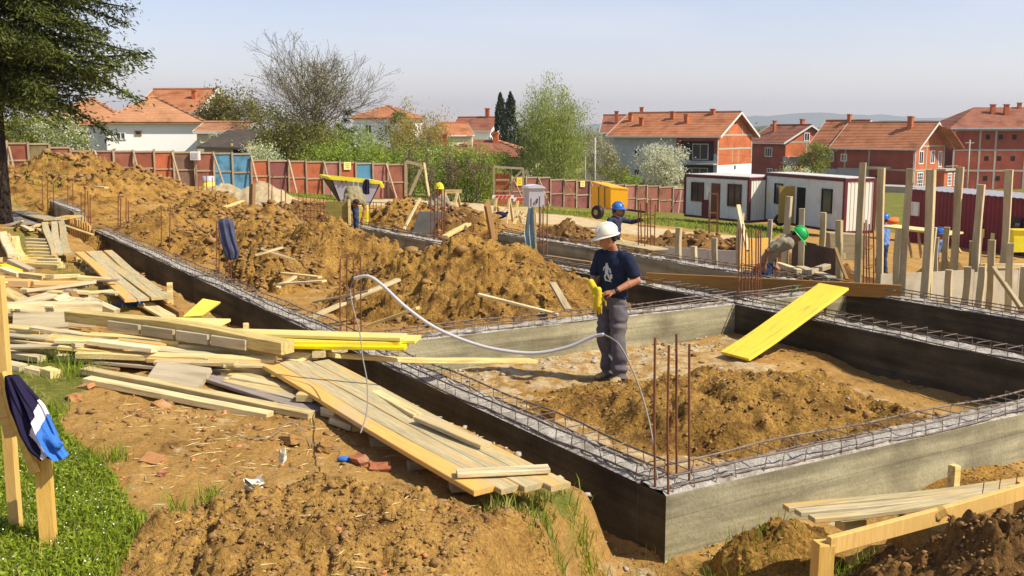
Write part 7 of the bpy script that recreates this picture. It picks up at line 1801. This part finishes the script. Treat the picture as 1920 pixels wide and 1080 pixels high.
# double brick house
def double_house():
    Y = 132; c = aty(1712, 345, Y); L, W = 11.5, 8.0; rz = -math.acos(min(.98, (1712-1592)*Y/F/L)); rz = -R(48); L = (1712-1606)*Y/F/math.cos(rz)
    d = Vector((math.cos(rz), math.sin(rz), 0)); p0 = c-d*L; p0.z = c.z-1.2; h = aty(0, 273, Y).z-p0.z; rh = aty(0, 231, Y+3).z-p0.z-h
    H = House('twin_brick_house', 'brick house with two stepped orange roofs, white windows and a bay behind the tall posts', p0, rz)
    H.gable_walls(L, W, h, rh, 'hbrick_dark', 'hbrick'); H.box('gable_brick_face', L, L+.03, .02, W-.02, 0, h, 'hbrick'); r = H.gable_roof(L, W, h, rh, 'tile_o', .8, 1.0)  # gable skin brighter than the walls, sunlight put into its brick colour
    # rear-left wing with its own roof, a step higher
    x0, L2, W2 = -4.6, 7.5, 7.5; h2 = h+.15
    H.box('wing_wall', x0, -.01, 1.5, 1.5+W2, 0, h2, 'hbrick_dark'); H.gable_roof(5.6, W2, h2, rh+.2, 'tile_o', .7, .6, x0=x0, y0=1.5)
    H.box('grey_plinth', x0-.03, L*.42, -.035, -.003, 0, h*.46, 'plaster_grey'); H.box('grey_plinth', x0-.03, -.05, 1.46, 1.498, 0, h*.46, 'plaster_grey')
    H.win(x0+2.4, h*.74, 1.5, 1.5, bars=(2, 0), y=1.46); H.win(x0+2.2, h*.24, 1.6, 1.6, y=1.45, gm='cabin_end', bars=(0, 0)); H.win(.9, h*.72, .9, 1.0, y=-.01)
    for y, z, w, hh, b in ((W*.20, h*.75, 1.2, 1.7, (1, 0)), (W*.58, h*.75, 1.1, 1.7, (1, 0)), (W*.84, h*.70, .95, 2.1, (1, 0)), (W*.20, h*.24, 1.6, 2.4, (2, 4)), (W*.55, h*.24, 1.2, 2.4, (2, 4))): H.win(y, z, w, hh, 'gable', bars=b, L=L+.03, t=.12)
    # bay with balcony on top
    H.box('bay', L+.03, L+1.6, W*.62, W+.8, 0, h*.46, 'hbrick'); H.box('balcony_slab', L+.03, L+1.9, W*.58, W+1.0, h*.46+.003, h*.50, 'band')
    for y in (W*.80, W*1.02): H.win(y, h*.27, 1.15, 1.7, 'gable', bars=(2, 3), L=L+1.6, t=.12)
    mb = MB(); mb.box((L+1.8, W*.8, h*.56), (.06, W*.42, .06)); mb.build('railing', M['band'], H.e)
    # front gable porch roof on the right
    mb = MB(); k = rh/(W/2)
    mb.prism([(L+.9, W*.45, h+rh*.9), (L+2.2, W*.60, h+rh*.72), (L+2.2, W+1.0, h-.5), (L+.9, W+.9, h-.6)], (0, 0, .14)); mb.build('gable_canopy', M['tile_o'], r)
    mb = MB()
    for z in (h*.985, h*.48): mb.box((L+.045, W/2, z), (.03, W, .22)); mb.box((L/2, -.045, z), (L, .02, .2))
    for y in (.12, W*.38, W-.12): mb.box((L+.047, y, h*.5), (.026, .24, h))
    for x in (L*.42, L*.1): mb.box((x, -.047, h*.5), (.22, .026, h))
    mb.build('concrete_frame', M['band'], H.e)
    H.chimney(r, L*.78, W*.38, h+rh*.6, h+rh+.8, .6); H.chimney(r, -1.5, 5, h+rh*.9, h+rh+1.2, .45)
    H.box('porch_roof', L*.42, L*.72, -1.6, -.05, h*.50, h*.55, 'wood_grey'); H.box('entrance', L*.52, L*.62, -.06, -.01, 0, h*.36, 'dark_in')
    for x in (L*.43, L*.71): H.box('porch_post', x-.1, x+.1, -1.55, -1.35, 0, h*.5-.003, 'plaster_grey')
    mb = MB(); mb.tube([(L-.05, -.10, 0), (L-.05, -.10, h)], .06, 6); mb.build('downpipe', M['skip_grey'], H.e)
    mb = MB(); mb.box((L*.9, -4, 1.05), (9, 4, .15)); mb.box((L*.9, -5.9, .5), (9, .2, .93)); mb.build('terrace', M['band'], H.e)
double_house()
# big unfinished brick house at the right edge
Y = 138; p0 = aty(1782, 352, Y); p0.z -= .6; h = aty(0, 240, Y).z-p0.z
H = House('large_brick_house', 'large unfinished three-storey dark brick house at the right edge', p0, R(-5)); L = 16; W = 11
H.box('wall', 0, L, 0, W, -1, h, 'hbrick_dark'); rh = aty(0, 201, Y+5).z-p0.z-h
mb = MB(); k = 4.2; ov = .7
a, b_, c, d = (-ov, -ov, h), (L+ov, -ov, h), (L+ov, W+ov, h), (-ov, W+ov, h); r0, r1 = (k, W/2, h+rh), (L+ov, W/2, h+rh)
mb.add([a, b_, c, d, r0, r1]+[(p[0], p[1], h-.2) for p in (a, b_, c, d)], [(0, 1, 5, 4), (2, 3, 4, 5), (3, 0, 4), (1, 2, 5), (0, 6, 7, 1), (3, 9, 6, 0), (6, 9, 8, 7), (1, 7, 8, 2), (2, 8, 9, 3)]); r = mb.build('roof', M['tile_b'], H.e)
mb = MB(); mb.bar((-ov, -ov-.04, h-.06), (L+ov, -ov-.04, h-.06), .06, .22); mb.build('gutter', M['skip_grey'], r)
H.chimney(r, 6.0, 3.6, h+rh*.5, h+rh+.25, .55); H.chimney(r, 7.6, 3.2, h+rh*.45, h+rh+.25, .55); H.chimney(r, 10.0, 5.2, h+rh*.8, h+rh+.5, .45)
mb = MB()
for z in (h*.97, h*.66, h*.34, .05): mb.box((L/2, -.012, z), (L, .03, .24))
for x in (.15, 3.4, 5.4, 9.2): mb.box((x, -.014, h/2), (.24, .028, h))
mb.build('concrete_frame', M['band'], H.e)
for z in (h*.86, h*.53, h*.22):
    for x in (4.35, 5.95, 7.7, 9.6): H.hole(x, z, .55, .6)
# poles
def pole(px, yt, yb, Y, label, r=.10, m='band', wires=()):
    a = aty(px, yb, Y); b = aty(px, yt, Y); zg = min(a.z, float(P(a.x, a.y))); e = empty('utility_pole', (a.x, a.y, zg), 0, label, 'pole'); mb = MB(); mb.tube([(0, 0, -.3), (0, 0, b.z-zg)], [r*1.2, r*.8], 8); mb.build('shaft', M[m], e, True)
    mb = MB(); mb.box((0, 0, b.z-zg-.3), (.9, .08, .08)); mb.build('crossarm', M['band'], e); return b
b1 = pole(1115, 258, 330, 92, 'pale concrete pole in front of the yellow building')
b2 = pole(1812, 262, 365, 104, 'thin concrete pole in front of the large dark brick house', .09)
pole(1097, 285, 332, 92, 'shorter thin pole left of the pale concrete pole', .06)
# wire along to the houses
mb = MB(); a = aty(1115, 262, 92); b = aty(1812, 266, 104); mb.tube([a.lerp(b, i/20)+Vector((0, 0, -3.0*4*(i/20)*(1-i/20)*.5)) for i in range(21)], .012, 4); mb.build('overhead_wire', M['black'], label='thin overhead wire strung between the two concrete poles', cat='wire')
HAZE = 0.00022
# ------------------------------------------------------------------ trees and bushes
M['bark'] = mat('grey_brown_bark', (.13, .10, .07), .95, .35, 6, .6, 20, spec=.05, stretch=(3, 3, .8))
M['bark_conifer'] = mat('dark_conifer_bark', (.035, .026, .02), .95, .4, 6, .8, 20, spec=.05, stretch=(3, 3, .8), tint=(.10, .07, .045), tscale=2)
M['bark_pale'] = mat('pale_birch_bark', (.34, .29, .22), .9, .3, 5, .4, 20, spec=.05)
FO = {'conifer': foliage_mat('dark_conifer_needles', (.010, .024, .004), (.115, .135, .02), .12), 'bud': foliage_mat('pale_bud_leaves', (.26, .25, .12), (.48, .46, .28), .3), 'olive': foliage_mat('olive_spring_leaves', (.09, .10, .016), (.32, .31, .06), .35),
      'green': foliage_mat('fresh_green_leaves', (.10, .165, .014), (.36, .44, .06), .4), 'birch': foliage_mat('yellow_green_birch_leaves', (.17, .21, .035), (.44, .47, .13), .45), 'gold': foliage_mat('golden_weeping_leaves', (.30, .19, .04), (.55, .40, .12), .4),
      'cypress': foliage_mat('dark_cypress_leaves', (.010, .020, .008), (.045, .065, .022), .1), 'blossom': foliage_mat('white_blossom', (.42, .44, .26), (.80, .78, .62), .35), 'twig': foliage_mat('brown_twigs', (.12, .085, .045), (.28, .21, .11), .2), 'dull': foliage_mat('dull_brown_green_leaves', (.09, .075, .03), (.22, .19, .07), .3)}
def quads(pts, size, flat=None, dirs=None, asp=.5):
    n = len(pts); d = rs.randn(n, 3) if dirs is None else dirs+rs.randn(n, 3)*.45
    u = d/np.linalg.norm(d, axis=1)[:, None]; w = rs.randn(n, 3); v = np.cross(u, w); v /= np.linalg.norm(v, axis=1)[:, None]+1e-9
    sz = size*(.6+.8*rs.rand(n)); A = u*sz[:, None]*.5; B = v*(sz*asp*(.7+.6*rs.rand(n)))[:, None]*.5
    V = np.stack([pts-A, pts-A*.1+B, pts+A, pts-A*.1-B], 1); return V.reshape(-1, 3), np.arange(4*n).reshape(n, 4)
def crown_obj(name, pts, size, m, parent, dirs=None, asp=.5):
    V, Fq = quads(pts, size, None, dirs, asp); return mesh_obj(name, np_mesh(name, V, Fq), FO[m], parent)
def grow(mb, p, d, L, r, lev, tips, spread=.6, up=.15, kids=(2, 3), shrink=.74, rmin=.012, bend=.18, n=5, mids=None):
    pts = [p]; rr_ = [r]; q = p; dd = d
    for i in range(3):
        dd = (dd+Vector((rnd.gauss(0, bend), rnd.gauss(0, bend), rnd.gauss(0, bend)+up*.4))).normalized(); q = q+dd*(L/3); pts.append(q); rr_.append(max(rmin, r*(1-.1*(i+1))))
        if mids is not None and lev <= 2: mids.append((q, dd))
    mb.tube(pts, rr_, n if lev > 2 else 3, cap=False)
    if lev == 0: tips.append((q, dd)); return
    k = rnd.randint(*kids)
    for i in range(k+(1 if lev > 3 else 0)):
        o = dd.orthogonal().normalized(); o.rotate(Matrix.Rotation(rnd.uniform(0, 6.28), 3, dd)); s = spread*rnd.uniform(.5, 1.25) if i else spread*.35
        nd = (dd+o*s+Vector((0, 0, up))).normalized(); st_ = pts[-1] if i < 2 else pts[rnd.choice([1, 2])]
        grow(mb, st_, nd, L*shrink*rnd.uniform(.8, 1.15), max(rmin, rr_[-1]*.72), lev-1, tips, spread, up, kids, shrink, rmin, bend, n, mids)
def bare_tree(label, px, Y, h, name='bare_tree', lev=6, rmin=.015, leaf='bud', nleaf=2, lsize=.12, r=.2, lean=(0, 0), bark='bark', spread=.6, up=.12, zb=None, shrink=.76, k0=.30, lsp=.25, group=None, kids=(2, 3), wide=1.0, half=None, off=0):
    rnd.seed(int(px*7)+3)
    b = gd(px, 300, Y); b.z = b.z if zb is None else zb; e = empty(name, b, 0, label, 'tree', group)
    mb = MB(); tips = []; mids = []
    grow(mb, Vector((0, 0, -.2)), Vector((lean[0], lean[1], 1)).normalized(), h*k0, r, lev, tips, spread, up, kids, shrink, rmin, .12, 6, mids)
    zmax = max(t[0].z for t in tips); k = h/zmax
    for i, v in enumerate(mb.v): mb.v[i] = (v[0]*k*wide, v[1]*k*wide, v[2]*k)
    fx = lambda p: p
    if half:
        X_ = np.array([t[0].x for t in tips])*k*wide; c0 = float(np.median(X_)); q9 = float(np.percentile(np.abs(X_-c0), 96)); g = half/q9
        fx = lambda p: ((p[0]*(1 if p[2] < .15*h else 1)-c0*min(1, max(0, p[2])/(.6*h)))*(1+(g-1)*min(1, max(0, p[2])/(.45*h)))+off*min(1, max(0, p[2])/(.6*h)), p[1], p[2])
        for i, v in enumerate(mb.v): mb.v[i] = fx(v)
    mb.build('trunk', M[bark], e, True)
    P_ = np.array([t[0] for t in tips]+[t[0] for t in mids])*np.array([k*wide, k*wide, k]); P_ = np.array([fx(p) for p in P_]); P_ = np.repeat(P_, nleaf, 0); P_ = P_+rs.randn(*P_.shape)*lsp
    crown_obj('crown', P_, lsize, leaf, e); return e
def bush(label, px, Y, wpx, ytop, leaf='green', n=3500, size=.16, depth=1.0, name='bush', cat='bush', zb=None, clump=.16, group=None, stems=4, bias=.35, trunk=0, weep=0, mix=None, mixk=.2, bark='bark', asp=.5):
    """crown of many leaf clumps inside an uneven volume, on stems"""
    b = gd(px, 300, Y); b.z = b.z if zb is None else zb; e = empty(name, b, 0, label, cat, group); w = wpx*Y/F/2; h = aty(px, ytop, Y).z-b.z
    nc = max(14, int(n/55)); z0 = trunk*h; C = []
    while len(C) < nc:
        v = rs.randn(3); v /= np.linalg.norm(v); r = rs.rand()**bias
        lump = .72+.5*vnoise(np.array([v[0]*2+px]), np.array([v[2]*2+v[1]*1.3]))[0]
        p = v*r*lump
        if p[2] < -.85: continue
        C.append((p[0]*w, p[1]*w*depth, z0+(h-z0)*(.5+.5*p[2])))
    C = np.array(C); C[:, 2] = np.clip(C[:, 2], z0*.8, h*1.03)
    per = rs.poisson(2.6*n/nc, nc).clip(5); idx = np.repeat(np.arange(nc), per); rad = clump*min(w, h)*(.6+.9*rs.rand(nc))
    pts = C[idx]+rs.randn(len(idx), 3)*rad[idx][:, None]*np.array([1, 1, .8]); dirs = None
    if weep: pts[:, 2] -= np.abs(rs.randn(len(pts)))*weep; dirs = np.tile([0, 0, -1.2], (len(pts), 1))
    pts[:, 2] = np.maximum(pts[:, 2], .02)
    mb = MB()
    if trunk: mb.tube([(0, 0, -.3), (.02*h, 0, z0*.6), (.0, .0, z0+(h-z0)*.6)], [.035*h*.6, .03*h*.6, .008*h], 7)
    for i in range(stems):
        c = Vector(C[rs.randint(nc)]); s = Vector((rs.randn()*w*.12, rs.randn()*w*.12, -.1)) if not trunk else Vector((.01*h, 0, z0*.8)); mb.tube([s, s.lerp(c, .5)+Vector((0, 0, .1*h)), c], [.02*h**.5, .014*h**.5, .006], 5)
    mb.build('trunk', M[bark], e, True)
    if mix:
        k = rs.rand(len(pts)) < mixk; crown_obj('crown', pts[~k], size, leaf, e, None if dirs is None else dirs[~k], asp); crown_obj('blossom', pts[k], size*.9, mix, e, None if dirs is None else dirs[k], asp)
    else: crown_obj('crown', pts, size, leaf, e, dirs, asp)
    return e
# big conifer at the left edge
def conifer():
    b = Vector((-11.62, 23.5, 0)); b.z = hz(b.x, b.y)-.1; e = empty('conifer_tree', b, 0, 'large dark conifer with drooping boughs filling the top left corner', 'tree')
    mb = MB(); H_ = 13.5; mb.tube([(0, 0, 0), (.02, 0, .25), (0, .03, 2), (.05, 0, 5), (0, 0, 9), (0, 0, H_)], [.34, .28, .25, .21, .13, .02], 12)
    N_ = []; D_ = []; z = 2.85
    while z < H_-.3:
        R_ = 4.1*(1-(z/H_)**1.35)*(.92+.1*math.sin(z*5)); nb = 9 if z < 7 else 6
        if z < 3.7: R_ *= .60+.40*max(0, (z-2.85)/.85)
        for i in range(nb):
            a = 2*math.pi*(i+rnd.random()*.7)/nb+z*2.1; L = R_*rnd.uniform(.74, 1.14); dr = rnd.uniform(.08, .30); rise = rnd.uniform(.0, .25)
            d = Vector((math.cos(a), math.sin(a), 0)); sd = Vector((-d.y, d.x, 0)); P_ = []
            for k in range(9):
                t = k/8; P_.append(Vector((0, 0, z))+d*(L*t)+Vector((0, 0, rise*L*t-dr*L*t*t*1.9+.10*L*t**4))+sd*(.06*L*math.sin(t*4+a)))
            mb.tube(P_, [.045*(1-.85*k/8)*(L/3)+.006 for k in range(9)], 5, cap=False)
            ns = int(11+L*9)
            for j in range(ns):
                t = .16+.84*(j+rnd.random())/ns; f = t*8; k = min(7, int(f)); p = P_[k].lerp(P_[k+1], f-k); side = 1 if j % 2 else -1
                sl = (.22+.62*L/3*(1-t)**.6*(.35+t))*rnd.uniform(.6, 1.15); sdv = (sd*side*rnd.uniform(.7, 1)+d*rnd.uniform(.5, .9)+Vector((0, 0, rnd.uniform(-.30, .05)))).normalized()
                m_ = max(5, int(sl*26))
                for q in range(m_):
                    u = (q+rnd.random())/m_; N_.append(p+sdv*(sl*u)+Vector((rnd.gauss(0, .035), rnd.gauss(0, .035), -.22*sl*u*u-abs(rnd.gauss(0, .045))))); D_.append((sdv.x*.8+rnd.gauss(0, .5), sdv.y*.8+rnd.gauss(0, .5), -.45))
            for q in range(16): N_.append(P_[8]+Vector((rnd.gauss(0, .09), rnd.gauss(0, .09), rnd.gauss(-.05, .07)))); D_.append((d.x, d.y, -.3))
        z += rnd.uniform(.17, .27) if z < 7 else .5
    mb.build('trunk', M['bark_conifer'], e, True)
    N2 = np.array([tuple(p) for p in N_]); D2 = np.array(D_); k = rs.rand(len(N2)) < .98; N2 = np.concatenate([N2, N2[k]+rs.randn(k.sum(), 3)*np.array([.10, .10, .13])-np.array([0, 0, .05])]); D2 = np.concatenate([D2, D2[k]])
    crown_obj('crown', N2, .125, 'conifer', e, D2, .26)
    # two bare pale dead branches in front
    for a, zz, L in ((-1.2, 4.55, 2.6), (-1.0, 5.4, 1.8)):
        mb = MB(); d = Vector((math.cos(a), math.sin(a), 0)); mb.tube([Vector((0, 0, zz)), d*L*.5+Vector((0, 0, zz-.05)), d*L*.85+Vector((.3, 0, zz+.05)), d*L+Vector((.6, 0, zz-.02))], [.03, .02, .014, .006], 5); mb.build('dead_branch', M['bark_pale'], e, True)
conifer()
# the bare tree and its neighbours
bare_tree('large bare spreading tree with pale buds behind the long fence', 622, 76, aty(600, 55, 76).z-float(P(-13, 76)), lev=7, rmin=.0095, r=.24, spread=.78, up=.08, lean=(-.12, 0), nleaf=1, lsize=.10, shrink=.82, k0=.22, lsp=.15, wide=1.18, half=4.6, off=-.9)
bare_tree('leafless brownish tree right of the orange roof behind the white house', 388, 92, aty(380, 160, 92).z-.2, lev=5, rmin=.022, leaf='twig', nleaf=4, lsize=.3, r=.14, spread=.4, up=.25, lsp=.4)
bush('tall twiggy olive tree between the white house and the bare tree', 440, 90, 115, 152, 'dull', 5200, .22, trunk=.12, stems=14, name='olive_tree', cat='tree', bias=.45, mix='olive', mixk=.45)
bush('dense olive thicket under the bare tree', 545, 74, 180, 192, 'olive', 9000, .16, stems=16, bias=.4, mix='dull', mixk=.35)
bush('dark ivy-clad stump of a tree at the right foot of the bare tree', 652, 78, 44, 192, 'cypress', 1500, .16, trunk=.1, name='ivy_tree', cat='tree', mix='dull', mixk=.5)
bush('small white-blossoming shrub beside the dark shed', 405, 70, 50, 252, 'blossom', 1100, .14, name='blossom_shrub', cat='shrub', mix='olive', mixk=.3)
bush('pale blossoming hedge shrub above the orange fence panels', 490, 66, 90, 262, 'blossom', 2400, .13, name='blossom_shrub', cat='shrub', mix='green', mixk=.45)
bush('pale blossoming tree left of the white house', 128, 70, 92, 214, 'blossom', 2600, .15, name='blossom_tree', cat='tree', trunk=.1, mix='green', mixk=.55)
bush('green bush behind the conifer trunk', 62, 74, 110, 205, 'olive', 3200, .18, mix='green', mixk=.4)
bush('green bush at the left edge behind the fence', -20, 72, 90, 215, 'olive', 1800, .18)
# band of fresh green bushes
for i, (px, Y, w, yt, lf, n, lb) in enumerate(((612, 68, 110, 256, 'green', 2600, 'bright green bush behind the orange and pink fence panels'), (672, 72, 130, 236, 'green', 3200, 'fresh green bush behind the last fence panels'), (735, 76, 130, 244, 'olive', 2800, 'yellowish bush below the golden weeping tree'),
      (770, 68, 110, 276, 'green', 2600, 'low green bush behind the open gate frame'), (835, 72, 130, 268, 'green', 3800, 'broad green bush in the gap between the two fences'), (880, 68, 120, 282, 'green', 3600, 'bright green bush just left of the orange gate door'), (915, 82, 90, 290, 'olive', 2600, 'olive bush behind the orange gate door'), (700, 64, 100, 278, 'green', 1800, 'low grassy bush behind the blue panel'),
      (800, 82, 90, 262, 'olive', 2600, 'olive bush in front of the low hip roof'), (705, 84, 110, 250, 'green', 2600, 'green bush covering the foot of the bright-roofed white house'), (940, 90, 90, 272, 'green', 2600, 'green bush at the foot of the dark cypresses'), (1150, 88, 70, 296, 'olive', 1500, 'yellowish bush before the yellow annex'), (1180, 86, 60, 318, 'green', 900, 'low bush at the foot of the grey house'))):
    bush(lb, px, Y, w, yt, lf, n, .15, mix='blossom' if i in (1, 4, 8) else ('dull' if i in (2, 6) else None), mixk=.12, stems=6, bias=.4)
for i, px in enumerate((765, 795, 850, 893)):
    bare_tree(('thin leafless sapling beside the gate frame', 'thin leafless sapling in front of the green bushes', 'small branching sapling on the verge in the fence gap', 'thin sapling left of the orange gate door')[i], px, 63+i, 3.0, name='sapling', lev=4, rmin=.014, r=.05, leaf='twig', nleaf=2, lsize=.1, lsp=.15, spread=.5, up=.2)
bush('golden weeping tree left of the brown-roofed house', 790, 104, 108, 186, 'gold', 5200, .22, trunk=.15, name='weeping_tree', cat='tree', weep=.7, bark='bark_pale', stems=12, mix='green', mixk=.2, asp=.3)
bush('green tree beside the golden weeping tree', 752, 112, 50, 200, 'olive', 1300, .24, trunk=.15, name='green_tree', cat='tree')
def cypress(label, px, Y, w, yt):
    b = gd(px, 300, Y); e = empty('cypress_tree', b, 0, label, 'tree'); h = aty(px, yt, Y).z-b.z; R_ = w*Y/F/2; n = 4200; t = rs.rand(n)**.8; a = rs.rand(n)*6.28; lump = .65+.7*vnoise(a*1.3+px, t*9); r = R_*(1-t)**.8*lump*(.7+.6*vnoise(t*14, a+px))*np.sqrt(rs.rand(n)*.75+.25)*np.minimum(1, t*7+.35)
    pts = np.stack([r*np.cos(a), r*np.sin(a), .3+h*t], -1); crown_obj('crown', pts, .30, 'cypress', e, np.stack([np.cos(a)*.5, np.sin(a)*.5, np.ones(n)], -1), .4)
    mb = MB(); mb.tube([(0, 0, -.3), (0, 0, h*.9)], [.16, .03], 7); mb.build('trunk', M['bark'], e)
cypress('dark cypress, the left one of the close pair', 938, 112, 74, 180); cypress('dark cypress, the right one of the close pair', 957, 113, 82, 178)
bush('tall pale green birch with hanging twigs right of the dark cypresses', 1040, 88, 128, 138, 'birch', 11500, .17, trunk=.12, name='birch_tree', cat='tree', weep=.6, bark='bark_pale', stems=22, bias=.5, mix='green', mixk=.35, clump=.14, asp=.35)
bush('lower green tree growing against the left side of the birch', 1000, 92, 66, 205, 'olive', 2200, .18, trunk=.12, name='green_tree', cat='tree', mix='dull', mixk=.3)
bare_tree('thin pale tree right of the birch', 1128, 98, 7.0, lev=5, rmin=.018, leaf='bud', nleaf=3, lsize=.16, r=.10, bark='bark_pale', spread=.4, up=.2, lsp=.3)
bush('white blossoming tree in front of the grey house', 1243, 97, 98, 256, 'blossom', 4600, .17, trunk=.2, name='blossom_tree', cat='tree', stems=10, mix='olive', mixk=.18)
bush('olive spring tree between the two brick houses', 1526, 122, 60, 258, 'olive', 3200, .20, trunk=.1, name='spring_tree', cat='tree', mix='green', mixk=.3)
bush('white blossoming shrub in front of the brown-roofed brick house', 1500, 112, 56, 296, 'blossom', 1500, .18, name='blossom_shrub', cat='shrub', mix='green', mixk=.4)
bush('round dull bush left of the brown-roofed brick house', 1462, 118, 50, 305, 'dull', 1000, .2)
bush('brambly twigs on the fence behind the left site cabin', 1277, 84, 26, 335, 'twig', 500, .14, name='bramble', cat='shrub')
# far woods that read as one mass, and single crowns on the skyline
pts = []
for i in range(300):
    px = rnd.uniform(-300, 2250); Y = rnd.uniform(170, 420); w = rnd.uniform(3, 8); hgt = rnd.uniform(3, 7.5); x = (px-960)*Y/F; n = 60
    v = rs.randn(n, 3); v /= np.linalg.norm(v, axis=1)[:, None]; v *= rs.rand(n, 1)**.4; pts.append(np.array([x, Y, -5+hgt*.5])+v*np.array([w, w, hgt*.5]))
o = crown_obj('distant_woods', np.concatenate(pts), 1.5, 'olive', None, None, .8); tag(o, kind='stuff')
for px, Y, w, yt, lb in ((1690, 190, 34, 221, 'far round tree top on the skyline between the twin and the large brick house'), (1735, 200, 30, 224, 'smaller far tree top left of the large brick house'), (1552, 180, 40, 243, 'far green tree behind the spring tree'), (1400, 210, 60, 243, 'far green tree behind the brick gable')):
    bush(lb, px, Y, w, yt, 'olive', 900, .5, trunk=.15, name='far_tree', cat='tree', zb=-5)

# ------------------------------------------------------------------ air
hzm = bpy.data.materials.new('hazy_air'); hzm.use_nodes = True; t = hzm.node_tree; t.nodes.remove(t.nodes['Principled BSDF'])
v = t.nodes.new('ShaderNodeVolumePrincipled'); v.inputs['Density'].default_value = HAZE; v.inputs['Color'].default_value = (.88, .93, 1, 1); v.inputs['Anisotropy'].default_value = .3
t.links.new(v.outputs[0], t.nodes['Material Output'].inputs['Volume'])
if HAZE > 0:
    mb = MB(); mb.box((0, 3900, 55), (19000, 8800, 330)); o = mb.build('haze', hzm); tag(o, kind='stuff')
